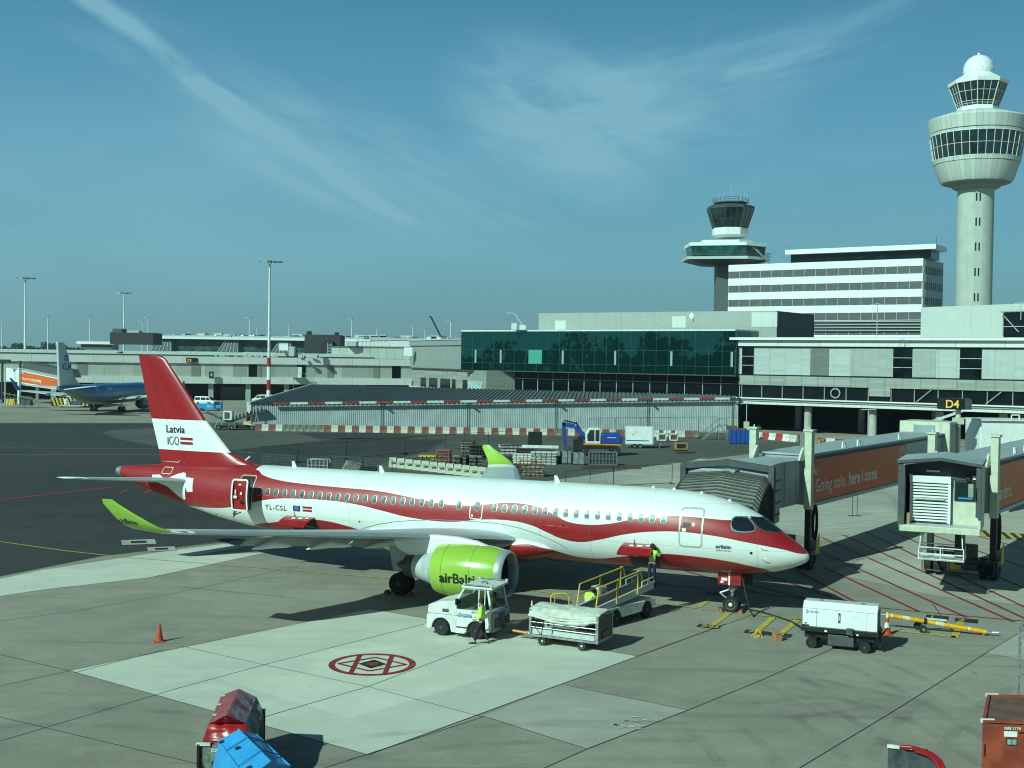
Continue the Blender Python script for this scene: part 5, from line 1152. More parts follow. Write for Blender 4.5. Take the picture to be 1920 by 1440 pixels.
def jet_bridge(label, O, ad, sub, xr, xa, logo_x, cabfn):
    B = Wall('jet_bridge', label, 'jet bridge', (O[0], O[1]), (O[0]+BDIR.x*30, O[1]+BDIR.y*30), 'jet bridges of the stand')
    o = B.o
    def box(name, x0, x1, y0, y1, z0, z1, m, par=None, bevel=0.): return MB().bb(x0, x1, y0, y1, z0, z1).build(name, [m], par or o, bevel=bevel)
    box('outer_tunnel', .5, xr, 0, 2.7, 3.45, 6.2, BSIDE); box('outer_roof', .4, xr+.1, -.14, 2.84, 6.202, 6.30, BROOF)
    box('roof_channel', .4, xr, -.10, -.02, 5.98, 6.08, DGREY); box('floor_edge', .4, xr, -.08, .0, 3.3, 3.5, LGREY)
    box('inner_tunnel', xa, .5, .15, 2.55, 3.6, 5.95, BSIDE); box('inner_roof', xa, .45, .08, 2.62, 5.95, 6.04, BROOF)
    mb = MB()
    for i in range(int((-xa)/1.6)): mb.bb(-1.6*i-.9, -1.6*i-.86, .135, .15, 3.6, 5.95)
    mb.build('panel_joints', [GREY], o)
    mb = MB()
    for x in (6.6, 9.3, 17.6): mb.path([(x, .2, 6.3), (x+.05, .2, 6.62), (x+.5, .2, 6.62), (x+.55, .2, 6.3)], .05, 6)
    mb.build('roof_handholds', [WHITE], o)
    a = box('advert_panel', 1.25, xr-9.5, -.12, -.03, 3.62, 5.96, AD)
    lt = mat('advert_lettering', (.80, .78, .72), .5, var=0)
    n = 0
    if sub: flat_text('advert_name', 'ING', .48, (logo_x, -.125, 5.10), (1, 0, 0), (0, 0, 1), lt, a, .006)
    if ad:
        vs, fs = text2d(ad[0], 1.12, 0.); w0 = max(v[0] for v in vs)
        decal('advert_lettering', vs, fs, lambda u, v: Vector((1.35+ad[2]+u, -.125, 4.08+v)), lt, a)
        if ad[1]: vs, fs = text2d(ad[1], 1.12, .022); decal('advert_lettering', vs, fs, lambda u, v: Vector((1.35+ad[2]+w0+.45+u*.96, -.125, 4.08+v)), lt, a)
    if sub:
        lion(a, lambda u, v: Vector((xr-11.0+u*1.15, -.125, 3.72+v*1.05)), lt); lion(a, lambda u, v: Vector((logo_x+1.15+u*.22, -.125, 5.06+v*.2)), lt)
    # lifting frame and bogie
    for y, nm in ((-.28, 0), (2.98, 1)):
        c = MB().bb(-.25, .22, y-.2, y+.2, 3.3, 7.6).build('lift_column', [BEIGE], o, bevel=.02)
        MB().bb(-.32, .29, y-.27, y+.27, 7.6, 7.7).bb(-.05, .0, y-.03, y+.03, 7.7, 7.85).build('column_cap', [BEIGE], c)
        MB().bb(-.17, .14, y-.15, y+.15, .9, 3.3).build('column_leg', [BLACK], c)
        MB().prof([(-.3, 5.95), (-.9, 6.02), (-.5, 6.5), (-.28, 6.7)], y-.06+(.28 if y < 0 else -.28), y+.06+(.28 if y < 0 else -.28)).build('roof_bracket', [BEIGE], c)
    b = MB().bb(-.35, .35, -.6, 3.3, .75, 1.05).bb(-.55, .55, .4, 2.3, .5, .8).build('bogie', [DSTEEL], o, bevel=.03)
    MB().bb(-.5, .5, .6, 1.5, 1.05, 1.75).build('drive_box', [DGREY], b, bevel=.05); MB().bb(-.45, .45, 1.7, 2.7, 1.05, 1.5).build('hydraulic_tank', [DGREY], b, bevel=.05)
    MB().bb(-.62, -.45, 1.2, 1.9, .45, .9).build('yellow_guard', [YEL], b); MB().prof([(.2, .8), (.9, .8), (.9, 1.9), (.45, 1.5)], -.62, -.58).build('yellow_flag', [YEL], b)
    for y in (-.35, .15, 2.5, 3.0): wheel(b, (0, y, .56), .56, .36, 'y', rim=DSTEEL)
    mb = MB()
    for x in (-.7, .7): mb.path([(x, -.5, .3), (x, -.5, 1.0), (x, .9, 1.0), (x, .9, .3)], .03, 5).path([(x, 1.8, .3), (x, 1.8, 1.0), (x, 3.2, 1.0), (x, 3.2, .3)], .03, 5).tube((x, -.5, .3), (x, 3.2, .3), .03, 5)
    mb.build('wheel_guard', [DSTEEL], b)
    mb = MB(); ps = [(.95+.30*cos(t*pi/8), -.3, 2.45+.95*sin(t*pi/8)) for t in range(17)]
    mb.path(ps, .09, 6); mb.build('cable_chain', [RUBBER], o)
    MB().path([(.55, -.2, 3.5), (.5, -.25, 2.2), (.6, -.25, 1.3)], .05, 5).build('hose', [BEIGE], o); MB().bb(.5, .95, -.5, -.1, .75, 1.5).build('control_box', [LGREY], o, bevel=.03)
    # far end
    r = MB().bb(xr, xr+.5, -.5, 3.2, 3.2, 6.95).bb(xr+2.6, xr+3.1, -.5, 3.2, 3.2, 6.95).bb(xr, xr+3.1, -.5, 3.2, 6.9, 7.1).build('rotunda_frame', [BEIGE], o, bevel=.03)
    MB().lathe([(1.8, 3.3), (1.8, 6.85)], (xr+1.6, 1.35, 0), 'z', 24).build('rotunda', [BSIDE], o, smooth=40); MB().lathe([(.6, 0), (.6, 3.3)], (xr+1.6, 1.35, 0), 'z', 16).build('rotunda_column', [BEIGE], o, smooth=40)
    MB().bb(xr+.1, xr+3.0, -.1, 2.8, 3.05, 3.3).build('rotunda_floor', [DGREY], o)
    cabfn(B, box)
    return B
def cab_docked(B, box):
    """cab turned to the port door of the airliner, its folded hood resting on the hull"""
    dc = Vector((9.55, 56.15, 0)); nn = Vector((.400, .9165, 0)); aa = Vector((.9165, -.400, 0))
    P = lambda a, d, z: B.loc(dc+aa*a+nn*d+Vector((0, 0, z)))
    mb = MB(); N = 12
    for i in range(N):                                  # pleats: wide and narrow hoops in turn
        for k in (0, 1):
            t = (i+k*.5)/N; d = -.15+3.0*t; h = 4.62+1.15*sin(t*pi/2) - (0 if k == 0 else .13); w_ = 2.1+.06*(1-k)
            mb.v += [Vector(P(*q)) for q in ((-w_, d, 3.3), (-w_, d, h-.25), (-w_+.25, d, h), (0, d, h+.22), (w_-.25, d, h), (w_, d, h-.25), (w_, d, 3.3))]
    for j in range(2*N-1):
        for i in range(6): mb.f.append((j*7+i, j*7+i+1, (j+1)*7+i+1, (j+1)*7+i)); mb.m.append((j+1) % 2)
    mb.build('folding_hood', [mat('hood_fabric', (.15, .15, .13), .6, var=.25, scale=1.2), mat('shaded_fold', (.12, .12, .105), .8, var=.2)], B.o)  # alternate pleat faces coloured darker to stand for shade in the folds
    mb = MB()
    for i in range(N+1):
        t = i/N; d = -.15+3.0*t; h = 4.62+1.15*sin(t*pi/2)-.02; w_ = 2.13
        mb.path([P(*q) for q in ((-w_, d, 3.3), (-w_, d, h-.25), (-w_+.25, d, h), (0, d, h+.22), (w_-.25, d, h), (w_, d, h-.25), (w_, d, 3.3))], .05, 6)
    mb.build('hood_ribs', [mat('rib_rubber', (.03, .03, .027), .6, var=.2)], B.o)
    mb = MB()
    for a, b in (((-2.2, 2.9, 3.2), (-2.2, 2.9, 6.2)), ((2.2, 2.9, 3.2), (2.2, 2.9, 6.2)), ((-2.3, 2.9, 6.12), (0, 2.9, 6.38)), ((0, 2.9, 6.38), (2.3, 2.9, 6.12))): mb.bar(P(*a), P(*b), .25, .3)
    mb.build('hood_frame', [DGREY], B.o)
    C = [P(-2.1, 3.0, 0), P(2.1, 3.0, 0), P(2.1, 5.6, 0), P(-2.1, 5.6, 0)]; up = lambda z: [Vector((c.x, c.y, z)) for c in C]
    MB().hexa(up(3.25), up(6.15)).build('cab', [BSIDE], B.o, bevel=.05); MB().hexa([c*1.0 for c in up(6.15)], up(6.28)).build('cab_roof', [BROOF], B.o)
    mb = MB()
    for z in (3.7, 4.3, 4.9, 5.4): mb.bar(P(2.13, 3.2, z), P(2.13, 5.4, z), .05, .06)
    mb.build('cab_side_ribs', [DGREY], B.o)
def cab_open(B, box):
    """empty cab facing the viewer: frame, roller shutter and driver's window"""
    W0 = D(1686, 990, 57.8); W1 = D(1838, 990, 56.3); a = Vector((W0.x, W0.y, 0)); b = Vector((W1.x, W1.y, 0)); e = (b-a).normalized(); n = Vector((-e.y, e.x, 0)); Wd = (b-a).length
    P = lambda x, d, z: B.loc(a+e*x+n*d+Vector((0, 0, z)))
    def bx(name, x0, x1, d0, d1, z0, z1, m, par=None, bevel=0.):
        c = [P(x0, d0, 0), P(x1, d0, 0), P(x1, d1, 0), P(x0, d1, 0)]
        return MB().hexa([Vector((q.x, q.y, z0)) for q in c], [Vector((q.x, q.y, z1)) for q in c]).build(name, [m], par or B.o, bevel=bevel)
    z = lambda py: ZD(1760, py, 57)
    zf, ztp = z(990), z(872)
    bx('cab_floor', 0, Wd, -.15, 4.0, zf-.25, zf+.05, BEIGE, bevel=.03); bx('cab_deck', .1, Wd-.1, -.1, 1.2, zf+.051, zf+.07, LGREY)
    cab = bx('cab_front_wall', .75, Wd-.15, 1.1, 1.3, zf+.07, ztp-.75, BEIGE); bx('cab_header', .2, Wd-.1, 1.0, 1.32, ztp-.75, ztp+.1, DGREY)
    bx('cab_side_wall', Wd-.12, Wd, .1, 3.9, zf, ztp, BEIGE); bx('cab_side_wall', 0, .14, .5, 3.9, zf, ztp, DGREY); bx('cab_back', 0, Wd, 3.8, 3.95, zf, ztp, BSIDE)
    bx('frame_post', -.08, .22, -.1, .5, zf-.1, ztp+.1, DGREY); bx('frame_post', Wd-.22, Wd+.02, -.1, .35, zf+.6, ztp+.1, DGREY)
    mb = MB(); q = [P(-.15, -.2, 0), P(Wd/2, -.2, 0), P(Wd+.05, -.2, 0)]; r = [P(-.15, 4.1, 0), P(Wd/2, 4.1, 0), P(Wd+.05, 4.1, 0)]; hz = (ztp+.15, ztp+.38, ztp+.12)
    mb.v = [Vector((p.x, p.y, h-.14)) for p, h in zip(q, hz)]+[Vector((p.x, p.y, h)) for p, h in zip(q, hz)]+[Vector((p.x, p.y, h-.14)) for p, h in zip(r, hz)]+[Vector((p.x, p.y, h)) for p, h in zip(r, hz)]
    mb.f = [(0, 1, 4, 3), (1, 2, 5, 4), (3, 4, 10, 9), (4, 5, 11, 10), (0, 3, 9, 6), (2, 8, 11, 5), (6, 7, 1, 0), (7, 8, 2, 1), (6, 9, 10, 7), (7, 10, 11, 8)]; mb.m = [1, 1, 0, 0, 1, 1, 1, 1, 1, 1]
    mb.build('cab_roof', [BROOF, DGREY], B.o)
    MB().bar(P(.15, -.05, ztp+.02)-Vector((0, 0, .03)), P(Wd/2, -.05, ztp+.24), .1, .08).bar(P(Wd/2, -.05, ztp+.24), P(Wd-.1, -.05, ztp+.02), .1, .08).build('hood_rail', [LGREY], B.o)
    xs0, xs1 = .48, 2.15; sh = bx('shutter_frame', xs0-.12, xs1+.12, .92, 1.08, zf+.1, ztp-.85, DGREY)
    bx('shutter_box', xs0-.12, xs1+.12, .75, 1.1, ztp-.95, ztp-.62, WHITE, sh); bx('frame_bar', 1.1, 1.75, .9, 1.0, ztp-.42, ztp-.34, WHITE, sh)
    zz_ = zf+.18
    while zz_ < ztp-1.0:
        gap = .145
        bx('slat', xs0, xs1, .84, .9, zz_, zz_+.085, WHITE, sh); zz_ += gap
    bx('handrail', xs0+.1, xs1-.15, .7, .78, zf+1.25, zf+1.33, LGREY, sh); bx('side_post', xs0-.1, xs0+.02, .8, .92, zf+.1, ztp-.9, WHITE, sh); bx('side_post', xs1, xs1+.12, .8, .92, zf+.1, ztp-.9, WHITE, sh)
    w_ = bx('driver_window', 2.42, 3.38, 1.02, 1.08, zf+1.25, zf+2.2, BLACK, cab); bx('pane', 2.5, 3.3, .99, 1.02, zf+1.33, zf+2.12, GLASS, w_); bx('console', 2.6, 3.25, .975, .99, zf+1.34, zf+1.42, LBLUE, w_); bx('blind', 3.05, 3.28, .975, .99, zf+1.45, zf+2.1, mat('pale_green_blind', (.25, .30, .26), .7), w_)
    bx('lamp', Wd-.75, Wd-.55, .8, 1.0, ztp-.75, ztp-.5, BLACK, cab); bx('camera_box', Wd-.42, Wd-.28, .8, 1.0, ztp-.7, ztp-.52, WHITE, cab); bx('lamp', xs0-.12, xs0+.02, .7, .75, ztp-.72, ztp-.56, WHITE, cab)
    bx('wooden_block', .3, .45, .2, .5, zf+.07, zf+.6, mat('timber', (.35, .25, .12), .7), cab); MB().path([P(Wd-.2, -.12, zf+2.0), P(Wd-.22, -.2, zf+1.6), P(Wd-.2, -.12, zf+1.4)], .03, 5).build('grab_handle', [BLACK], cab)
    pd = MB(); c_ = P(2.7, 1.5, 0); pd.bb(c_.x-.2, c_.x+.2, c_.y-.2, c_.y+.2, 1.6, zf-.25).build('cab_pedestal', [BLACK], B.o)
    mb = MB()
    for d in (.2, 1.6):
        for zz_ in (zf-1.0, zf-1.3, zf-1.55): mb.bar(P(.9, d, zz_), P(2.95, d, zz_), .05, .05)
        for x in (.9, 1.9, 2.95): mb.bar(P(x, d, zf-1.6), P(x, d, zf-1.0), .05, .05)
        mb.bar(P(.95, d, zf-1.0), P(1.0, d, zf-.2), .05, .05).bar(P(2.9, d, zf-1.0), P(2.85, d, zf-.2), .05, .05)
    mb.build('service_platform', [WHITE_D], B.o); bx('platform_floor', .9, 2.95, .2, 1.6, zf-1.62, zf-1.57, LGREY)
JB1 = jet_bridge('jet bridge with orange Going solo advert docked at the airliner nose', (16.2, 65.6), ('Going solo,', 'here I come', 0), True, 27.8, -9.0, .9, cab_docked)
JB2 = jet_bridge('empty jet bridge at the right edge with white shutter in its open cab', (25.35, 62.95), ('grandma,', None, -.55), False, 27.8, -4.0, 1.6, cab_open)
# fixed white link and gate sign
p = D(1826, 785, 91)
t = thing('fixed_bridge', 'white fixed walkway leading right from the rotunda under the D4 sign', 'walkway', (p.x, 91, 0)); mb = MB()
mb.bb(.5, 40, 0, 3, 4.4, 7.15).build('wall', [WHITE], t, bevel=.05); MB().bb(.5, 40, -.2, 3.2, 7.15, 7.25).build('roof', [WHITE_D], t)
for x in (3, 12): MB().lathe([(.5, 0), (.5, 4.4)], (x, 1.5, 0), 'z', 14).build('column', [CONCR], t)
MB().path([(3, .3, 7.25), (3, .3, 7.6), (3.6, .3, 7.6), (3.6, .3, 7.25)], .05, 5).build('roof_handhold', [WHITE], t)
p = D(1789, 757, 89.5)
t = thing('gate_sign', 'black box sign reading D4 in amber on a short pole above the rotunda', 'gate sign', (p.x, 89.5, 0))
z0, z1 = ZD(1789, 768, 89.5), ZD(1789, 747.5, 89.5)
MB().bb(-.8, .8, 0, 1.4, z0, z1).build('box', [BLACK], t, bevel=.03).rotation_euler = (0, 0, 0)
o = MB().bb(.8, 1.35, .05, 1.4, z0, z1).build('side', [DGREY], t)
MB().tube((.55, .6, 6.7), (.55, .6, z0), .2, 12).bb(.2, .9, .3, .9, 6.9, 7.4).build('pole', [BEIGE], t)
flat_text('sign_lettering', 'D4', .85, (-.68, -.02, z0+.13), (1, 0, 0), (0, 0, 1), mat('amber_lettering', (.8, .5, .1), .5, var=0, emit=((1, .55, .1), .35)), t, .012)
# ---------------------------------------------------------------- people
def skin_mesh(name, chains, m, parent, sub=2, root=0):
    """chains: lists of (point, radius); a chain may start at an earlier point given as ('@', chain, index)"""
    V, E_, R_ = [], [], []; idx = []
    for ch in chains:
        ids = []
        for k, it in enumerate(ch):
            if it[0] == '@': ids.append(idx[it[1]][it[2]]); continue
            V.append(it[0]); R_.append(it[1]); ids.append(len(V)-1)
            if len(ids) > 1: E_.append((ids[-2], ids[-1]))
        idx.append(ids)
    me = bpy.data.meshes.new(name); me.from_pydata(V, E_, []); me.materials.append(m)
    o = bpy.data.objects.new(name, me); COL.objects.link(o); o.parent = parent
    o.modifiers.new('skin', 'SKIN').use_smooth_shade = True
    for i, r in enumerate(R_):
        rr = r if isinstance(r, tuple) else (r, r); me.skin_vertices[0].data[i].radius = rr
    for i in range(len(V)): me.skin_vertices[0].data[i].use_root = False
    me.skin_vertices[0].data[root].use_root = True
    s_ = o.modifiers.new('sub', 'SUBSURF'); s_.levels = sub; s_.render_levels = sub
    return o
def person(label, loc, rz, pose, vest=True, cap=None, group=None, scale=1.):
    """pose gives joints in metres; the figure faces local +y"""
    t = thing('person', label, 'person', loc, rz, group); t.scale = (scale,)*3
    P = {k: Vector(v) for k, v in pose.items()}
    ch = [[(P['pelvis'], (.13, .10)), (P['waist'], (.12, .095)), (P['chest'], (.15, .11)), (P['neck'], .055), (P['head']-Vector((0, 0, .07)), .072), (P['head'], (.088, .10)), (P['head']+Vector((0, 0, .09)), .075)]]
    for s_ in ('l', 'r'):
        ch.append([('@', 0, 2), (P['sh'+s_], .068), (P['el'+s_], .046), (P['wr'+s_], .032)])
    for s_ in ('l', 'r'):
        ch.append([('@', 0, 0), (P['hip'+s_], .088), (P['kn'+s_], .06), (P['an'+s_], .04), (P['an'+s_]+Vector((0, .06, -.05)), .038), (P['toe'+s_], .032)])
    for k, s_ in ((1, 'l'), (2, 'r')):                   # palm, five fingers
        w_ = P['wr'+s_]; d = (w_-P['el'+s_]).normalized(); sd = d.cross(Vector((1, 0, 0)) if abs(d.x) < .7 else Vector((0, 1, 0))).normalized()
        palm = w_+d*.06; ch.append([('@', k, 3), (palm, (.034, .018))]); pi_ = len(ch)-1
        for f in range(4):
            b = palm+sd*(.024*(f-1.5))+d*.03; nrm = d.cross(sd).normalized()*.02; L_ = (.062, .072, .068, .054)[f]
            ch.append([('@', pi_, 0 if 0 else 1), (b, .010), (b+d*L_*.5+nrm*.6, .009), (b+d*L_*.75+nrm*1.6, .008)])
        b = w_+d*.025+sd*.035; ch.append([('@', pi_, 1), (b+sd*.012, .011), (b+sd*.03+d*.035, .009)])
    skin_mesh('body', ch, SKIN, t)
    # clothes follow the body
    skin_mesh('trousers', [[(P['pelvis']+Vector((0, 0, .05)), (.15, .115)), (P['pelvis'], (.152, .12))]]+[[('@', 0, 1), (P['hip'+s_], .105), (P['kn'+s_], .08), (P['an'+s_]+Vector((0, 0, .04)), .066)] for s_ in 'lr'], NAVY, t)
    jm = HIVIS if vest else NAVY
    skin_mesh('jacket', [[(P['pelvis']+Vector((0, 0, .02)), (.165, .13)), (P['waist'], (.15, .12)), (P['chest'], (.18, .135)), (P['neck']-Vector((0, 0, .03)), .085)]]+[[('@', 0, 2), (P['sh'+s_], .088), (P['el'+s_], .066), (P['wr'+s_]-(P['wr'+s_]-P['el'+s_])*.12, .052)] for s_ in 'lr'], jm, t)
    hd = P['head']; mb = MB()
    mb.lathe([(.02, .135), (.07, .125), (.098, .08), (.108, .02), (.104, -.03), (.09, -.06)], (hd.x, hd.y-.018, hd.z+.02), 'z', 18); h = mb.build('hair', [cap or HAIR], t, smooth=60)
    mb = MB()
    for sx in (-.033, .033): mb.lathe([(.004, -.006), (.011, 0), (.004, .006)], (hd.x+sx, hd.y+.098, hd.z+.012), 'y', 8, m=0)
    mb.build('eyes', [WHITE], t)
    mb = MB(); mb.hexa([(hd.x-.014, hd.y+.095, hd.z-.03), (hd.x+.014, hd.y+.095, hd.z-.03), (hd.x+.012, hd.y+.125, hd.z-.03), (hd.x-.012, hd.y+.125, hd.z-.03)], [(hd.x-.008, hd.y+.09, hd.z+.012), (hd.x+.008, hd.y+.09, hd.z+.012), (hd.x+.006, hd.y+.1, hd.z+.012), (hd.x-.006, hd.y+.1, hd.z+.012)])
    mb.bb(hd.x-.024, hd.x+.024, hd.y+.085, hd.y+.10, hd.z-.055, hd.z-.047); mb.build('nose_and_mouth', [SKIN], t)
    for sx in (-1, 1): MB().lathe([(.006, -.012), (.028, -.006), (.030, .006), (.01, .012)], (hd.x+sx*.094, hd.y, hd.z-.005), 'x', 10).build('ear', [SKIN], t)
    for s_ in 'lr':
        a, q = P['an'+s_], P['toe'+s_]; d = Vector((q.x-a.x, q.y-a.y, 0)).normalized(); r = Vector((d.y, -d.x, 0)); z0 = min(a.z, q.z)-.035 if abs(a.z-q.z) > .2 else q.z-.035
        bk_, ft = a-d*.07, q+d*.05; mb = MB()
        mb.hexa([Vector((p.x, p.y, z0)) for p in (bk_-r*.04, ft-r*.045, ft+r*.045, bk_+r*.04)], [Vector((p.x, p.y, z)) for p, z in ((bk_-r*.04, z0+.11), (ft-r*.03, z0+.05), (ft+r*.03, z0+.05), (bk_+r*.04, z0+.11))]); mb.build('shoe', [BLACK], t, bevel=.015)
    if vest:
        c = P['chest']; w_ = P['waist']
        for (p, rr) in ((w_+Vector((0, 0, .04)), (.182, .150)), (c-Vector((0, 0, .06)), (.196, .155))):
            mb = MB(); n = 20
            for dz in (-.022, .022):
                for i in range(n): mb.v.append(p+Vector((rr[0]*.93*cos(2*pi*i/n), rr[1]*.93*sin(2*pi*i/n), dz)))
            for i in range(n): mb.f.append((i, (i+1) % n, n+(i+1) % n, n+i)); mb.m.append(0)
            mb.build('reflective_band', [mat('reflective_tape', (.62, .64, .60), .4, var=0)], t)
    return t
STAND = dict(pelvis=(0, 0, .95), waist=(0, 0, 1.10), chest=(0, .01, 1.34), neck=(0, .02, 1.52), head=(0, .04, 1.65), shl=(-.19, 0, 1.42), ell=(-.27, -.02, 1.14), wrl=(-.25, .12, .92), shr=(.19, 0, 1.42), elr=(.27, -.02, 1.14), wrr=(.25, .1, .92),
             hipl=(-.10, 0, .90), knl=(-.11, .02, .50), anl=(-.12, -.02, .09), toel=(-.13, .14, .035), hipr=(.10, 0, .90), knr=(.11, .02, .50), anr=(.12, -.02, .09), toer=(.13, .14, .035))
pz = dict(STAND, wrr=(.10, .36, 1.20), elr=(.30, .08, 1.17), wrl=(-.22, .20, 1.0), ell=(-.30, -.06, 1.14), anl=(-.16, .24, .09), knl=(-.13, .14, .49), toel=(-.2, .42, .035), anr=(.14, -.22, .10), knr=(.12, -.03, .50), toer=(.14, -.05, .035), head=(0, .05, 1.66))
g = G(903, 1207)
person('person in yellow hi-vis jacket and dark trousers walking beside the white tug', g, radians(70), pz)
pd = dict(STAND, elr=(.27, .14, 1.24), wrr=(.22, .40, 1.30), ell=(-.27, .16, 1.24), wrl=(-.2, .42, 1.32))
p = D(1222, 1094, 53.3)
person('person in green hi-vis vest standing on the belt top at the cargo door', (p.x, 53.3, p.z), radians(-25), pd)
ps = dict(pelvis=(0, 0, .62), waist=(0, .06, .76), chest=(0, .18, .96), neck=(0, .30, 1.09), head=(0, .38, 1.19), shl=(-.19, .18, 1.02), ell=(-.26, .34, .82), wrl=(-.2, .55, .78), shr=(.19, .18, 1.02), elr=(.26, .36, .82), wrr=(.2, .58, .8),
          hipl=(-.10, .02, .60), knl=(-.14, .42, .60), anl=(-.14, .40, .16), toel=(-.14, .56, .1), hipr=(.10, .02, .60), knr=(.14, .42, .60), anr=(.14, .38, .16), toer=(.14, .54, .1))
# ---------------------------------------------------------------- baggage tug
SEE = mat('clear_window', (.01, .03, .025), .05, var=0, alpha=.45, spec=.8)
T = thing('baggage_tug', 'white baggage tug with blue dnata lettering standing in front of the green engine', 'tug', (-.39, 48.33, 0), radians(158))
def arch(cx, r, n=10): return [(cx+r*cos(pi*i/n), .33+r*sin(pi*i/n)) for i in range(n+1)]
P = [(0, .34)]+arch(.64, .42)[::-1]+[(1.1, .2), (1.75, .2)]+arch(2.2, .42)[::-1]+[(2.70, .26), (2.85, .26), (2.86, .78), (2.80, .9), (2.78, 1.24), (2.2, 1.42), (1.55, 1.50), (1.5, 1.16), (0, 1.16)]
P = [p for p in P if True]
MB().prof(P, -.88, .88).build('body', [WHITE_D], T, bevel=.03)
MB().bb(.15, 2.7, -.78, .78, .3, .75).build('underbody', [BLACK], T)
for x in (.64, 2.2):
    for y in (-.74, .74): wheel(T, (x, y, .335), .335, .24, 'y', rim=DSTEEL)
mb = MB()
for y in (-.82, .82):
    mb.bar((1.52, y, 1.5), (1.22, y*.93, 2.02), .07, .08).bar((.56, y, 1.16), (.56, y*.93, 2.02), .05, .06).bar((.0, y, 1.1), (.18, y*.93, 2.02), .09, .08).bar((1.22, y*.93, 2.02), (.1, y*.93, 2.04), .07, .07).bar((.30, y, 1.16), (.30, y*.93, 2.02), .04, .04)
mb.bar((.02, -.82, 1.1), (.02, .82, 1.1), .06, .08).bar((.14, -.8, 2.0), (.14, .8, 2.0), .06, .06).bar((1.52, -.82, 1.52), (1.52, .82, 1.52), .06, .06)
mb.build('cab_frame', [WHITE_D], T, bevel=.01)
for y in (-.81, .81): MB().add([(1.48, y, 1.18), (1.49, y, 1.5), (1.20, y*.94, 2.0), (.6, y*.94, 2.0), (.6, y, 1.18)], [(0, 1, 2, 3, 4)]).add([(.52, y, 1.18), (.52, y*.94, 2.0), (.34, y*.94, 2.0), (.34, y, 1.18)], [(0, 1, 2, 3)]).build('side_window', [SEE], T)
MB().add([(1.52, -.78, 1.52), (1.52, .78, 1.52), (1.23, .74, 2.0), (1.23, -.74, 2.0)], [(0, 1, 2, 3)]).build('windscreen', [SEE], T); MB().add([(.03, -.78, 1.15), (.03, .78, 1.15), (.15, .74, 2.0), (.15, -.74, 2.0)], [(0, 1, 2, 3)]).build('rear_window', [SEE], T)
MB().bb(-.05, 1.32, -.86, .86, 2.04, 2.13).build('roof', [WHITE_D], T, bevel=.03)
mb = MB(); mb.tube((.0, -.8, 2.17), (1.2, -.8, 2.17), .03).tube((0, .8, 2.17), (1.2, .8, 2.17), .03); mb.build('roof_rail', [DSTEEL], T)
for x, y in ((1.2, .8), (1.2, -.8), (.02, -.82), (.02, .8)): MB().lathe([(.06, 0), (.075, .06), (.05, .1)], (x, y, 2.13), 'z', 10).build('roof_lamp', [LGREY], T)
MB().path([(.8, 0, 2.14), (.7, .05, 2.2), (.55, .0, 2.2), (.5, .1, 2.14)], .02, 5).build('aerial_lead', [BLACK], T)
mb = MB(); mb.bb(.45, .95, -.6, .6, .95, 1.2).bb(.35, .5, -.6, .6, 1.1, 1.7); mb.build('seat', [BLACK], T, bevel=.04); MB().lathe([(.19, 0), (.19, .03)], (1.15, .35, 1.42), 'z', 16).tube((1.15, .35, 1.1), (1.15, .35, 1.42), .03).build('steering_wheel', [BLACK], T)
MB().bb(1.30, 1.5, -.8, .8, 1.16, 1.46).build('dashboard', [BLACK], T)
for y in (.96, -.96): MB().bb(1.44, 1.50, y-.09, y+.09, 1.36, 1.60).tube((1.47, y*.85, 1.55), (1.47, y, 1.5), .02).build('mirror', [BLACK], T)
MB().bb(1.86, 2.14, .885, .892, 1.0, 1.13).build('air_vent', [DGREY], T)
MB().bb(.15, 2.82, .882, .888, .90, .912).bb(1.52, 1.53, .882, .888, .3, 1.16).bb(.50, .51, .882, .888, .75, 1.16).build('panel_seam', [DGREY], T)
MB().bb(1.05, 1.5, .86, .90, .42, .47).build('rusty_sill', [mat('rusty_edge', (.05, .04, .02), .8, var=.4, scale=12)], T); MB().bb(1.1, 1.5, .8, .98, .22, .26).build('step', [WHITE_D], T)
MB().bb(2.84, 2.95, -.85, .85, .28, .62).build('bumper', [mat('worn_cream', (.45, .43, .32), .7, var=.35, scale=7)], T, bevel=.02)
MB().bb(-.12, 0, -.85, .85, .35, 1.1).build('rear_panel', [GREY], T, bevel=.02)
mb = MB()
for y0, y1, z0, z1 in ((-.75, -.35, .5, .8), (-.2, .25, .45, .95), (.4, .75, .5, .85)): mb.bb(-.17, -.12, y0, y1, z0, z1)
mb.build('rear_lamp_boxes', [DGREY], T); MB().bb(-.14, -.12, -.3, .4, .97, 1.06).build('rear_badge', [BLUE], T)
MB().bar((-.12, 0, .45), (-.35, 0, .42), .12, .1).build('tow_hook', [DSTEEL], T)
flat_text('company_lettering', 'dnata', .30, (1.47, .893, .86), (-1, 0, 0), (0, 0, 1), mat('company_blue', (.04, .22, .42), .5, var=0), T, .004)
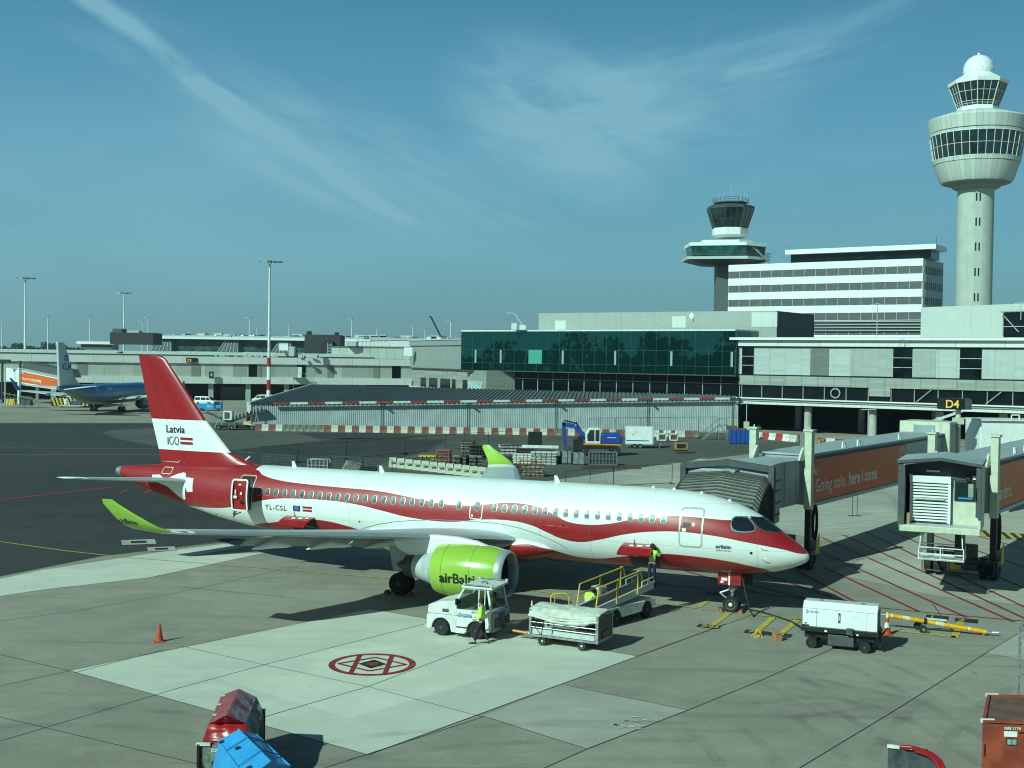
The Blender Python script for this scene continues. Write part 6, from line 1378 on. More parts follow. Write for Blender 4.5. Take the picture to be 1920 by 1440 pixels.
# ---------------------------------------------------------------- open baggage cart with a rolled canvas top
T = thing('baggage_cart', 'low open sided baggage cart of silver rails with pale canvas piled on top', 'baggage cart', (1.37, 46.97, 0), math.atan2(-.452, .892))
x0, x1, y0, y1 = -.5, 2.36, -.12, 1.35
mb = MB()
for x, y in ((x0, y0), (x1, y0), (x0, y1), (x1, y1)): mb.bb(x-.05, x+.05, y-.04, y+.04, .36, 1.42)
mb.bb(x0, x1, y0-.03, y0+.03, .36, .44).bb(x0, x1, y1-.03, y1+.03, .36, .44).bb(x0-.03, x0+.03, y0, y1, .36, .44).bb(x1-.03, x1+.03, y0, y1, .36, .44)
fr_ = mb.build('frame', [STEEL], T)
mb = MB()
for z in (.72, .92, 1.14):
    for y in (y0, y1): mb.tube((x0, y, z), (x1, y, z), .022, 8)
for x in (.45, 1.35): mb.tube((x, y0, .44), (x, y0, 1.3), .012, 6)
mb.build('side_rails', [STEEL], T); MB().bb(x0+.05, x1-.05, y0+.04, y1-.04, .42, .46).build('floor', [LGREY], T); MB().bb(x0+.1, x1-.1, y0-.02, y0+.0, .46, .66).build('kick_board', [mat('pale_board', (.50, .55, .53), .5, var=.1)], T)
MB().bb(x1-.02, x1+.03, y0, y1, .44, 1.3).build('end_panel', [DGREY], T); MB().bb(x1-.04, x1+.08, .3, .9, .5, .75).build('latch', [DSTEEL], T)
for x in (0, 1.7):
    for y in (-.02, 1.22): wheel(T, (x, y, .19), .19, .13, 'y', rim=WHITE_D)
    MB().tube((x, -.02, .19), (x, 1.22, .19), .03).bb(x-.1, x+.1, .1, 1.1, .22, .36).build('axle', [DSTEEL], T)
MB().bar((x0, .6, .36), (-1.1, .62, .30), .08, .06).bar((x0, .3, .36), (-.9, .6, .32), .04, .04).bar((x0, .9, .36), (-.9, .62, .32), .04, .04).build('drawbar', [STEEL], T)
MB().path([(-.2, y0-.03, 1.1), (-.28, y0-.04, .75), (-.05, y0-.04, .46)], .012, 5).path([(.1, y0-.03, 1.1), (.0, y0-.04, .46)], .012, 5).path([(.55, y0-.03, 1.0), (.45, y0-.04, .5)], .012, 5).build('straps', [BLACK], T)
rc = random.Random(5); NX, NY = 48, 22; mb = MB()
from mathutils import noise as mn
for j in range(NY+1):
    for i in range(NX+1):
        u, v = i/NX, j/NY; x = x0-.06+u*(x1-x0+.12); ang = v*pi; y = (y0+y1)/2-cos(ang)*((y1-y0)/2+.07)
        sag = .17*sin(pi*u) if v < .25 or v > .75 else .05*sin(pi*u)
        z = 1.30+.22*sin(ang)**.6-sag*(1 if v < .3 else .3)-(.14 if v < .12 or v > .88 else 0)
        z += .035*mn.noise(Vector((x*1.6, y*5+x, 1)))+.02*mn.noise(Vector((x*5, y*9, 3))); z += -.03*abs(sin(v*22+x*1.3)) if v < .42 else 0
        mb.v.append(Vector((x, y+.04*mn.noise(Vector((x*3, z*6, 2))), z)))
for j in range(NY):
    for i in range(NX): mb.f.append((j*(NX+1)+i, j*(NX+1)+i+1, (j+1)*(NX+1)+i+1, (j+1)*(NX+1)+i)); mb.m.append(0)
o = mb.build('canvas_cover', [mat('pale_canvas', (.62, .62, .55), .8, var=.14, scale=3)], T, smooth=80); sm = o.modifiers.new('thickness', 'SOLIDIFY'); sm.thickness = .03
mb = MB()
for z_, s0 in ((1.16, .16), (1.22, .12), (1.27, .08)):  # rolled edge hanging in folds down the near side
    mb.path([(x0+.0+(x1-x0)*i/16, y0-.05-.02*sin(i), z_+.06-s0*1.2*sin(pi*i/16)) for i in range(17)], .045, 7)
mb.build('canvas_roll', [MATS['pale_canvas']], T, smooth=60)
T = thing('tow_pole', 'short orange tow pole between the white tug and the cart', 'tow pole', (0, 0, 0)); a = G(962, 1182, .35); b = G(990, 1187, .32)
MB().tube(a, b, .05, 8).build('pole', [ORANGE], T); MB().tube(b, b+Vector((.3, -.15, 0)), .03, 6).build('eye', [STEEL], T)
# ---------------------------------------------------------------- belt loader
bd = Vector((.63, .777, 0)).normalized()
T = thing('belt_loader', 'white belt loader with yellow handrails reaching the forward cargo door', 'belt loader', (2.63, 49.0, 0), math.atan2(bd.y, bd.x))
z_at = lambda x: .78+(x/5.65)*.62
P = [(1.55, .42)]+[(2.36+.42*cos(pi-pi*i/8), .34+.40*sin(pi-pi*i/8)) for i in range(9)]+[(4.39, .34)]+[(4.81+.42*cos(pi-pi*i/8), .34+.40*sin(pi-pi*i/8)) for i in range(9)][1:]+[(5.5, .45), (5.45, .78), (1.75, .80), (1.5, .72)]
MB().prof(P, -.60, .97).build('chassis', [WHITE_D], T, bevel=.03); MB().bb(1.7, 5.3, -.5, .85, .3, .6).build('underbody', [BLACK], T)
for x in (2.36, 4.81):
    for y in (.84, -.50): wheel(T, (x, y, .34), .34, .22, 'y', rim=DGREY)
MB().hexa([(0, -.42, z_at(0)-.22), (5.65, -.42, z_at(5.65)-.2), (5.65, .42, z_at(5.65)-.2), (0, .42, z_at(0)-.22)], [(0, -.42, z_at(0)-.03), (5.65, -.42, z_at(5.65)-.03), (5.65, .42, z_at(5.65)-.03), (0, .42, z_at(0)-.03)]).build('conveyor_frame', [DSTEEL], T)
MB().hexa([(-.05, -.33, z_at(0)-.02), (5.7, -.33, z_at(5.7)-.02), (5.7, .33, z_at(5.7)-.02), (-.05, .33, z_at(0)-.02)], [(-.05, -.33, z_at(0)+.02), (5.7, -.33, z_at(5.7)+.02), (5.7, .33, z_at(5.7)+.02), (-.05, .33, z_at(0)+.02)]).build('belt', [RUBBER], T)
for y in (-.42, .42): MB().hexa([(0, y-.05, z_at(0)-.2), (5.5, y-.05, z_at(5.5)-.2), (5.5, y+.05, z_at(5.5)-.2), (0, y+.05, z_at(0)-.2)], [(0, y-.05, z_at(0)+.09), (5.5, y-.05, z_at(5.5)+.09), (5.5, y+.05, z_at(5.5)+.09), (0, y+.05, z_at(0)+.09)]).build('side_beam', [LGREY], T)
for y, xs_ in ((.52, (1.0, 2.7, 4.3)), (-.52, (.9, 2.5, 4.1))):
    mb = MB(); h = .95
    mb.path([(xs_[0], y, z_at(xs_[0])-.1), (xs_[0]+.22, y, z_at(xs_[0])+h), (xs_[2]+.2, y, z_at(xs_[2])+h-.05), (xs_[2]+.4, y, z_at(xs_[2])+.45)], .032, 8)
    for x in xs_[1:]: mb.tube((x, y, z_at(x)-.1), (x+.05, y, z_at(x)+h), .035, 8)
    mb.tube((xs_[0]+.12, y, z_at(xs_[0])+.5), (xs_[1], y, z_at(xs_[1])+.5), .025, 8); mb.build('handrail', [YEL], T)
mb = MB(); mb.path([(.1, 1.2, .5), (.1, 1.2, 1.35), (.2, 1.15, 1.5), (.55, .75, 1.5), (.65, .65, 1.35), (.65, .65, .6)], .028, 8).tube((.25, 1.1, .5), (.25, 1.1, 1.5), .02, 6); mb.build('guard_hoop', [YEL], T)
MB().bb(.2, 1.9, .6, 1.35, .48, .60).build('driver_platform', [LGREY], T, bevel=.02); MB().bb(1.5, 1.7, -.60, .97, .45, .80).build('rear_panel', [WHITE], T, bevel=.02)
for k, tx in enumerate(('111', '666', 'T17')): flat_text('fleet_number', tx, .15, (1.492, -.16, .69-.115*k), (0, -1, 0), (0, 0, 1), INK, T, .004)
mb = MB(); mb.bb(2.9, 3.4, .6, 1.15, .8, 1.45); mb.build('control_console', [LGREY], T, bevel=.05); MB().lathe([(.02, 0), (.2, .02), (.2, .08)], (2.8, .9, 1.15), 'x', 16).build('steering_wheel', [BLACK], T)
MB().bb(2.1, 2.6, .7, 1.15, .6, .72).build('seat', [BLACK], T, bevel=.03)
mb = MB()
for y in (-.42, .42):
    for x in (4.6, 5.1): mb.tube((x, y, z_at(x)), (x, y, z_at(x)+.3), .03, 6)
    mb.tube((4.6, y, z_at(4.6)+.3), (5.5, y, z_at(5.5)+.3), .025, 6)
mb.build('low_guard', [BEIGE], T)
for y in (-.4, .4): wheel(T, (5.75, y, z_at(5.7)-.12), .14, .1, 'y', 'bumper_roller', rim=ORANGE)
MB().bar((3.0, 0, .8), (4.2, 0, z_at(4.2)-.2), .1, .1).bar((2.2, .3, .8), (2.0, .3, z_at(2)-.2), .1, .1).build('lift_arms', [DSTEEL], T)
q = Vector((2.63, 49.0, 0))+bd*2.35+Vector((-bd.y, bd.x, 0))*.92
pp = person('person in yellow hi-vis jacket seated low behind the belt loader rails', (q.x, q.y, .12), math.atan2(bd.y, bd.x)-pi/2, ps)
# ---------------------------------------------------------------- ground power unit
T = thing('ground_power_unit', 'white ground power unit on a black trailer beside the nose of the airliner', 'generator', (12.08, 47.2, 0), math.atan2(-.367, .93))
P = [(-.36, .88), (2.5, .88), (2.5, 1.62), (2.5, 1.66), (-.36, 1.66)]
mb = MB(); yA, yB = -.12, 1.2
mb.prof([(yA, .88), (yB, .88), (yB, 1.60), (yB-.2, 1.80), (yA+.32, 1.84), (yA, 1.62)], -.36, 2.5, 0, ax='x'); mb.build('housing', [WHITE], T, bevel=.025)
mb = MB()
for x in (.18, 2.1): mb.bb(x, x+.012, yA-.004, yA, .9, 1.62)
mb.bb(-.34, 2.48, yA-.003, yA-.001, 1.60, 1.612)
mb.build('panel_seam', [DGREY], T); MB().bb(1.02, 1.10, yA-.02, yA, 1.12, 1.5).build('door_handle', [BLACK], T); MB().bb(1.035, 1.085, yA-.03, yA-.018, 1.2, 1.42).build('handle_plate', [LGREY], T)
MB().bb(2.5, 2.52, yA+.1, yB-.1, .95, 1.6).build('radiator_grille', [DGREY], T); MB().bb(-.3, -.18, yA-.01, yA, .98, 1.02).bb(-.36, -.1, yA-.015, yA-.004, .88, .95).build('marker_plate', [BLACK], T)
MB().lathe([(.05, 0), (.05, .03)], (.3, .5, 1.83), 'z', 10).lathe([(.05, 0), (.05, .03)], (1.9, .4, 1.83), 'z', 10).tube((1.85, .45, 1.84), (2.0, .45, 1.84), .02).build('lifting_eye', [DGREY], T)
MB().bb(1.45, 1.75, yA-.004, yA-.002, 1.25, 1.45).bb(1.8, 2.0, yA-.004, yA-.002, 1.1, 1.3).build('faint_sticker', [mat('faint_sticker', (.7, .72, .72), .5, var=.05)], T)
mb = MB(); mb.bb(-.42, 2.55, yA-.02, yB+.02, .68, .88).bb(-.3, 2.4, .1, 1.0, .4, .7); mb.build('trailer_bed', [BLACK], T, bevel=.02); MB().bb(.62, 1.62, -.05, .9, .18, .62).build('fuel_tank', [DGREY], T, bevel=.03)
MB().bb(.5, .6, yA-.035, yA-.02, .72, .79).bb(1.5, 1.6, yA-.035, yA-.02, .66, .74).bb(1.72, 1.8, yA-.035, yA-.02, .68, .74).build('label_plate', [WHITE], T); MB().bb(1.35, 1.6, yA-.12, yA-.02, .7, .95).build('tool_box', [DSTEEL], T)
for x in (0, 2.04):
    for y in (0, 1.15): wheel(T, (x, y, .225), .225, .2, 'y', rim=DSTEEL)
    MB().bb(x-.12, x+.12, .1, 1.05, .25, .5).build('axle', [BLACK], T)
MB().bar((2.5, .55, .5), (2.85, .55, .95), .06, .06).bb(2.56, 2.62, .2, .9, .2, .85).build('drawbar', [BLACK], T)
mb = MB(); LB = mat('logo_blue', (.03, .20, .55), .5, var=0)
mb.lathe([(.07, 0), (.07, .003)], (-.18, yA-.004, 1.47), 'y', 20); o = mb.build('round_logo', [LB], T)
MB().bar((-.24, yA-.009, 1.44), (-.12, yA-.009, 1.5), .004, .02).bar((-.23, yA-.009, 1.5), (-.12, yA-.009, 1.46), .004, .015).build('logo_strokes', [WHITE], o)
flat_text('maker_lettering', 'Gtrack', .135, (-.10, yA-.006, 1.43), (1, 0, 0), (0, 0, 1), LB, T, .002)
# power lead from the airliner
mb = MB(); Mx = Matrix.Translation((13.263, 52.51, 0)) @ Matrix.Rotation(pi-TH, 4, 'Z'); A_ = Mx @ Vector((2.9, .3, 1.7))
pts = [A_, A_+Vector((.1, -.25, -.7)), A_+Vector((.25, -.5, -1.35)), A_+Vector((.4, -.65, -1.66)), G(1405, 1143, .03), G(1430, 1148, .03), G(1460, 1157, .03), G(1485, 1166, .03), G(1500, 1174, .25)]
mb.path(pts, .035, 8); tag(mb.build('power_lead', [BLACK], None, smooth=60), 'black power lead hanging from the nose and running to the generator', 'power lead')
# ---------------------------------------------------------------- tow bar
T = thing('tow_bar', 'long orange yellow aircraft tow bar lying right of the generator', 'tow bar', (0, 0, 0))
a, b = Vector((16.15, 50.75, .62)), Vector((20.05, 49.75, .16)); lp = lambda t: a.lerp(b, t)
TY = mat('tow_bar_yellow', (.80, .36, .015), .4, var=.12, scale=4)
MB().tube(a, b, .095, 16).build('tube', [TY], T, smooth=40)
for t0, t1 in ((.05, .07), (.17, .24), (.50, .58), (.82, .84)): MB().tube(lp(t0), lp(t1), .099, 16).build('white_band', [mat('worn_band', (.68, .58, .38), .6, var=.2, scale=8)], T, smooth=40)
MB().tube(lp(.38), lp(.41), .13, 12).build('clamp', [BLACK], T)
for y in (-.35, .35): c = lp(.36); wheel(T, (c.x-.05, c.y+y, .17), .17, .1, 'y', rim=LGREY)
c = lp(.36); MB().tube((c.x-.05, c.y-.35, .17), (c.x-.05, c.y+.35, .17), .03).tube((c.x-.05, c.y, .17), c, .05).build('axle', [BLACK], T)
MB().bar(lp(.42)+Vector((0, .15, .12)), lp(.62)+Vector((0, .15, .18)), .12, .05).build('hydraulic_cover', [WHITE_D], T); MB().tube(lp(.62)+Vector((0, .1, .05)), lp(.5)+Vector((0, .45, .75)), .022).build('pump_handle', [BLACK], T)
MB().tube(b, b+Vector((.22, -.06, -.02)), .05).tube(b+Vector((.2, -.05, 0)), b+Vector((.45, -.0, .03)), .03).tube(b+Vector((.2, -.05, 0)), b+Vector((.45, -.18, .03)), .03).bb(b.x-.15, b.x-.08, b.y-.05, b.y+.05, 0, .15).build('tow_head', [STEEL], T)
MB().tube(a, a-Vector((.25, -.05, .02)), .05).build('towing_eye', [STEEL], T)
# ---------------------------------------------------------------- cones, chocks, small things
def cone(label, loc, h=.75, striped=True, r=.15):
    T = thing('traffic_cone', label, 'traffic cone', loc, .3, 'traffic cones on the apron'); oc = mat('cone_orange', (.55, .07, .015), .5, var=.12, scale=5)
    MB().bb(-.2, .2, -.2, .2, 0, .04).build('base', [oc], T, bevel=.02)
    if striped: MB().lathe([(r, .04), (r*.72, h*.32), (r*.72, h*.32), (r*.5, h*.55), (r*.5, h*.55), (r*.32, h*.76), (r*.32, h*.76), (.025, h)], (0, 0, 0), 'z', 20, m=[0, 0, 1, 1, 0, 0, 1]).build('body', [oc, WHITE_D], T, smooth=50)
    else: MB().lathe([(r, .04), (.025, h)], (0, 0, 0), 'z', 20).build('body', [oc], T, smooth=50)
    return T
cone('plain orange traffic cone alone on the grey apron left of the slab', G(299, 1203), .74, False)
cone('striped traffic cone standing behind the left end of the baggage cart', G(997, 1166), .92)
cone('tall striped traffic cone between the generator and the tow bar', G(1663, 1190), .95, True, .17)
cone('small striped traffic cone among the stacked barriers behind the airliner', G(1040, 868), .9, True, .2)
def chock(x, y, s_, which):
    p_ = Mx @ Vector((x, y, 0)); T = thing('wheel_chock', 'worn orange wheel chock wedged '+which, 'wheel chock', p_, pi-TH+(0 if s_ > 0 else pi), 'wheel chocks')
    MB().prof([(0, 0), (.26, 0), (.2, .17), (.13, .2), (.02, .1)], -.16, .16).build('wedge', [mat('chock_orange', (.32, .13, .05), .7, var=.3, scale=9)], T, bevel=.01); MB().tube((.2, -.1, .17), (.2, .1, .17), .02).build('handle', [BLACK], T)
chock(3.75, .2, 1, 'behind the nose tyre of the large airliner'); chock(3.09, .2, -1, 'in front of the nose tyre of the large airliner')
chock(19.1, 3.67, 1, 'behind the main tyre left of the green engine'); chock(18.1, 3.67, -1, 'between the main tyre and the green engine')
T = thing('marker_stand', 'small yellow folding marker stand left on a painted stop mark', 'marker stand', G(1422, 1195), .2)
MB().path([(-.2, 0, 0), (0, .05, .32), (.2, 0, 0), (-.2, 0, 0)], .02, 6).path([(-.2, .25, 0), (0, .1, .32), (.2, .25, 0)], .02, 6).build('frame', [YEL], T); MB().lathe([(.07, 0), (.07, .06)], (0, 0, .02), 'z', 12).build('weight', [YEL], T)
T = thing('wooden_crate', 'small orange brown wooden box beside the yellow marker stand', 'box', G(1457, 1201), .2)
MB().bb(-.15, .15, -.15, .15, 0, .3).build('box', [mat('crate_orange', (.45, .20, .10), .7, var=.2, scale=6)], T, bevel=.01); MB().bb(-.17, .17, -.17, .17, .3, .34).build('lid', [MATS['crate_orange']], T)
# ---------------------------------------------------------------- covered carts in the corner
def cloth(name, quads, m, par, n=14, amp=.03, seed=0, th=.02):
    """soft sheet over a list of four-cornered patches"""
    mb = MB()
    for q in quads:
        k = len(mb.v)
        for j in range(n+1):
            for i in range(n+1):
                u, v = i/n, j/n; p = (q[0]*(1-u)+q[1]*u)*(1-v)+(q[3]*(1-u)+q[2]*u)*v
                nn = (q[1]-q[0]).cross(q[3]-q[0]).normalized(); e = min(u, 1-u, v, 1-v)
                f = min(1, e*8); mb.v.append(p+nn*amp*f*(mn.noise(p*2.1+Vector((seed, 0, 0)))*1.2+mn.noise(p*6)*.6+.5*abs(mn.noise(Vector((p.x*7, p.y*2, p.z*9))))))
        for j in range(n):
            for i in range(n): mb.f.append((k+j*(n+1)+i, k+j*(n+1)+i+1, k+(j+1)*(n+1)+i+1, k+(j+1)*(n+1)+i)); mb.m.append(0)
    o = mb.build(name, [m], par, smooth=50); return o
RT = mat('red_tarpaulin', (.36, .014, .018), .3, var=.15, scale=2, coat=.3); BT = mat('blue_tarpaulin', (.03, .30, .66), .55, var=.06, scale=2)
T = thing('covered_cart', 'luggage cart under a glossy dark red tarpaulin, slatted on its right', 'covered cart', (0, 0, 0), 0, 'covered luggage carts')
R0, R1 = G(448, 1291, 1.95), G(425, 1341, 1.95); L0, L1 = G(415, 1304, 1.62), G(391, 1357, 1.62); Q0, Q1 = G(481, 1307, 1.62), G(460, 1356, 1.62)
dn = lambda p, z, dx=0, dy=0: Vector((p.x+dx, p.y+dy, z))
F0, F1 = G(379, 1392, 1.2), G(478, 1396, 1.2)
cloth('tarpaulin', [(L1, R1, R0, L0)], RT, T, seed=1); cloth('tarpaulin_flap', [(R1, Q1, Q0, R0)], RT, T, amp=.05, seed=4)
cloth('tarpaulin_front', [(F0, F1, Q1, L1), (L1, Q1, R1, R1)], RT, T, amp=.07, seed=7); cloth('tarpaulin_back', [(dn(L0, .9), L0, R0, dn(R0, .9)), (dn(R0, .9), R0, Q0, dn(Q0, .9)), (dn(L1, .7), L1, L0, dn(L0, .7)), (dn(F0, .5), F0, L1, dn(L1, .5))], RT, T)
S0, S1 = G(493, 1331, 1.45), G(478, 1396, 1.2)
cloth('cargo_side', [(Q1, Q0, S0, S1)], mat('weathered_wrap', (.25, .25, .19), .7, var=.4, scale=3), T, amp=.03)
MB().hexa([dn(S1, .45), dn(S0, .45), dn(S0, .45, -.9), dn(S1, .45, -.9)], [S1+Vector((0, 0, -.02)), S0+Vector((0, 0, -.02)), dn(S0, 1.4, -.9), dn(S1, 1.15, -.9)]).build('side_wall', [BLACK], T)
mb = MB(); 
for i in range(9): p_ = S1.lerp(S0, i/8); mb.bar(dn(p_, .45, .03), p_+Vector((.03, 0, -.02)), .03, .03)
mb.build('slats', [DSTEEL], T); MB().bar(S0+Vector((.03, 0, .03)), dn(S0, .4, .03), .07, .07).build('corner_post', [BLACK], T)
mb = MB(); c0_, c1_ = dn(F0, .15, .0, -.05), dn(F1, .15, 0, -.05)
MB().hexa([dn(F0, .3, -.05, -.1), dn(F1, .3, .0, -.1), dn(F1, .3, 0, 0), dn(F0, .3, -.05, 0)], [dn(F0, 1.18, -.05, -.1), dn(F1, 1.18, .0, -.1), dn(F1, 1.18, 0, 0), dn(F0, 1.18, -.05, 0)]).build('front_panel', [mat('scuffed_panel', (.14, .16, .14), .6, var=.6, scale=5)], T)
MB().bar(dn(F0, 1.2, -.12, -.14), dn(F0, 1.2, .25, -.14), .06, .08).build('corner_bracket', [WHITE_D], T); MB().bar(dn(F0, .2, -.06, -.14), dn(F0, 1.2, -.06, -.14), .07, .07).build('front_post', [BLACK], T)
MB().bb(F0.x+.28, F0.x+.72, F0.y-.16, F0.y-.15, 1.0, 1.09).build('number_plate', [WHITE], T); flat_text('number_lettering', 'AP-11220', .085, (F0.x+.30, F0.y-.165, 1.02), (1, 0, 0), (0, 0, 1), INK, T)
for p_ in (L1, L0, Q0, Q1): wheel(T, (p_.x*.98-.1 if p_ in (Q0, Q1) else p_.x+.15, p_.y, .2), .2, .15, 'x')
MB().bb(min(L1.x, L0.x)+.1, Q0.x, L1.y, L0.y-.1, .3, .45).build('chassis', [BLACK], T)
for a_, b_ in ((.12, .2), (.5, .56), (.82, .88)): c_ = L1.lerp(L0, (a_+b_)/2).lerp(R1.lerp(R0, (a_+b_)/2), .22)+Vector((0, 0, .06)); MB().bb(c_.x-.05, c_.x+.05, c_.y-.05, c_.y+.05, c_.z, c_.z+.01).build('white_patch', [WHITE], T)
T = thing('covered_cart', 'luggage cart under a matt bright blue tarpaulin with small black patches', 'covered cart', (0, 0, 0), 0, 'covered luggage carts')
R0, R1 = G(447, 1368, 1.95), G(507, 1428, 1.95); L0, L1 = G(410, 1389, 1.62), G(462, 1462, 1.62); Q0, Q1 = G(481, 1378, 1.62), G(543, 1436, 1.62)
cloth('tarpaulin', [(L1, R1, R0, L0)], BT, T, amp=.02); cloth('tarpaulin_flap', [(R1, Q1, Q0, R0)], BT, T, amp=.05, seed=3)
cloth('tarpaulin_side', [(dn(L1, .6, -.12), L1, L0, dn(L0, .6, -.22)), (L1, dn(L1, .6, -.12), dn(Q1, .6), Q1), (L1, Q1, R1, R1)], BT, T, amp=.03); cloth('tarpaulin_back', [(dn(L0, .6, -.22), L0, R0, dn(R0, .6)), (dn(R0, .6), R0, Q0, dn(Q0, .6)), (dn(Q0, .6), Q0, Q1, dn(Q1, .6))], BT, T)
for u, v in ((.08, .04), (.38, .42), (.86, .30)):
    c_ = L0.lerp(L1, u).lerp(R0.lerp(R1, u), v)+Vector((-.01, 0, .035)); e1 = (L1-L0).normalized()*.07; e2 = (R0-L0).normalized()*.07
    MB().add([c_-e1-e2, c_+e1-e2, c_+e1+e2, c_-e1+e2], [(0, 1, 2, 3)]).build('black_patch', [BLACK], T)
for k_ in (.30, .72):
    a_, b_, c_ = L0.lerp(L1, k_), R0.lerp(R1, k_), Q0.lerp(Q1, k_); u_ = Vector((0, 0, .05)); MB().path([dn(a_, .7, -.14)+u_, a_+u_, b_+u_, c_+u_, dn(c_, .7)+u_], .016, 5).build('strap', [mat('dark_blue_strap', (.02, .2, .46), .7, var=0)], T)
MB().path([L0, L1], .03, 6).path([R0+Vector((0, 0, .01)), R1+Vector((0, 0, .01))], .02, 6).path([Q0, Q1], .03, 6).build('hem', [BT], T)
MB().bb(L0.x-.1, Q0.x+.2, L1.y+.2, L0.y, .3, .6).build('chassis', [BLACK], T)
for x, y in ((L0.x+.1, L0.y-.3), (Q0.x, Q0.y-.3), (L1.x+.2, L1.y+.5), (Q1.x-.1, Q1.y+.3)): wheel(T, (x, y, .2), .2, .15, 'x')
# grey sided cart with a folded red tarpaulin
T = thing('covered_cart', 'grey sided luggage cart with crumpled red tarpaulin over its right end', 'covered cart', (0, 0, 0), 0, 'covered luggage carts')
a0_ = G(1665, 1398, 1.7); b = G(1745, 1396, 1.7); w_ = (b-a0_).length; T.location = (a0_.x, a0_.y, 0); T.rotation_euler = (0, 0, radians(-19.5)); a = Vector((0, 0, 0)); yy = 0.
pts = [(0, .3), (w_+.1, .3), (w_+.12, 1.0), (w_+.02, 1.35), (w_-.2, 1.55), (w_-.55, 1.68), (0, 1.7)]
mb = MB(); mb.prof([(a.x+x, z) for x, z in pts], yy, yy+.06); mb.build('side_panel', [mat('speckled_grey_panel', (.06, .075, .085), .6, var=.35, scale=3)], T)
mb = MB(); mb.prof([(a.x+x, z) for x, z in ((.1, .3), (w_, .3), (w_-.1, .9), (.1, .9))], yy+.1, yy+2.2); mb.build('load', [DGREY], T); MB().bb(a.x-.02, a.x+.28, yy-.06, yy+.02, 1.66, 1.74).build('corner_bracket', [WHITE_D], T)
mb = MB(); prv = None; N = 16; K_ = [(w_-.75, 1.70), (w_-.5, 1.72), (w_-.2, 1.66), (w_+.05, 1.5), (w_+.17, 1.25), (w_+.3, .9), (w_+.4, .4)]
for i, (x, z) in enumerate(K_):
    for j in range(N+1): v = j/N; mb.v.append(Vector((a.x+x+.05*mn.noise(Vector((i*.9, v*9, 0))), yy-.1+v*.9, z-.3*v+.10*mn.noise(Vector((x*4, v*4, 1)))+.07*mn.noise(Vector((i*1.3, v*11, 5)))+.03)))
for i in range(len(K_)-1):
    for j in range(N): mb.f.append((i*(N+1)+j, i*(N+1)+j+1, (i+1)*(N+1)+j+1, (i+1)*(N+1)+j)); mb.m.append(0)
o = mb.build('tarpaulin', [RT], T, smooth=40); o.modifiers.new('t', 'SOLIDIFY').thickness = .03
MB().path([(a.x+x-.06, yy-.06-.02*sin(i*2.), z+.03) for i, (x, z) in enumerate(K_)], .05, 7).path([(a.x+x+.0, yy-.08, z-.05) for i, (x, z) in enumerate(K_[1:])], .04, 7).path([(a.x+x+.06, yy-.03, z+.0) for i, (x, z) in enumerate(K_[2:])], .05, 7).build('tarpaulin_folds', [RT], T, smooth=60)
for x in (.2, w_): wheel(T, (a.x+x, yy+.4, .2), .2, .15, 'y')
# red container box
T = thing('container_box', 'rust red steel container box with small labels at the lower right corner', 'container', (0, 0, 0))
a, b = G(1842, 1353, 2.45), G(1851, 1305, 2.45); W_ = 3.2; CR = mat('rust_red_steel', (.34, .062, .032), .55, var=.22, scale=1.6, streak=2)
e = Vector((1, 0, 0)).cross(Vector((0, 0, 1))); d = b-a
B4 = [a, a+Vector((W_, -.25, 0)), b+Vector((W_, -.25, 0)), b]
MB().hexa([Vector((p_.x, p_.y, .2)) for p_ in B4], [Vector((p_.x, p_.y, 2.38)) for p_ in B4]).build('walls', [CR], T, bevel=.02)
MB().hexa([Vector((p_.x, p_.y, 2.38)) for p_ in B4], [Vector((p_.x, p_.y, 2.45)) for p_ in B4]).build('roof', [mat('brown_roof', (.16, .085, .06), .8, var=.15, scale=2)], T)
mb = MB(); mb.bar(B4[0]+Vector((0, 0, .02)), B4[1]+Vector((0, 0, .02)), .08, .06).bar(B4[0]+Vector((.04, 0, .02)), B4[3]+Vector((.04, 0, .02)), .08, .06).bar(B4[3]+Vector((0, 0, .02)), B4[2]+Vector((0, 0, .02)), .08, .06); mb.build('roof_frame', [CR], T)
for p_ in (a, b): MB().bb(p_.x-.03, p_.x+.30, p_.y-.03, p_.y+.05, 2.43, 2.52).build('white_corner', [WHITE], T)
f_ = lambda x, z: Vector((a.x+x, a.y-.25*x/W_-.012, z)); fu = (1, -.078, 0)
def plate(nm, x0, x1, z0, z1, m, dy=0): q = [f_(x0, z0), f_(x1, z0), f_(x1, z1), f_(x0, z1)]; o = MB().add([p_+Vector((0, -dy, 0)) for p_ in q], [(0, 1, 2, 3)]).build(nm, [m], T); return o
plate('label', .52, .84, 2.10, 2.24, WHITE, .01); 
for z in (1.93, 1.17): plate('window', .58, .84, z-.04, z+.13, BLACK, .01); plate('pane', .60, .70, z-.02, z+.11, MATS['pale_blind'], .02); plate('pane', .72, .82, z-.02, z+.11, MATS['pale_blind'], .02)
flat_text('container_number', 'NFS 1174', .10, f_(.52, 2.28)+Vector((0, -.02, 0)), fu, (0, 0, 1), WHITE, T, .003); flat_text('container_number', '936 RU', .10, f_(.12, 1.02)+Vector((0, -.02, 0)), fu, (0, 0, 1), WHITE, T, .003)
plate('scrawled_mark', .87, 1.12, 2.2, 2.23, INK, .012); plate('slot', .05, .08, 1.6, 1.9, BLACK, .01); plate('slot', .2, .3, 1.24, 1.30, BLACK, .01); plate('seam', 1.2, 1.22, .3, 2.38, BLACK, .01); plate('round_vent', 1.05, 1.15, 1.62, 1.78, BLACK, .012)
for x in (.4, 2.8): wheel(T, (a.x+x, a.y+.4, .18), .18, .15, 'y')
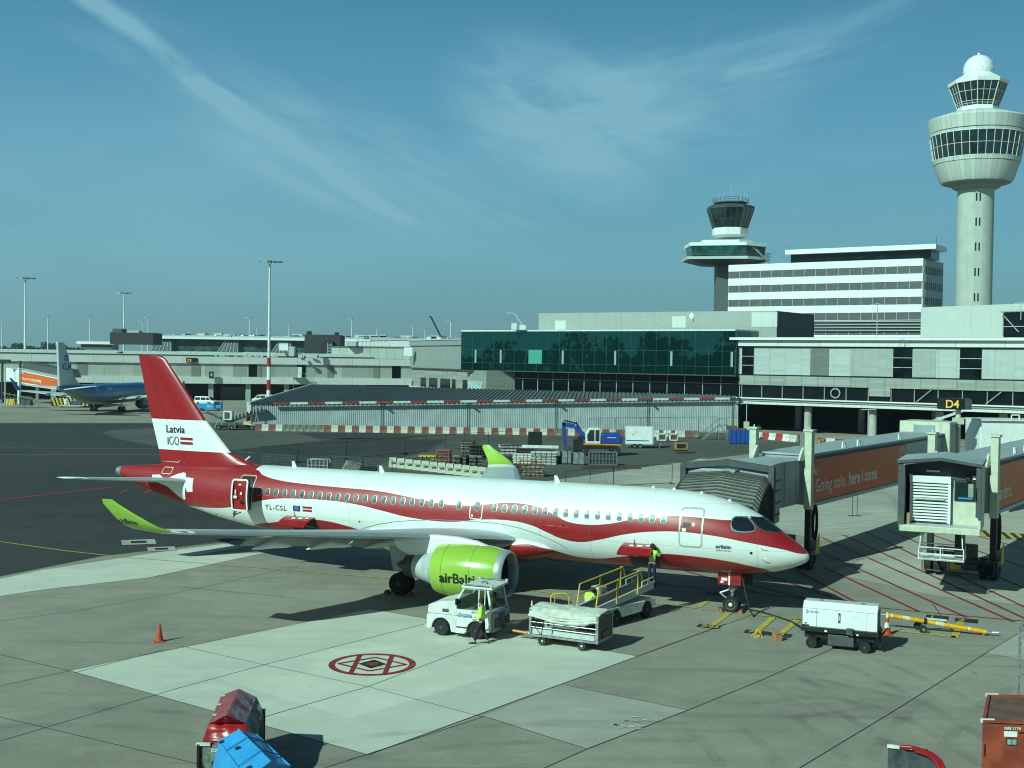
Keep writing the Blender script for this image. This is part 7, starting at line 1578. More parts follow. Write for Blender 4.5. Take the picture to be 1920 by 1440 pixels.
# wheeled access steps at the right edge
T = thing('access_steps', 'galvanised mobile access steps standing behind the rust red container', 'access steps', D(1903, 1300, 35.5)); T.location.z = 0; T.location.x += .75
mb = MB()
for x in (0, 1.3):
    for y in (0, 1.5): mb.tube((x, y, .2), (x, y, 3.9 if y == 0 else 3.2), .04, 8)
for z in (.6, 1.7, 2.9, 3.4, 3.88): mb.tube((0, 0, z), (1.3, 0, z), .035, 8).tube((0, 1.5, min(z, 3.2)), (1.3, 1.5, min(z, 3.2)), .035, 8).tube((0, 0, z), (0, 1.5, min(z, 3.2)), .03, 8)
mb.tube((.05, 0, .3), (1.25, 0, 2.8), .025, 8).tube((-.12, 0, 1.2), (.0, .2, 3.0), .03, 8).tube((.1, .1, 1.6), (.5, 1.4, 2.9), .03, 8).tube((-.25, -.1, 1.1), (-.15, .1, 2.9), .025, 8)
mb.build('frame', [STEEL], T); MB().bb(.1, 1.4, .1, 1.6, 2.6, 2.66).build('platform', [LGREY], T)
for x in (0, 1.3): wheel(T, (x, 0, .13), .13, .08, 'x')
# ---------------------------------------------------------------- lamp masts
def mast(label, px, pyt, h=30., band=False, s=1., heads=6):
    d = ray(px, pyt); t = (h-CAM_H)/d.z; x, y = d.x*t, d.y*t
    T = thing('lamp_mast', label, 'lamp mast', (x, y, 0), random.uniform(-.3, .3), 'floodlight masts of the airport')
    MB().lathe([(.36*s, 0), (.30*s, h*.3), (.18*s, h)], (0, 0, 0), 'z', 10).build('pole', [WHITE_D], T, smooth=60)
    mb = MB(); mb.bb(-1.9, 1.9, -.06, .06, h-.1, h+.05).bb(-.06, .06, -1.2, 1.2, h-.1, h+.05)
    hd = mb.build('crossarm', [LGREY], T)
    for x_, y_ in ((-2.0, -.3), (-1.0, -.6), (1.0, -.6), (2.0, -.3), (0, 1.3), (.0, -1.3))[:heads]:
        mb = MB(); mb.box((x_, y_, h-.25), (.85, .6, .28), random.uniform(-.3, .3)); mb.build('floodlight', [LGREY if x_ < 0 else DGREY], T)
    if band:
        mb = MB()
        for z0, z1, m in ((.5, 2.1, 0), (2.1, 4.6, 1), (4.6, 6.6, 0), (6.6, 9.2, 1), (9.2, 11., 0)): mb.lathe([(.38*s, z0), (.37*s, z1)], (0, 0, 0), 'z', 12, m=m)
        mb.build('warning_bands', [RED, WHITE], T)
    return T
mast('tallest floodlight mast, red and white at its foot, behind the long shed', 506, 490, 30, True)
mast('tall floodlight mast with red foot band standing behind the orange advert', 47.5, 521, 30, True)
mast('floodlight mast rising in front of the dark plant room on stilts', 233, 549, 30)
for px, py, lb in ((90, 592, 'thin lamp mast right of the tall mast behind the orange advert'), (169, 590, 'thin lamp mast midway between the blue tail and the dark plant room'), (278, 595, 'thin lamp mast just above the tip of the red tail fin'), (267, 603, 'small distant lamp mast beside the one above the red tail fin'),
                   (468, 595, 'thin lamp mast left of the tallest floodlight mast'), (481, 613, 'tiny lamp mast squeezed against the tallest floodlight mast'), (542, 607, 'thin lamp mast right of the tallest floodlight mast'), (660, 597, 'lamp mast right of the plant room with two cowls'), (707, 611, 'shorter lamp mast above the rooftop deck panels'),
                   (774, 611, 'faint lamp mast left of the leaning black crane'), (845, 602, 'lamp mast between the black crane and the glass lounge'), (4, 600, 'thin lamp mast at the left edge of the photo'), (797, 615, 'faintest lamp mast just left of the leaning crane jib')): mast(lb, px, py, 30, False, 1.1, 3)
T = thing('mobile_crane', 'black lattice crane jib leaning above the distant roofs', 'crane', D(828, 631, 520)); T.location.z = 0
a, b = D(828, 634, 520)-T.location, D(808, 594, 520)-T.location; mb = MB()
mb.bar(a, b, .7, .7); mb.bar(b, b+Vector((-1., 0, .1)), .5, .5); mb.build('jib', [BLACK], T); mb = MB(); mb.bb(-3, 3, -1.5, 1.5, 0, 3).bb(-1, 2, -1, 1, 3, a.z+1); mb.build('carrier', [DGREY], T)
# parking deck far behind, with parked cars and rooftop plant
T = thing('parking_deck', 'long distant car park deck crowded with cars behind the glass hall', 'car park', D(300, 640, 470)); T.location.z = 0
zdk = ZD(600, 636, 470); xr_ = D(876, 640, 470).x-T.location.x
MB().bb(0, xr_, 0, 40, 0, zdk).build('deck', [WHITE_D], T); MB().bb(0, xr_, -.3, 0, zdk, zdk+.9).build('parapet', [LGREY], T)
car0 = thing('parked_car', 'parked car on the distant car park deck', 'car', (0, 0, 0), 0, 'cars on the distant car park deck')
cm = [mat('car_'+n, c, .3, var=0, coat=.4) for n, c in (('white', (.75, .76, .75)), ('silver', (.4, .42, .43)), ('black', (.03, .03, .035)), ('blue', (.05, .1, .25)), ('red', (.3, .03, .03)))]
def car_mesh(m): return MB().prof([(-2.1, .25), (2.1, .25), (2.15, .75), (1.2, .95), (.6, 1.42), (-1.1, 1.45), (-1.9, .95), (-2.15, .8)], -.85, .85).build('body', [m], None, bevel=.1)
bodies = []
for m in cm: o = car_mesh(m); bodies.append(o.data); last = o; 
for o in [o for o in bpy.data.objects if o.name.startswith('body') and o.parent is None and o.data in bodies]: bpy.data.objects.remove(o)
o = bpy.data.objects.new('body', bodies[0]); COL.objects.link(o); o.parent = car0; b_ = o.modifiers.new('bevel', 'BEVEL'); b_.width = .12; b_.segments = 2
MB().prof([(1.1, .95), (.62, 1.34), (-1.0, 1.37), (-1.6, .98)], -.87, .87).build('windows', [GLASS], car0)
rc = random.Random(11); x_ = 3.; first = True; n_ = 0
while x_ < xr_-3 and n_ < 60:
    if rc.random() < .75:
        y_ = rc.choice([1.5, 8, 14]); P_ = T.location+Vector((x_, y_, zdk)); rz_ = rc.choice([0, pi, pi/2])
        if first: car0.location = P_; first = False
        else:
            c = dup(car0, P_, rz_); 
            for k in kids(c):
                if k.name.startswith('body'): k.data = bodies[rc.randrange(5)]
        n_ += 1
    x_ += rc.uniform(1.7, 4.2)
mb = MB()
for i in range(26): x0 = rc.uniform(0, xr_-6); mb.bb(x0, x0+rc.uniform(1.5, 5), 22, 26, zdk, zdk+rc.uniform(.8, 2.6))
o = mb.build('rooftop_plant', [LGREY], T); o['kind'] = 'stuff'
# small plant on the nearer roofs
def roofbox(px0, px1, py0, py1, y, m, name='roof_vent', label='', cat='roof unit', d=2.):
    a, b = D(px0, py1, y), D(px1, py0, y); T = thing(name, label, cat, (a.x, y, a.z)); w_, h_ = b.x-a.x, b.z-a.z
    MB().bb(0, w_, 0, d, 0, h_*.85).build('casing', [m], T, bevel=.04); MB().bb(-.05, w_+.05, -.05, d+.05, h_*.85, h_).build('cap', [LGREY], T)
roofbox(523, 540, 643, 657, 305, WHITE, label='white twin panel roof unit right of the tallest lamp mast'); roofbox(541, 552, 650, 668, 304, LGREY, label='pale grey roof unit next to the white twin panel unit')
roofbox(38, 44, 657.5, 661, 291, mat('brown_casing', (.15, .08, .06), .7, var=.1), label='small brown roof unit behind the tall mast at far left'); roofbox(219, 226, 659, 662.5, 291, MATS['brown_casing'], label='small brown roof unit left of the red tail fin')
roofbox(648, 668, 640, 649, 313, LGREY, label='grey roof unit above the row of grey panels', d=4); roofbox(864, 872, 628, 633, 240, BLACK, label='tiny black roof unit at the left end of the lounge roof')
mb = MB()
for i in range(60):
    px = rc.uniform(552, 604) if i < 20 else rc.uniform(400, 520); a = D(px, 668.5, 300+rc.uniform(0, 8)); mb.bb(a.x, a.x+rc.uniform(.3, 1.2), a.y, a.y+.5, a.z-.3, a.z+rc.uniform(.1, .7))
o = mb.build('roof_clutter', [LGREY], None); o['kind'] = 'stuff'; o['label'] = 'pale pipes and small plant scattered on the low pier roof'; o['category'] = 'roof clutter'
mb = MB(); a, b = D(672, 640, 330), D(730, 640, 330)
for k in range(9): x = a.x+(b.x-a.x)*k/8; mb.bb(x, x+.15, 330, 330.2, 12, a.z+1.2)
for z in (a.z, a.z+1.1): mb.bb(a.x, b.x, 330, 330.2, z, z+.15)
o = mb.build('roof_railing', [LGREY], None); tag(o, 'pale steel railing on the roof behind the grey panel row', 'railing')
mb = MB(); a = D(613, 668, 318)
for x in (0, 1.2): mb.bb(a.x+x, a.x+x+.12, 318, 318.2, a.z, a.z+3.6)
for k in range(9): mb.bb(a.x, a.x+1.2, 318, 318.1, a.z+.4*k, a.z+.4*k+.08)
tag(mb.build('roof_ladder', [LGREY], None), 'vertical ladder on the black ventilation stack', 'ladder')
for px, py, y, lb in ((1300, 588, 214, 'small white dish on the pale hall roof'),):
    p = D(px, 597, y); T = thing('satellite_dish', lb, 'dish', p); MB().lathe([(.02, 0), (.5, .12), (.7, .3)], (0, 0, .4), 'y', 14, cap=False).build('dish', [WHITE], T); MB().tube((0, 0, -.6), (0, .1, .4), .05).build('stand', [DGREY], T)
for px, pyb, pyt, y, lb in ((1644, 633, 574, 176, 'slender mast with curved aerials on the terminal roof in front of the office block'), (1914, 600, 572, 172, 'slender mast with curved aerials at the right end of the white roof block')):
    p = D(px, pyb, y); z1 = ZD(px, pyt, y)-p.z; T = thing('radio_mast', lb, 'aerial', p); MB().tube((0, 0, 0), (0, 0, z1), .06).build('pole', [LGREY], T); mb = MB()
    for s_ in (-1, 1): mb.path([(0, 0, z1-.6), (.5*s_, 0, z1-.5), (.9*s_, 0, z1-.1), (.8*s_, 0, z1+.3)], .05, 5)
    mb.path([(.6*cos(i*pi/5), 0, z1-.1+.5*sin(i*pi/5)) for i in range(11)], .03, 5); mb.build('aerials', [WHITE], T)
# ---------------------------------------------------------------- trees on the horizon
def tree(label, px, pyt, y, w_, seed, group='trees on the far horizon'):
    rt = random.Random(seed); p = D(px, pyt, y); h = p.z; T = thing('tree', label, 'tree', (p.x, y, 0), 0, group)
    MB().lathe([(.5, 0), (.35, h*.6), (.1, h*.9)], (0, 0, 0), 'z', 8).build('trunk', [mat('bark', (.10, .08, .06), .9, var=.2)], T); mb = MB()
    for i in range(260):
        a = rt.uniform(0, 2*pi); v = rt.random(); r = w_*(.25+.75*sin(pi*min(1, v*.8+.15)))*rt.random()**.5; s_ = rt.uniform(.5, 1.3)*w_*.14
        c = Vector((r*cos(a), r*sin(a), h*(.22+.78*v))); n = Vector((rt.uniform(-1, 1), rt.uniform(-1, 1), rt.uniform(-.5, 1))).normalized(); e = n.cross(Vector((.3, .2, 1))).normalized(); f = n.cross(e)
        mb.add([c+e*s_, c+f*s_, c-e*s_, c-f*s_], [(0, 1, 2, 3)])
    mb.build('crown', [mat('foliage_dark', (.035, .06, .035), .9, var=.3, scale=.3)], T)
rt2 = random.Random(4)
for i, (px, pt, w_) in enumerate(((4, 647, 8), (33, 641, 7), (57, 646, 7), (84, 638, 5), (92, 646, 8), (98, 640, 5), (118, 644, 5), (128, 648, 8), (146, 649, 8), (20, 649, 9), (46, 650, 9), (68, 650, 9), (108, 650, 9), (138, 650, 9))):
    tree(('tall rounded tree on the hazy horizon left of the blue tail', 'low bushy tree on the hazy horizon left of the plant room')[pt > 645], px, pt+4, 1150+i*7, w_*1.5, i)
mb = MB()
for i in range(5200):
    px = rt2.uniform(-60, 880); y = rt2.uniform(1200, 1260); p = D(px, 652+px*.014, y); z = rt2.uniform(0, 11+3*mn.noise(Vector((px*.05, 0, 0)))); s_ = rt2.uniform(1.2, 2.6); n = Vector((rt2.uniform(-1, 1), rt2.uniform(-1, .2), rt2.uniform(-.5, 1))).normalized(); e = n.cross(Vector((.3, .2, 1))).normalized(); f = n.cross(e); c = Vector((p.x, y, z))
    mb.add([c+e*s_, c+f*s_, c-e*s_, c-f*s_], [(0, 1, 2, 3)])
o = mb.build('woods', [MATS['foliage_dark']], None, fix=False); o['kind'] = 'stuff'
# ---------------------------------------------------------------- second airliner at the low pier, seen from behind
KB = mat('shaded_blue_livery', (.02, .16, .40), .3, var=.05, coat=.3); KG = mat('shaded_grey_livery', (.24, .29, .31), .35, var=.05); KL = mat('tail_livery', (.48, .56, .58), .35, var=.03)  # fuselage blue and grey darkened, its shade put into the paint
hd_ = radians(83); fw_ = Vector((cos(hd_), sin(hd_), 0)); gc = G(202, 772); T = thing('parked_airliner', 'blue and grey airliner parked at the low pier behind the red tail fin', 'airliner', (gc.x, gc.y, 0), hd_)   # x forward, main gear at the origin
Zt = pchip([(-19.5, 5.35), (-17, 5.5), (-12, 5.55), (0, 5.55), (14, 5.55), (17, 5.2), (19, 4.3), (20, 3.3)]); Zb = pchip([(-19.5, 4.7), (-16, 3.9), (-12, 2.6), (-8, 1.75), (0, 1.55), (14, 1.6), (17, 1.8), (19, 2.4), (20, 3.1)]); Wd_ = pchip([(-19.5, .3), (-16, .9), (-12, 1.5), (-8, 1.85), (0, 1.9), (14, 1.9), (17, 1.6), (19, .9), (20, .1)])
mb = MB(); xs = [-19.5+i*.8 for i in range(50)]
for x in xs:
    for i in range(32): a = 2*pi*i/32; mb.v.append(Vector((x, Wd_(x)*cos(a), (Zt(x)+Zb(x))/2+(Zt(x)-Zb(x))/2*sin(a))))
for j in range(len(xs)-1):
    for i in range(32):
        zc_ = (mb.v[j*32+i].z+mb.v[j*32+(i+1) % 32].z)/2; mb.f.append((j*32+i, j*32+(i+1) % 32, (j+1)*32+(i+1) % 32, (j+1)*32+i)); mb.m.append(0 if (i < 16 and zc_ > 3.75+max(0, (-12-xs[j]))*.13) else 1)
mb.f.append(tuple(range(32))); mb.m.append(0); mb.build('fuselage', [KB, KG], T, smooth=50)
mb = MB(); F4 = [(-19.2, 5.4), (-11.2, 5.4), (-12.8, 6.2), (-14.2, 7.4), (-17.6, 13.2), (-19.9, 13.3)]
mb.prof(F4, -.22, .22); mb.build('fin', [KL], T, bevel=.08)
for s_ in (1, -1):
    mb = MB(); mb.hexa([(-18.6, s_*.5, 4.7), (-14.8, s_*.5, 4.7), (-17.9, s_*7.1, 5.5), (-19.3, s_*7.1, 5.5)], [(-18.6, s_*.5, 4.85), (-15.2, s_*.5, 5.1), (-17.9, s_*7.1, 5.6), (-19.3, s_*7.1, 5.56)]); mb.build('tailplane', [WHITE_D], T)
    mb = MB(); mb.hexa([(-2.2, s_*1.5, 2.3), (5.8, s_*1.5, 2.2), (-2.2, s_*16.6, 3.9), (-3.9, s_*16.6, 3.9)], [(-2.2, s_*1.5, 2.45), (5.0, s_*1.5, 2.9), (-2.3, s_*16.6, 4.1), (-3.9, s_*16.6, 4.0)]); w_ = mb.build('wing', [mat('wing_white', (.6, .62, .62), .4, var=.05)], T)
    mb = MB(); mb.hexa([(-3.9, s_*16.5, 3.95), (-2.2, s_*16.5, 3.95), (-2.3, s_*16.7, 3.95), (-3.9, s_*16.7, 3.95)], [(-5.2, s_*17.4, 6.4), (-4.6, s_*17.4, 6.4), (-4.6, s_*17.5, 6.4), (-5.2, s_*17.5, 6.4)]); mb.build('winglet', [KB], w_)
    for y in (4.5, 7.6, 10.6): MB().lathe([(.05, -1.6), (.28, -.6), (.25, .8), (.05, 1.6)], (-1.9-y*.1, s_*y, 2.35+y*.09), 'x', 10).build('flap_track_fairing', [LGREY], w_)
    e_ = MB().lathe([(.7, 7.2), (1.02, 6.9), (1.08, 5.5), (1.0, 4.0), (.8, 3.4), (.75, 3.5)], (0, s_*4.85, 1.55), 'x', 24, cap=False).build('engine', [KG], T, smooth=40); MB().lathe([(.8, 3.6), (.62, 3.0), (.45, 2.7), (.3, 2.9), (.1, 2.3)], (0, s_*4.85, 1.55), 'x', 18).build('exhaust', [DSTEEL], e_, smooth=40); MB().lathe([(.7, 5.0), (.7, 5.05)], (0, s_*4.85, 1.55), 'x', 18).build('fan', [BLACK], e_)
    MB().bb(2.5, 5.5, s_*4.85-.15, s_*4.85+.15, 2.3, 2.9).build('pylon', [KG], T)
    g_ = MB().tube((0, s_*2.85, .5), (0, s_*2.85, 2.4), .14).build('main_gear', [LGREY], T)
    for dy in (-.42, .42): wheel(g_, (0, s_*2.85+dy, .56), .56, .38, 'y')
g_ = MB().tube((15.4, 0, .3), (15.4, 0, 2), .1).build('nose_gear', [LGREY], T); wheel(g_, (15.4, .2, .35), .35, .2, 'y'); wheel(g_, (15.4, -.2, .35), .35, .2, 'y')
CBL = mat('crown_blue', (.01, .10, .36), .5, var=0)
vs, fs = text2d('KLM', 1.75, .05, 'CENTER'); decal('tail_lettering', vs, fs, lambda u, v: Vector((-16.75+u, -.24, 8.3+v)), CBL, T)
mb = MB(); c_ = Vector((-16.9, -.25, 10.2))
mb.bb(-17.7, -16.1, -.25, -.24, 9.95, 10.2).bb(-17.7, -16.1, -.25, -.24, 10.35, 10.55)
for k in range(4): mb.lathe([(.19, 0), (.19, .01)], (-17.5+k*.4, -.25, 10.8), 'y', 10)
mb.lathe([(.1, 0), (.1, .01)], (-16.9, -.25, 11.15), 'y', 8).bb(-16.94, -16.86, -.25, -.24, 11.2, 11.5); mb.build('crown_emblem', [CBL], T)
def SK(x, z): 
    zc, h = (Zt(x)+Zb(x))/2, (Zt(x)-Zb(x))/2; return Vector((x, -Wd_(x)*math.sqrt(max(0, 1-((z-zc)/h)**2))-.015, z))
vs, fs = text2d('100', 1.1, .0, space=.9); decal('centenary_lettering', vs, fs, lambda u, v: SK(-8.6+u, 4.3+v), WHITE_D, T, .3)
vs, fs = text2d('KLM', .8, .02); decal('airline_lettering', vs, fs, lambda u, v: SK(-3.4+u, 4.35+v), WHITE_D, T, .3)
for i in range(22): x = -12+i*.85; decal('cabin_window', [(x-.12, 4.0), (x+.12, 4.0), (x+.12, 4.28), (x-.12, 4.28)], [(0, 1, 2, 3)], SK, GLASS, T)
# jet bridge with the orange advert at the far left
a_, b_ = D(10, 745, 268), D(118, 760, 246)
T = thing('jet_bridge', 'pale jet bridge with bright orange Adventurers advert at the far left', 'jet bridge', (a_.x, a_.y, 0), math.atan2(b_.y-a_.y, b_.x-a_.x), 'jet bridges of the stand'); Lb = (Vector((b_.x, b_.y))-Vector((a_.x, a_.y))).length
zl_ = (ZD(10, 689, 268), ZD(10, 713, 268)); zr_ = (ZD(108, 711, 248), ZD(108, 729, 248)); zi = lambda k, x: zl_[k]+(zr_[k]-zl_[k])*x/Lb
MB().hexa([(0, -.0, zi(1, 0)), (Lb, 0, zi(1, Lb)), (Lb, 3, zi(1, Lb)), (0, 3, zi(1, 0))], [(0, 0, zi(0, 0)), (Lb, 0, zi(0, Lb)), (Lb, 3, zi(0, Lb)), (0, 3, zi(0, 0))]).build('tunnel', [WHITE], T)
x0, x1 = Lb*.30, Lb*.985; ad_ = MB().hexa([(x0, -.15, zi(1, x0)+.1), (x1, -.15, zi(1, x1)+.1), (x1, -.02, zi(1, x1)+.1), (x0, -.02, zi(1, x0)+.1)], [(x0, -.15, zi(0, x0)-.1), (x1, -.15, zi(0, x1)-.1), (x1, -.02, zi(0, x1)-.1), (x0, -.02, zi(0, x0)-.1)]).build('advert_panel', [AD], T)
MB().bar((x0, -.1, zi(0, x0)), (x1, -.1, zi(0, x1)), .25, .2).bar((x0, -.1, zi(1, x0)), (x1, -.1, zi(1, x1)), .25, .2).build('advert_frame', [WHITE], ad_)
def tw(body, size, x_, dz, bold=0.):
    vs, fs = text2d(body, size, bold); w0 = max(v[0] for v in vs); decal('advert_lettering', vs, fs, lambda u, v: Vector((x_+u, -.17, zi(1, x_+u)+dz+v)), MATS['advert_lettering'], ad_); return x_+w0
xx = tw('Adventurers, ', .95, x0+.35, .75); tw('do your thing', .9, xx+.3, .75, .03); tw('ING', .5, x0+.35, 2.0, .02)
mb = MB(); mb.lathe([(.45, 0), (.45, .02)], (x1-.5, -.18, (zi(0, x1)+zi(1, x1))/2-.1), 'y', 14).bb(x1-.9, x1-.2, -.18, -.16, zi(1, x1)+.25, zi(1, x1)+.8); mb.build('advert_lion', [MATS['advert_lettering']], ad_)
MB().prof([(1, zi(0, 1)), (Lb*.85, zi(0, Lb*.85)), (Lb*.8, zi(0, Lb*.8)+1.6), (2, zi(0, 2)+1.3)], 3.2, 6).build('cab', [DGREY], T)
for y in (-.5, 3.5): MB().bb(-.8, -.3, y-.2, y+.2, 0, zi(0, 0)+1.5).build('lift_column', [DSTEEL], T); MB().bb(Lb*.28, Lb*.31, y-.2, y+.2, 0, zi(0, 0)).build('support_leg', [WHITE_D], T)
MB().bb(-1, 4, -.4, 3.5, .4, 1.0).build('bogie', [DSTEEL], T); wheel(T, (0, -.6, .5), .5, .4); wheel(T, (3, -.6, .5), .5, .4)
T = thing('gate_sign', 'black gate sign box on a post at the left edge of the photo', 'gate sign', D(8, 700, 262)); T.location.z = 0
MB().bb(-1, 1, 0, 1, ZD(8, 680, 262), ZD(8, 674, 262)).build('box', [BLACK], T); MB().tube((0, .5, 0), (0, .5, ZD(8, 680, 262)), .15).build('pole', [LGREY], T)
# ---------------------------------------------------------------- ground vehicles in the distance
def van(label, loc, rz):
    T = thing('van', label, 'van', loc, rz, 'white vans by the low pier')
    MB().prof([(-2.4, .35), (2.4, .35), (2.45, .85), (1.75, 1.08), (1.1, 1.8), (.7, 1.9), (-2.3, 1.92), (-2.42, 1.2)], -.92, .92).build('body', [WHITE], T, bevel=.08)
    MB().prof([(1.55, 1.12), (1.05, 1.68), (.55, 1.7), (.55, 1.12)], -.935, .935).build('front_window', [GLASS], T); MB().prof([(.4, 1.12), (.4, 1.7), (-.8, 1.7), (-.8, 1.12)], -.935, .935).build('side_window', [GLASS], T); MB().prof([(-1.0, 1.12), (-1.0, 1.7), (-2.2, 1.7), (-2.2, 1.12)], -.935, .935).build('rear_window', [GLASS], T)
    MB().hexa([(1.80, -.75, 1.10), (1.80, .75, 1.10), (1.78, .75, 1.08), (1.78, -.75, 1.08)], [(1.16, -.7, 1.78), (1.16, .7, 1.78), (1.12, .7, 1.8), (1.12, -.7, 1.8)]).build('windscreen', [GLASS], T)
    for x in (-1.5, 1.5):
        for y in (-.85, .85): wheel(T, (x, y, .34), .34, .22, 'y')
van('white van standing above the blue tractor just right of the red fin', G(386, 759), -.25)
van('white van nosing out left of the long shed behind the striped mast', G(492, 754.5), pi+.05)
T = thing('tractor', 'bright blue airline tractor with small KLM lettering below the white van', 'tractor', G(392, 770), 0); KT = mat('tractor_blue', (.03, .28, .60), .4, var=.05)
MB().bb(-2.0, 1.3, -.9, .9, .35, 1.5).build('body', [KT], T, bevel=.06); MB().bb(1.5, 2.6, -.8, .8, .35, 1.2).bb(2.4, 2.6, -.8, .8, 1.2, 1.9).build('front', [KT], T, bevel=.05); MB().bb(1.3, 2.4, -.7, .7, .4, 1.75).build('seat_frame', [BLACK], T); flat_text('airline_lettering', 'KLM', .5, (-.2, -.92, .75), (1, 0, 0), (0, 0, 1), WHITE, T, .01); MB().bb(-1.6, -.2, -.7, .7, 1.5, 1.75).build('top_load', [WHITE_D], T)
for x in (-1.4, 2.0):
    for y in (-.8, .8): wheel(T, (x, y, .32), .32, .25, 'y')
# loading gear beside the shed
T = thing('belt_conveyor', 'dark scrap like loading conveyor with white box and yellow wedge left of the shed', 'conveyor', G(430, 806), 0)
mb = MB(); mb.bar((0, .5, 1.2), (5.5, .5, 3.1), 1.0, .35).bar((-3.6, .5, 2.6), (0, .5, 1.1), .8, .2); mb.build('belt_frame', [DSTEEL], T); mb = MB()
for i in range(9): mb.bb(.4+i*.55, .62+i*.55, -.1, 0, 1.5+i*.19, 2.05+i*.19)
mb.build('belt_rollers', [BLACK], T); MB().bb(-.9, .5, -.3, .8, 1.5, 2.9).build('white_box', [WHITE_D], T, bevel=.05); MB().bb(-.7, -.05, -.32, -.3, 1.7, 2.7).bb(-.4, .1, -.33, -.31, 1.8, 2.6).build('box_marks', [DGREY], T)
MB().bb(.0, 1.1, -.6, .3, .2, 1.1).build('olive_box', [mat('olive_metal', (.12, .12, .03), .6, var=.2)], T); MB().prof([(2.2, .9), (3.9, .7), (2.4, 1.5)], -.6, .4).build('yellow_wedge', [mat('pale_yellow', (.65, .6, .28), .6, var=.1)], T)
MB().bb(-1.9, 4.6, -.2, 1.2, .3, .7).build('chassis', [BLACK], T)
for x in (-2.2, -1.4): MB().bar((x, 0, .3), (x+.8, .3, 3.0), .12, .12).bar((x+.3, .8, .3), (x-.2, .5, 2.6), .1, .1).bar((x+.3, .4, 2), (x+.2, .6, 2.0), .1, .1).build('lattice_leg', [STEEL], T)
mb = MB(); mb.bar((3.9, -.3, 0), (4.2, 0, 3.6), .08, .08).bar((4.8, -.3, 0), (4.1, 0, 2.6), .08, .08); mb.build('stand_legs', [STEEL], T)
for x in (-1.5, .5, 3.6): wheel(T, (x, -.5, .4), .4, .3)
T = thing('person', 'dark clothed person standing by the post at the left end of the shed', 'person', G(462, 803), .4) if 0 else None
# steps and gear below the left jet bridge
T = thing('passenger_steps', 'steel passenger steps at the left edge under the pale jet bridge', 'passenger steps', G(14, 765), 0)
mb = MB()
for i in range(7): mb.bar((-1+i*1.2, 0, 0), (.2+i*1.1, .5, 3.2-.2*i), .08, .08).bar((-.4+i*1.2, 1, 0), (-1+i*1.1, .5, 3.0-.2*i), .08, .08)
mb.bar((-1, 0, 3.1), (7, 0, 1.6), .1, .1).bar((-1, 0, .5), (7, 0, .5), .1, .1); mb.build('frame', [STEEL], T); MB().bb(-.6, 1.2, .6, 1.6, .6, 1.8).build('yellow_side', [YEL], T); MB().bb(2.2, 4.4, .6, 2, .4, 2.4).build('dark_side', [DSTEEL], T)
mb = MB()
for i in range(11): mb.add([(7.2+i*.75, 6, .4), (7.55+i*.75, 6, .4), (6.95+i*.75, 6, 2.0), (6.6+i*.75, 6, 2.0)], [(0, 1, 2, 3)], 0).add([(7.55+i*.75, 6, .4), (7.95+i*.75, 6, .4), (7.35+i*.75, 6, 2.0), (6.95+i*.75, 6, 2.0)], [(0, 1, 2, 3)], 1)
mb.bb(6.6, 15.4, 6.02, 6.3, .3, 2.05, 1); mb.build('hatched_board', [YEL, BLACK], T, fix=False)
T = thing('baggage_dolly', 'loaded dark dolly with white drum under the tail of the blue airliner', 'dolly', G(130, 764), 0)
MB().bb(-2, 3, -.6, .6, .3, .5).build('deck', [LGREY], T); MB().lathe([(.5, 0), (.5, 1.2)], (-.6, 0, .6), 'z', 14).build('drum', [WHITE_D], T); MB().bb(.5, 2.6, -.5, .5, .5, 1.5).build('load', [DSTEEL], T, bevel=.08); MB().bb(.0, .3, -.3, .3, .5, 2.4).build('post', [WHITE_D], T)
for x in (-1.4, 2.4): wheel(T, (x, -.5, .28), .28, .2)
# ---------------------------------------------------------------- barrier wall, fences and stored materials
BR = mat('faded_red_block', (.24, .065, .05), .8, var=.25, scale=1.2); BWt = mat('faded_white_block', (.52, .52, .43), .8, var=.12, scale=1.2); BG_ = mat('bare_concrete_block', (.20, .19, .15), .9, var=.45, scale=1.5)
def blockrow(P0, P1, n, lab, grp, pick, h=1.0):
    a, b = G(*P0), G(*P1); d = (b-a); L_ = d.length/n; protos = {}; ang = math.atan2(d.y, d.x)
    for i in range(n):
        m, kind = pick(i); loc = a+d*((i+.5)/n)
        if kind not in protos:
            mb = MB(); mb.prof([(-.35, 0), (.35, 0), (.30, .25), (.16, .45), (.13, h), (-.13, h), (-.16, .45), (-.30, .25)], -L_*.485, L_*.485, ax='x') if 0 else None
            mb.add([Vector((x, y, z)) for x in (-L_*.485, L_*.485) for y, z in ((-.35, 0), (.35, 0), (.30, .25), (.16, .45), (.13, h), (-.13, h), (-.16, .45), (-.30, .25))], [tuple(range(8))[::-1], tuple(range(8, 16))]+[(k, (k+1) % 8, 8+(k+1) % 8, 8+k) for k in range(8)])
            o = mb.build('barrier_block', [m], None); protos[kind] = o
        else: o = protos[kind].copy(); COL.objects.link(o)
        o.location = loc; o.rotation_euler = (0, 0, ang); tag(o, lab % kind, 'barrier', grp)
def pk(i): 
    if 4 <= i <= 9: return BG_, 'dirty bare concrete'
    return (BR, 'faded red') if i % 2 == 0 else (BWt, 'faded white')
blockrow((478, 807.5), (1000, 815.5), 40, '%s concrete block in the long row along the shed', 'concrete blocks along the shed', pk)
def pk2(i):
    if i % 5 == 3: return BG_, 'dirty bare concrete'
    return (BR, 'faded red') if i % 2 == 0 else (BWt, 'faded white')
blockrow((1000, 815.5), (1310, 820), 24, '%s concrete block in the long row along the shed', 'concrete blocks along the shed', pk2)
bl = [(WHITE_D, 'bright white'), (mat('bright_red_block', (.40, .04, .03), .6, var=.1), 'bright red')]
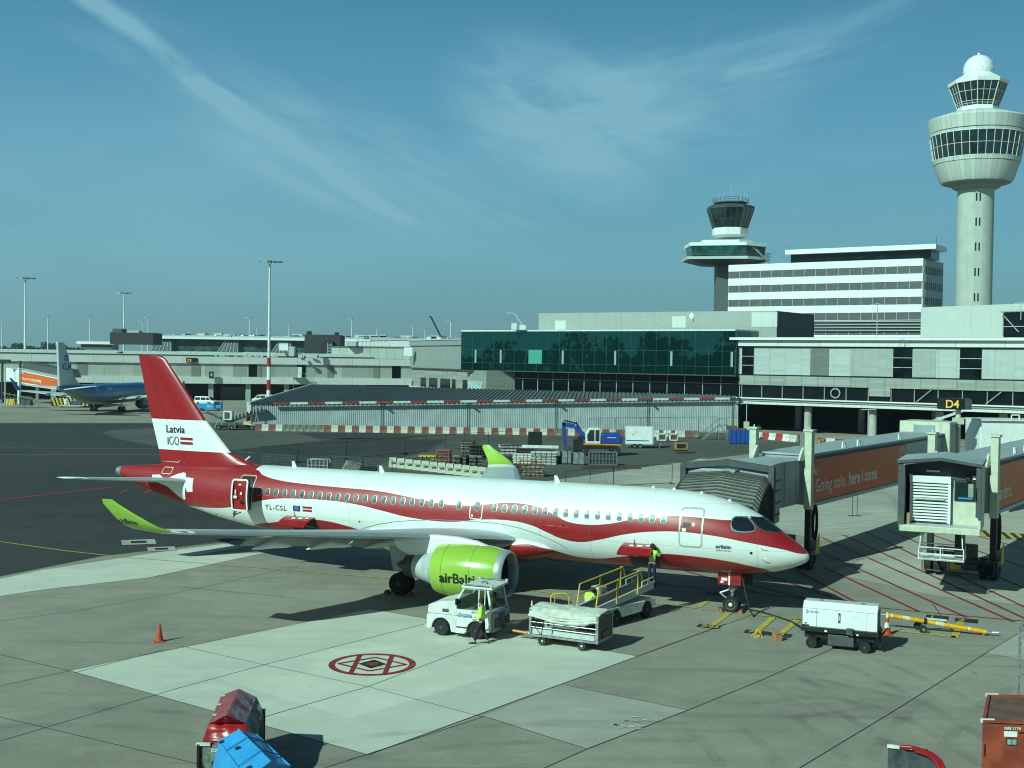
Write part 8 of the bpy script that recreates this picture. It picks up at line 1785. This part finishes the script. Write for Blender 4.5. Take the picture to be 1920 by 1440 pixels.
blockrow((1418, 822), (1495, 829), 6, '%s plastic barrier block in front of the dark undercroft', 'barrier blocks before the undercroft', lambda i: bl[0] if i in (0, 2, 4) else (bl[1] if i == 3 or i == 1 else (BWt, 'cream')))
blockrow((1532, 833), (1760, 852), 12, '%s block in the row beyond the jet bridge roof', 'blocks beyond the jet bridge', lambda i: (BR, 'faded red') if i % 2 == 0 else (BWt, 'faded white'))
def fence(name, label, P, h=2., wires=True, every=3.4):
    T = thing('mesh_fence', label, 'fence', G(*P[0]), 0); o_ = T.location.copy(); mb = MB(); net = MB(); W_ = [G(*p)-o_ for p in P]
    for a, b in zip(W_, W_[1:]):
        n = max(1, int((b-a).length/every)); u = (b-a).normalized()
        for i in range(n+1):
            c = a.lerp(b, i/n); q = MB(); q.tube(c, c+Vector((0, 0, h)), .035, 5).bb(c.x-.25, c.x+.25, c.y-.1, c.y+.1, 0, .12); q.build('post', [DSTEEL], T)
        for z in (.15, h-.03): mb.tube(a+Vector((0, 0, z)), b+Vector((0, 0, z)), .028, 5)
        net.quad(a+Vector((0, 0, .15)), b+Vector((0, 0, .15)), b+Vector((0, 0, h)), a+Vector((0, 0, h)))
    mb.build('rails', [DSTEEL], T); net.build('wire_mesh', [wire_mat()], T, fix=False)
def wire_mat():
    if 'wire_mesh' in MATS: return MATS['wire_mesh']
    m = bpy.data.materials.new('wire_mesh'); MATS['wire_mesh'] = m; m.use_nodes = True; t = m.node_tree; n = NT(t); b = t.nodes['Principled BSDF']; tcx = nd('ShaderNodeTexCoord', t).outputs['Object']; sp = nd('ShaderNodeSeparateXYZ', t); n.link(tcx, sp.inputs[0])
    g = n.m('MAXIMUM', n.m('LESS_THAN', n.m('FRACT', n.m('MULTIPLY', sp.outputs[0], 8.)), .1), n.m('LESS_THAN', n.m('FRACT', n.m('MULTIPLY', sp.outputs[2], 5.)), .1)); n.link(n.m('MULTIPLY', g, .4), b.inputs['Alpha']); b.inputs['Base Color'].default_value = (.22, .23, .22, 1); return m
fence('f', 'long wire mesh fence running from behind the red tail to the stored materials', [(487, 874), (560, 868), (650, 862), (760, 852), (870, 842), (960, 836)])
fence('f', 'second wire mesh fence nearer the airliner left of the white blocks', [(488, 882), (555, 886), (620, 886), (680, 890), (735, 895)], 1.7)
fence('f', 'wire mesh fence along the shed behind the blue excavator', [(1105, 826), (1200, 824), (1310, 822), (1385, 822)], 3.2)
fence('f', 'low wire mesh fence beyond the airliner crown left of the hood', [(1060, 925), (1150, 914), (1260, 908)], 1.9)
# twelve cream blocks
pb = None
for i in range(13):
    px, py = 737+i*15.2, 876+i*1.75; loc = G(px, py)
    if pb is None:
        pb = thing('concrete_barrier', 'cream concrete barrier with faint grey lettering in the row behind the airliner', 'barrier', loc, -.16, 'cream concrete barriers'); pb.location = loc
        MB().prof([(-.42, 0), (.42, 0), (.42, .08), (.36, 1.0), (-.36, 1.0), (-.42, .08)], -.22, .22).build('block', [mat('cream_concrete', (.55, .56, .44), .8, var=.1)], pb); MB().bb(-.22, .2, -.425, -.35, .5, .68).build('stencil_mark', [mat('faint_stencil', (.34, .36, .32), .8, var=.4, scale=9)], pb)
    else: dup(pb, loc, -.16)
# stacks of stored material
def stack(label, px, py, w_, d_, h_, mats, kind='pallet_stack', cat='stack', seed=0, tilt=.15):
    rs = random.Random(seed); T = thing(kind, label, cat, G(px, py), rs.uniform(-.2, .2)); z = 0; k = 0
    while z < h_:
        t_ = rs.uniform(.12, .22); mb = MB(); nn = 5; sx = w_*rs.uniform(.88, 1.02)
        for i in range(nn): x0 = -sx/2+sx*i/nn; mb.bb(x0, x0+sx/nn*.8, -d_/2+rs.uniform(-.05, .05), d_/2, z, z+t_*.75)
        mb.bb(-sx/2, sx/2, -d_/2+.05, d_/2-.05, z+t_*.6, z+t_*.74)
        mb.build('board_layer', [mats[k % len(mats)]], T); z += t_; k += 1
TB = mat('dark_timber', (.07, .06, .05), .9, var=.35, scale=4); TL = mat('grey_timber', (.26, .25, .20), .9, var=.3, scale=4); TR = mat('rusty_steel', (.17, .08, .06), .8, var=.35, scale=4)
stack('tall stack of weathered boards just left of the far winglet', 878, 858, 1.5, 1.4, 2.0, [TL, TB], seed=1); stack('black piled boards beside the tall board stack left of the winglet', 897, 861, 2.0, 1.4, 1.6, [TB, BLACK], seed=2); stack('low yellow topped stack behind the cream barriers', 806, 864, 2.4, 1.2, .6, [TB, YEL], seed=3)
stack('reddish crate stack leaning behind the cream barriers', 832, 869, 1.7, 1.3, 1.5, [mat('dusty_pink', (.30, .13, .11), .8, var=.2), TR], seed=4); stack('low dark timber stack behind the middle cream barriers', 785, 868, 3.0, 1.2, .5, [TB, TL], seed=5)
for i, (px, c_) in enumerate(((856, 'left'), (870, 'second'), (884, 'third'), (897, 'fourth'))): stack('grey trestle frame, %s of four behind the cream barriers' % c_, px, 877-i*.3, .7, 1.5, 1.2, [TL, TB], 'trestle', 'trestle', 20+i)
stack('white topped block pile right of the far winglet', 958, 850, 2.6, 1.2, .9, [WHITE_D, TB], seed=6); stack('dark boards piled in front of the excavator arm', 985, 857, 2.2, 1.2, .8, [TB, BLACK], seed=7); stack('white barrier pieces stacked left of the small cone', 980, 868, 2.2, 1.0, 1.0, [WHITE_D, CREAM], seed=8)
stack('white and cream barrier pieces stacked behind the small cone', 1020, 870, 3.0, 1.0, 1.3, [WHITE_D, TL], seed=9); stack('rust coloured steel pile in front, right of the far winglet', 965, 890, 3.2, 1.4, .9, [TR, TB], seed=10); stack('rust coloured mesh pile nearest the airliner crown', 1000, 893, 2.2, 1.2, 1.1, [TR, TL], seed=11)
stack('black pallets right of the far winglet', 945, 873, 2.0, 1.4, 1.0, [BLACK, TB], seed=12)
def cage(label, px, py, w_, h_, m=STEEL, d_=1.2, fill=None):
    T = thing('steel_cage', label, 'cage', G(px, py), random.uniform(-.15, .15)); mb = MB()
    for x in (-w_/2, w_/2):
        for y in (-d_/2, d_/2): mb.tube((x, y, 0), (x, y, h_), .05, 5)
    n = max(3, int(w_/.35))
    for i in range(n+1): x = -w_/2+w_*i/n; mb.tube((x, -d_/2, .1), (x, -d_/2, h_), .03, 4)
    for z in (.1, h_*.5, h_): mb.tube((-w_/2, -d_/2, z), (w_/2, -d_/2, z), .035, 4).tube((-w_/2, d_/2, z), (w_/2, d_/2, z), .035, 4)
    mb.build('frame', [m], T)
    if fill: MB().bb(-w_/2+.1, w_/2-.1, -d_/2+.15, d_/2-.1, .1, h_*.8).build('load', [fill], T, bevel=.05)
GT = mat('grey_tarp', (.22, .25, .26), .7, var=.2, scale=2)
cage('white barred cage of rust boards right of the far winglet', 990, 890, 1.6, 1.4, RED); cage('long silver barred rack right of the grey wrapped bales', 1130, 872, 3.0, 1.4, STEEL, 1.3, DSTEEL); cage('barred crate of bottles between the two fences behind the tail', 598, 882, 2.0, 1.1, LGREY, 1.0, DSTEEL)
for px, py, lb in ((1062, 870, 'left grey wrapped bale in front of the excavator'), (1083, 872, 'right grey wrapped bale in front of the excavator'), (1050, 868, 'small green grey bale beside the striped cone')):
    T = thing('wrapped_bale', lb, 'bale', G(px, py), .1); o = MB().bb(-.65, .65, -.6, .6, .1, 1.35).build('wrap', [GT], T, bevel=.1); MB().bb(-.67, -.6, -.62, .62, .1, 1.37).bb(.0, .06, -.62, .62, .1, 1.37).build('straps', [BLACK], T); MB().bb(-.6, .6, -.6, .6, 0, .1).build('pallet', [TB], T)
T = thing('upright_crate', 'tall black open crate standing apart before the block row', 'crate', G(1003, 837), 0); MB().bb(-.9, .9, -.5, .5, .1, 1.9).build('box', [BLACK], T); MB().bb(-1, 1, -.6, .6, 0, .1).build('pallet', [TB], T)
T = thing('plate_pile', 'flat dark steel plates lying on the ground right of the silver rack', 'steel plates', G(1150, 878), .05); MB().bb(-3.4, 2.8, -.8, .6, 0, .18).bb(-3.0, 2.6, -.7, .5, .18, .28).build('plates', [TB], T)
T = thing('long_beam', 'long pale beam lying behind the stored materials', 'beam', G(935, 843), -.09); MB().bb(0, 7.5, -.15, .15, .3, .65).build('beam', [WHITE_D], T); MB().bb(1, 1.3, -.3, .3, 0, .3).bb(6, 6.3, -.3, .3, 0, .3).build('blocks', [TB], T)
T = thing('sheeted_pallet', 'tilted grey green sheeted pallet behind the fence near the tail', 'pallet', G(657, 886), .3); MB().prof([(-.9, .1), (.7, .1), (1.0, .9), (-.3, 1.2)], -.5, .5).build('sheet', [TL], T); MB().bb(.9, 2.6, -.5, .5, 0, .6).build('dark_sacks', [BLACK], T, bevel=.1); MB().bb(-1.2, .0, -.8, -.5, 0, .15).build('blue_strip', [BLUE], T)
# excavator
T = thing('excavator', 'blue wheeled excavator with folded arm and white cab among the stored materials', 'excavator', G(1118, 853), 0)
EB = mat('excavator_blue', (.012, .06, .30), .4, var=.1)
MB().bb(-2.0, 2.4, -1.1, 1.1, .75, 1.15).build('undercarriage', [BLACK], T)
for x in (-1.6, 2.2):
    for y in (-1.1, 1.1): wheel(T, (x, y, .6), .6, .5, 'y', rim=DGREY)
MB().bb(-1.6, 2.9, -1.2, 1.2, 1.25, 1.42).build('deck', [ORANGE], T); MB().prof([(.6, 1.42), (2.95, 1.42), (3.0, 2.2), (2.6, 2.7), (.6, 2.65)], -1.2, 1.2).build('engine_cover', [EB], T, bevel=.12)
cb = MB().prof([(-1.35, 1.42), (.4, 1.42), (.4, 3.2), (.1, 3.35), (-1.0, 3.3), (-1.4, 2.4)], -1.2, -.1).build('cab', [WHITE_D], T, bevel=.06)
MB().prof([(-1.15, 1.75), (-.35, 1.75), (-.35, 3.05), (-.9, 3.05), (-1.2, 2.4)], -1.22, -1.2).prof([(-.22, 1.75), (.25, 1.75), (.25, 3.05), (-.22, 3.05)], -1.22, -1.2).build('cab_window', [GLASS], cb)
MB().bar((-.9, .3, 1.7), (-2.6, .3, 3.4), .5, .55).bar((-2.6, .3, 3.4), (-4.1, .3, 3.65), .45, .5).build('boom', [EB], T, bevel=.05); MB().bar((-4.0, .3, 3.9), (-3.7, .3, .9), .4, .45).build('dipper_arm', [EB], T, bevel=.05)
MB().tube((-1.2, .3, 1.9), (-2.5, .3, 3.9), .1).tube((-2.5, .3, 3.75), (-3.9, .3, 4.1), .09).build('rams', [BLACK], T); MB().prof([(-3.9, .1), (-3.0, .2), (-2.9, .9), (-3.6, 1.0), (-4.0, .6)], -.1, .8).build('bucket', [DSTEEL], T); MB().bb(-2.8, -1.9, -.3, .6, .3, 1.9).bb(-2.3, -1.6, -.5, .3, .6, 2.3).build('hydraulics', [BLACK], T, bevel=.08); MB().bb(1.2, 2.2, -1.225, -1.21, 2.12, 2.24).build('maker_mark', [LGREY], T)
# white box trailer, yellow generator, skip, scaffold steps
T = thing('box_trailer', 'white two wheeled box trailer parked before the shed', 'trailer', G(1198, 840), 0)
MB().bb(-1.75, 1.75, -.95, .95, .6, 2.85).build('box', [WHITE], T, bevel=.04); MB().bb(-1.74, 1.2, -.962, -.953, .95, 1.08).build('blue_stripe', [BLUE], T); MB().bb(1.6, 1.76, -.96, -.95, .6, 2.8).build('door_trim', [LGREY], T); MB().bb(-1.8, 1.8, -.9, .9, .5, .6).build('chassis', [LGREY], T)
for x in (-.65, .05): wheel(T, (x, -.85, .32), .32, .2); wheel(T, (x, .85, .32), .32, .2)
MB().bar((1.75, 0, .5), (3.0, 0, .5), .12, .1).tube((2.7, 0, 0), (2.7, 0, .6), .05).build('drawbar', [STEEL], T); MB().bb(-.9, .1, -.965, -.955, 2.12, 2.18).build('faded_mark', [LGREY], T); MB().bb(-.95, -.75, -.966, -.96, 1.75, 1.92).build('round_logo', [ORANGE], T)
T = thing('small_generator', 'small ochre trailer generator alone on the dark apron', 'generator', G(1277, 850), 0); MB().bb(-.8, .8, -.5, .5, .45, 1.35).build('housing', [mat('ochre_paint', (.30, .20, .06), .6, var=.2, scale=4)], T, bevel=.06); MB().bb(-.6, .5, -.51, -.5, .65, 1.2).build('grille', [BLACK], T); MB().bb(-.75, .75, -.4, .4, .3, .45).build('frame', [BLACK], T)
for x in (-.5, .5): wheel(T, (x, -.4, .2), .2, .14)
T = thing('skip_container', 'blue ribbed waste skip left of the first jet bridge lift column', 'skip', G(1385, 832), 0); MB().bb(-1.3, 1.3, -.9, .9, .1, 1.95).build('box', [BLUE], T); mb = MB()
for i in range(5): x = -1.25+i*.62; mb.bb(x, x+.08, -.98, -.9, .1, 1.95)
mb.build('ribs', [EB], T); MB().bb(-1.1, 1.0, -.6, .7, 1.9, 2.15).bb(-1.7, -.2, .2, .5, 1.9, 2.5).build('rubble', [TR], T)
T = thing('scaffold_steps', 'grey scaffold steps leaning before the right end of the shed', 'scaffold', G(1340, 825), 0); mb = MB()
for y in (-.5, .5):
    mb.bar((-1.8, y, 0), (.5, y, 2.2), .08, .08).bar((.5, y, 2.2), (1.8, y, 2.2), .08, .08).bar((-1.8, y, 1.0), (.5, y, 3.1), .06, .06).bar((.5, y, 3.1), (1.8, y, 3.1), .06, .06).bar((-.6, y, 3.0) if 0 else (2.2, y, 0), (.8, y, 2.2), .07, .07)
    for x in (.5, 1.8): mb.bar((x, y, 0), (x, y, 3.1), .07, .07)
    for x in (-1.2, -.4): mb.bar((x, y, .6), (x, y, 2.2), .05, .05)
mb.build('frame', [STEEL], T); mb = MB()
for i in range(8): mb.bb(-1.6+i*.28, -1.35+i*.28, -.5, .5, .2+i*.26, .24+i*.26)
mb.build('treads', [LGREY], T)
for px, lb in ((1240, 'pair of white stacked chairs like frames right of the trailer'), (1262, 'tipped brown and white frame right of the trailer')):
    T = thing('stacked_frames', lb, 'frames', G(px, 828), .2); MB().bb(-.6, .6, -.4, .4, .1, .3).bb(-.6, .6, -.4, .4, 1.0, 1.2).bb(-.6, -.45, -.4, .4, .1, 1.6).bb(.45, .6, -.4, .4, .1, 1.6).build('frame', [WHITE_D], T); MB().bb(-.4, .4, -.3, .3, .3, .9).build('load', [TR], T)
T = thing('cable_heap', 'heap of yellow scaffold couplers behind the first lift column', 'heap', G(1550, 834), 0); mb = MB(); rs = random.Random(2)
for i in range(46): c = Vector((rs.uniform(-2, 2.2), rs.uniform(-.6, .6), rs.uniform(.05, .9))); mb.bar(c, c+Vector((rs.uniform(-.7, .7), rs.uniform(-.3, .3), rs.uniform(-.3, .3))), .09, .09)
o = mb.build('couplers', [mat('straw_yellow', (.45, .36, .12), .7, var=.3, scale=4)], T); o['kind'] = 'stuff'
T = thing('sheeted_pipe', 'grey plastic sheet heaped over pipes behind the jet bridge roof', 'sheeted heap', G(1625, 840), 0)
mb = MB()
for j in range(11):
    for i in range(31): u, v = i/30, j/10; x = -3.2+6.6*u; z = 1.5*sin(pi*v)*(.65+.35*sin(pi*min(1, u*1.6)))+.28*mn.noise(Vector((x*1.6, v*5, 2))); mb.v.append(Vector((x, -1.3+2.6*v, max(.02, z))))
for j in range(10):
    for i in range(30): mb.f.append((j*31+i, j*31+i+1, (j+1)*31+i+1, (j+1)*31+i)); mb.m.append(0)
mb.build('sheet', [GT], T, smooth=40); MB().bar((1.5, 1, .8), (13.5, 1, 5.3), .5, .28).build('pale_chute', [WHITE_D], T)
for px, pyb, lb in ((1399, 825, 'beige post with lamp at the left end of the undercroft'),):
    T = thing('bollard_post', lb, 'post', G(px, pyb), 0); MB().bb(-.35, .35, -.3, .3, 0, 2.7).build('post', [BEIGE], T); MB().tube((0, 0, 2.7), (0, 0, 5.3), .06).bar((-.9, 0, 5.3), (.9, 0, 5.45), .3, .1).build('lamp', [LGREY], T)
T = thing('street_lamp', 'thin twin headed lamp before the undercroft between the columns', 'street lamp', G(1627, 838), 0); MB().tube((0, 0, 0), (0, 0, 5.0), .07).build('pole', [LGREY], T); MB().bar((-1.0, 0, 5.1), (1.0, 0, 5.2), .3, .1).build('lamp_head', [LGREY], T)
for px, py in ((1602, 968), (1850, 968)): pass
T = thing('wire_stand', 'thin wire stand on the apron below the Going solo jet bridge', 'stand', G(1602, 968), 0); MB().path([(-.15, 0, 0), (-.15, 0, 1.6), (.2, 0, 1.6), (.2, 0, 0), (-.5, .2, 0)], .025, 5).build('frame', [DSTEEL], T); MB().bb(-.4, .5, -.1, .3, 0, .04).build('base', [DSTEEL], T)
# ---------------------------------------------------------------- air
mb = MB(); mb.bb(-3200, 3200, -60, 4300, -1., 125.)
hz_ = mb.build('haze', [], None); hz_['kind'] = 'stuff'
m = bpy.data.materials.new('haze'); m.use_nodes = True; t = m.node_tree; t.nodes.remove(t.nodes['Principled BSDF']); v = t.nodes.new('ShaderNodeVolumePrincipled'); v.inputs['Density'].default_value = .00012; v.inputs['Color'].default_value = (.80, .92, 1, 1); v.inputs['Anisotropy'].default_value = .2
t.links.new(v.outputs[0], t.nodes['Material Output'].inputs['Volume']); hz_.data.materials.append(m)

# the pier the photograph is taken from: it stands behind and below the viewer and shades the near apron from that side
VP = thing('viewing_pier', 'long glazed passenger pier behind the viewpoint', 'pier', (0, -1.2, 0))
MB().bb(-150, 150, -20, 0, 0, 8.5).build('lower_storey', [mat('pier_wall', (.12, .13, .13), .6, var=.1)], VP)
MB().bb(-150, 150, -20, -.6, 8.5, 15).build('glazed_storey', [mat('pier_glass', (.02, .03, .03), .08, var=0)], VP)
MB().bb(-150, 150, -20, .2, 15, 15.6).build('roof_edge', [LGREY], VP)
mb = MB()
for i in range(75): mb.bb(-150+i*4, -149.85+i*4, -.6, -.35, 8.5, 15)
mb.build('mullions', [LGREY], VP)
# tall trees added unseen at the left, for silhouettes in the glass lounge's reflections
rt2 = random.Random(9); mb = MB()
for i in range(7500):
    q_ = rt2.uniform(-500, 380); g_ = q_*.035; hh = 15+15*max(-.1, mn.noise(Vector((g_, 3.3, 0)))+.1)*2.2+5*mn.noise(Vector((g_*4, 1, 0)))
    if q_ < -45: hh = hh*.8+2
    c = Vector((-620+rt2.uniform(-12, 12), q_, rt2.uniform(0, hh))) if q_ > -45 else Vector((-620-(q_+45), -45+rt2.uniform(-8, 8), rt2.uniform(0, hh))); s_ = rt2.uniform(1.4, 2.8); n = Vector((rt2.uniform(-1, 1), rt2.uniform(-1, 1), rt2.uniform(-.5, 1))).normalized(); e = n.cross(Vector((.3, .2, 1))).normalized(); f = n.cross(e)
    mb.add([c+e*s_, c+f*s_, c-e*s_, c-f*s_], [(0, 1, 2, 3)])
o = mb.build('woods', [MATS['foliage_dark']], None, fix=False); o['kind'] = 'stuff'
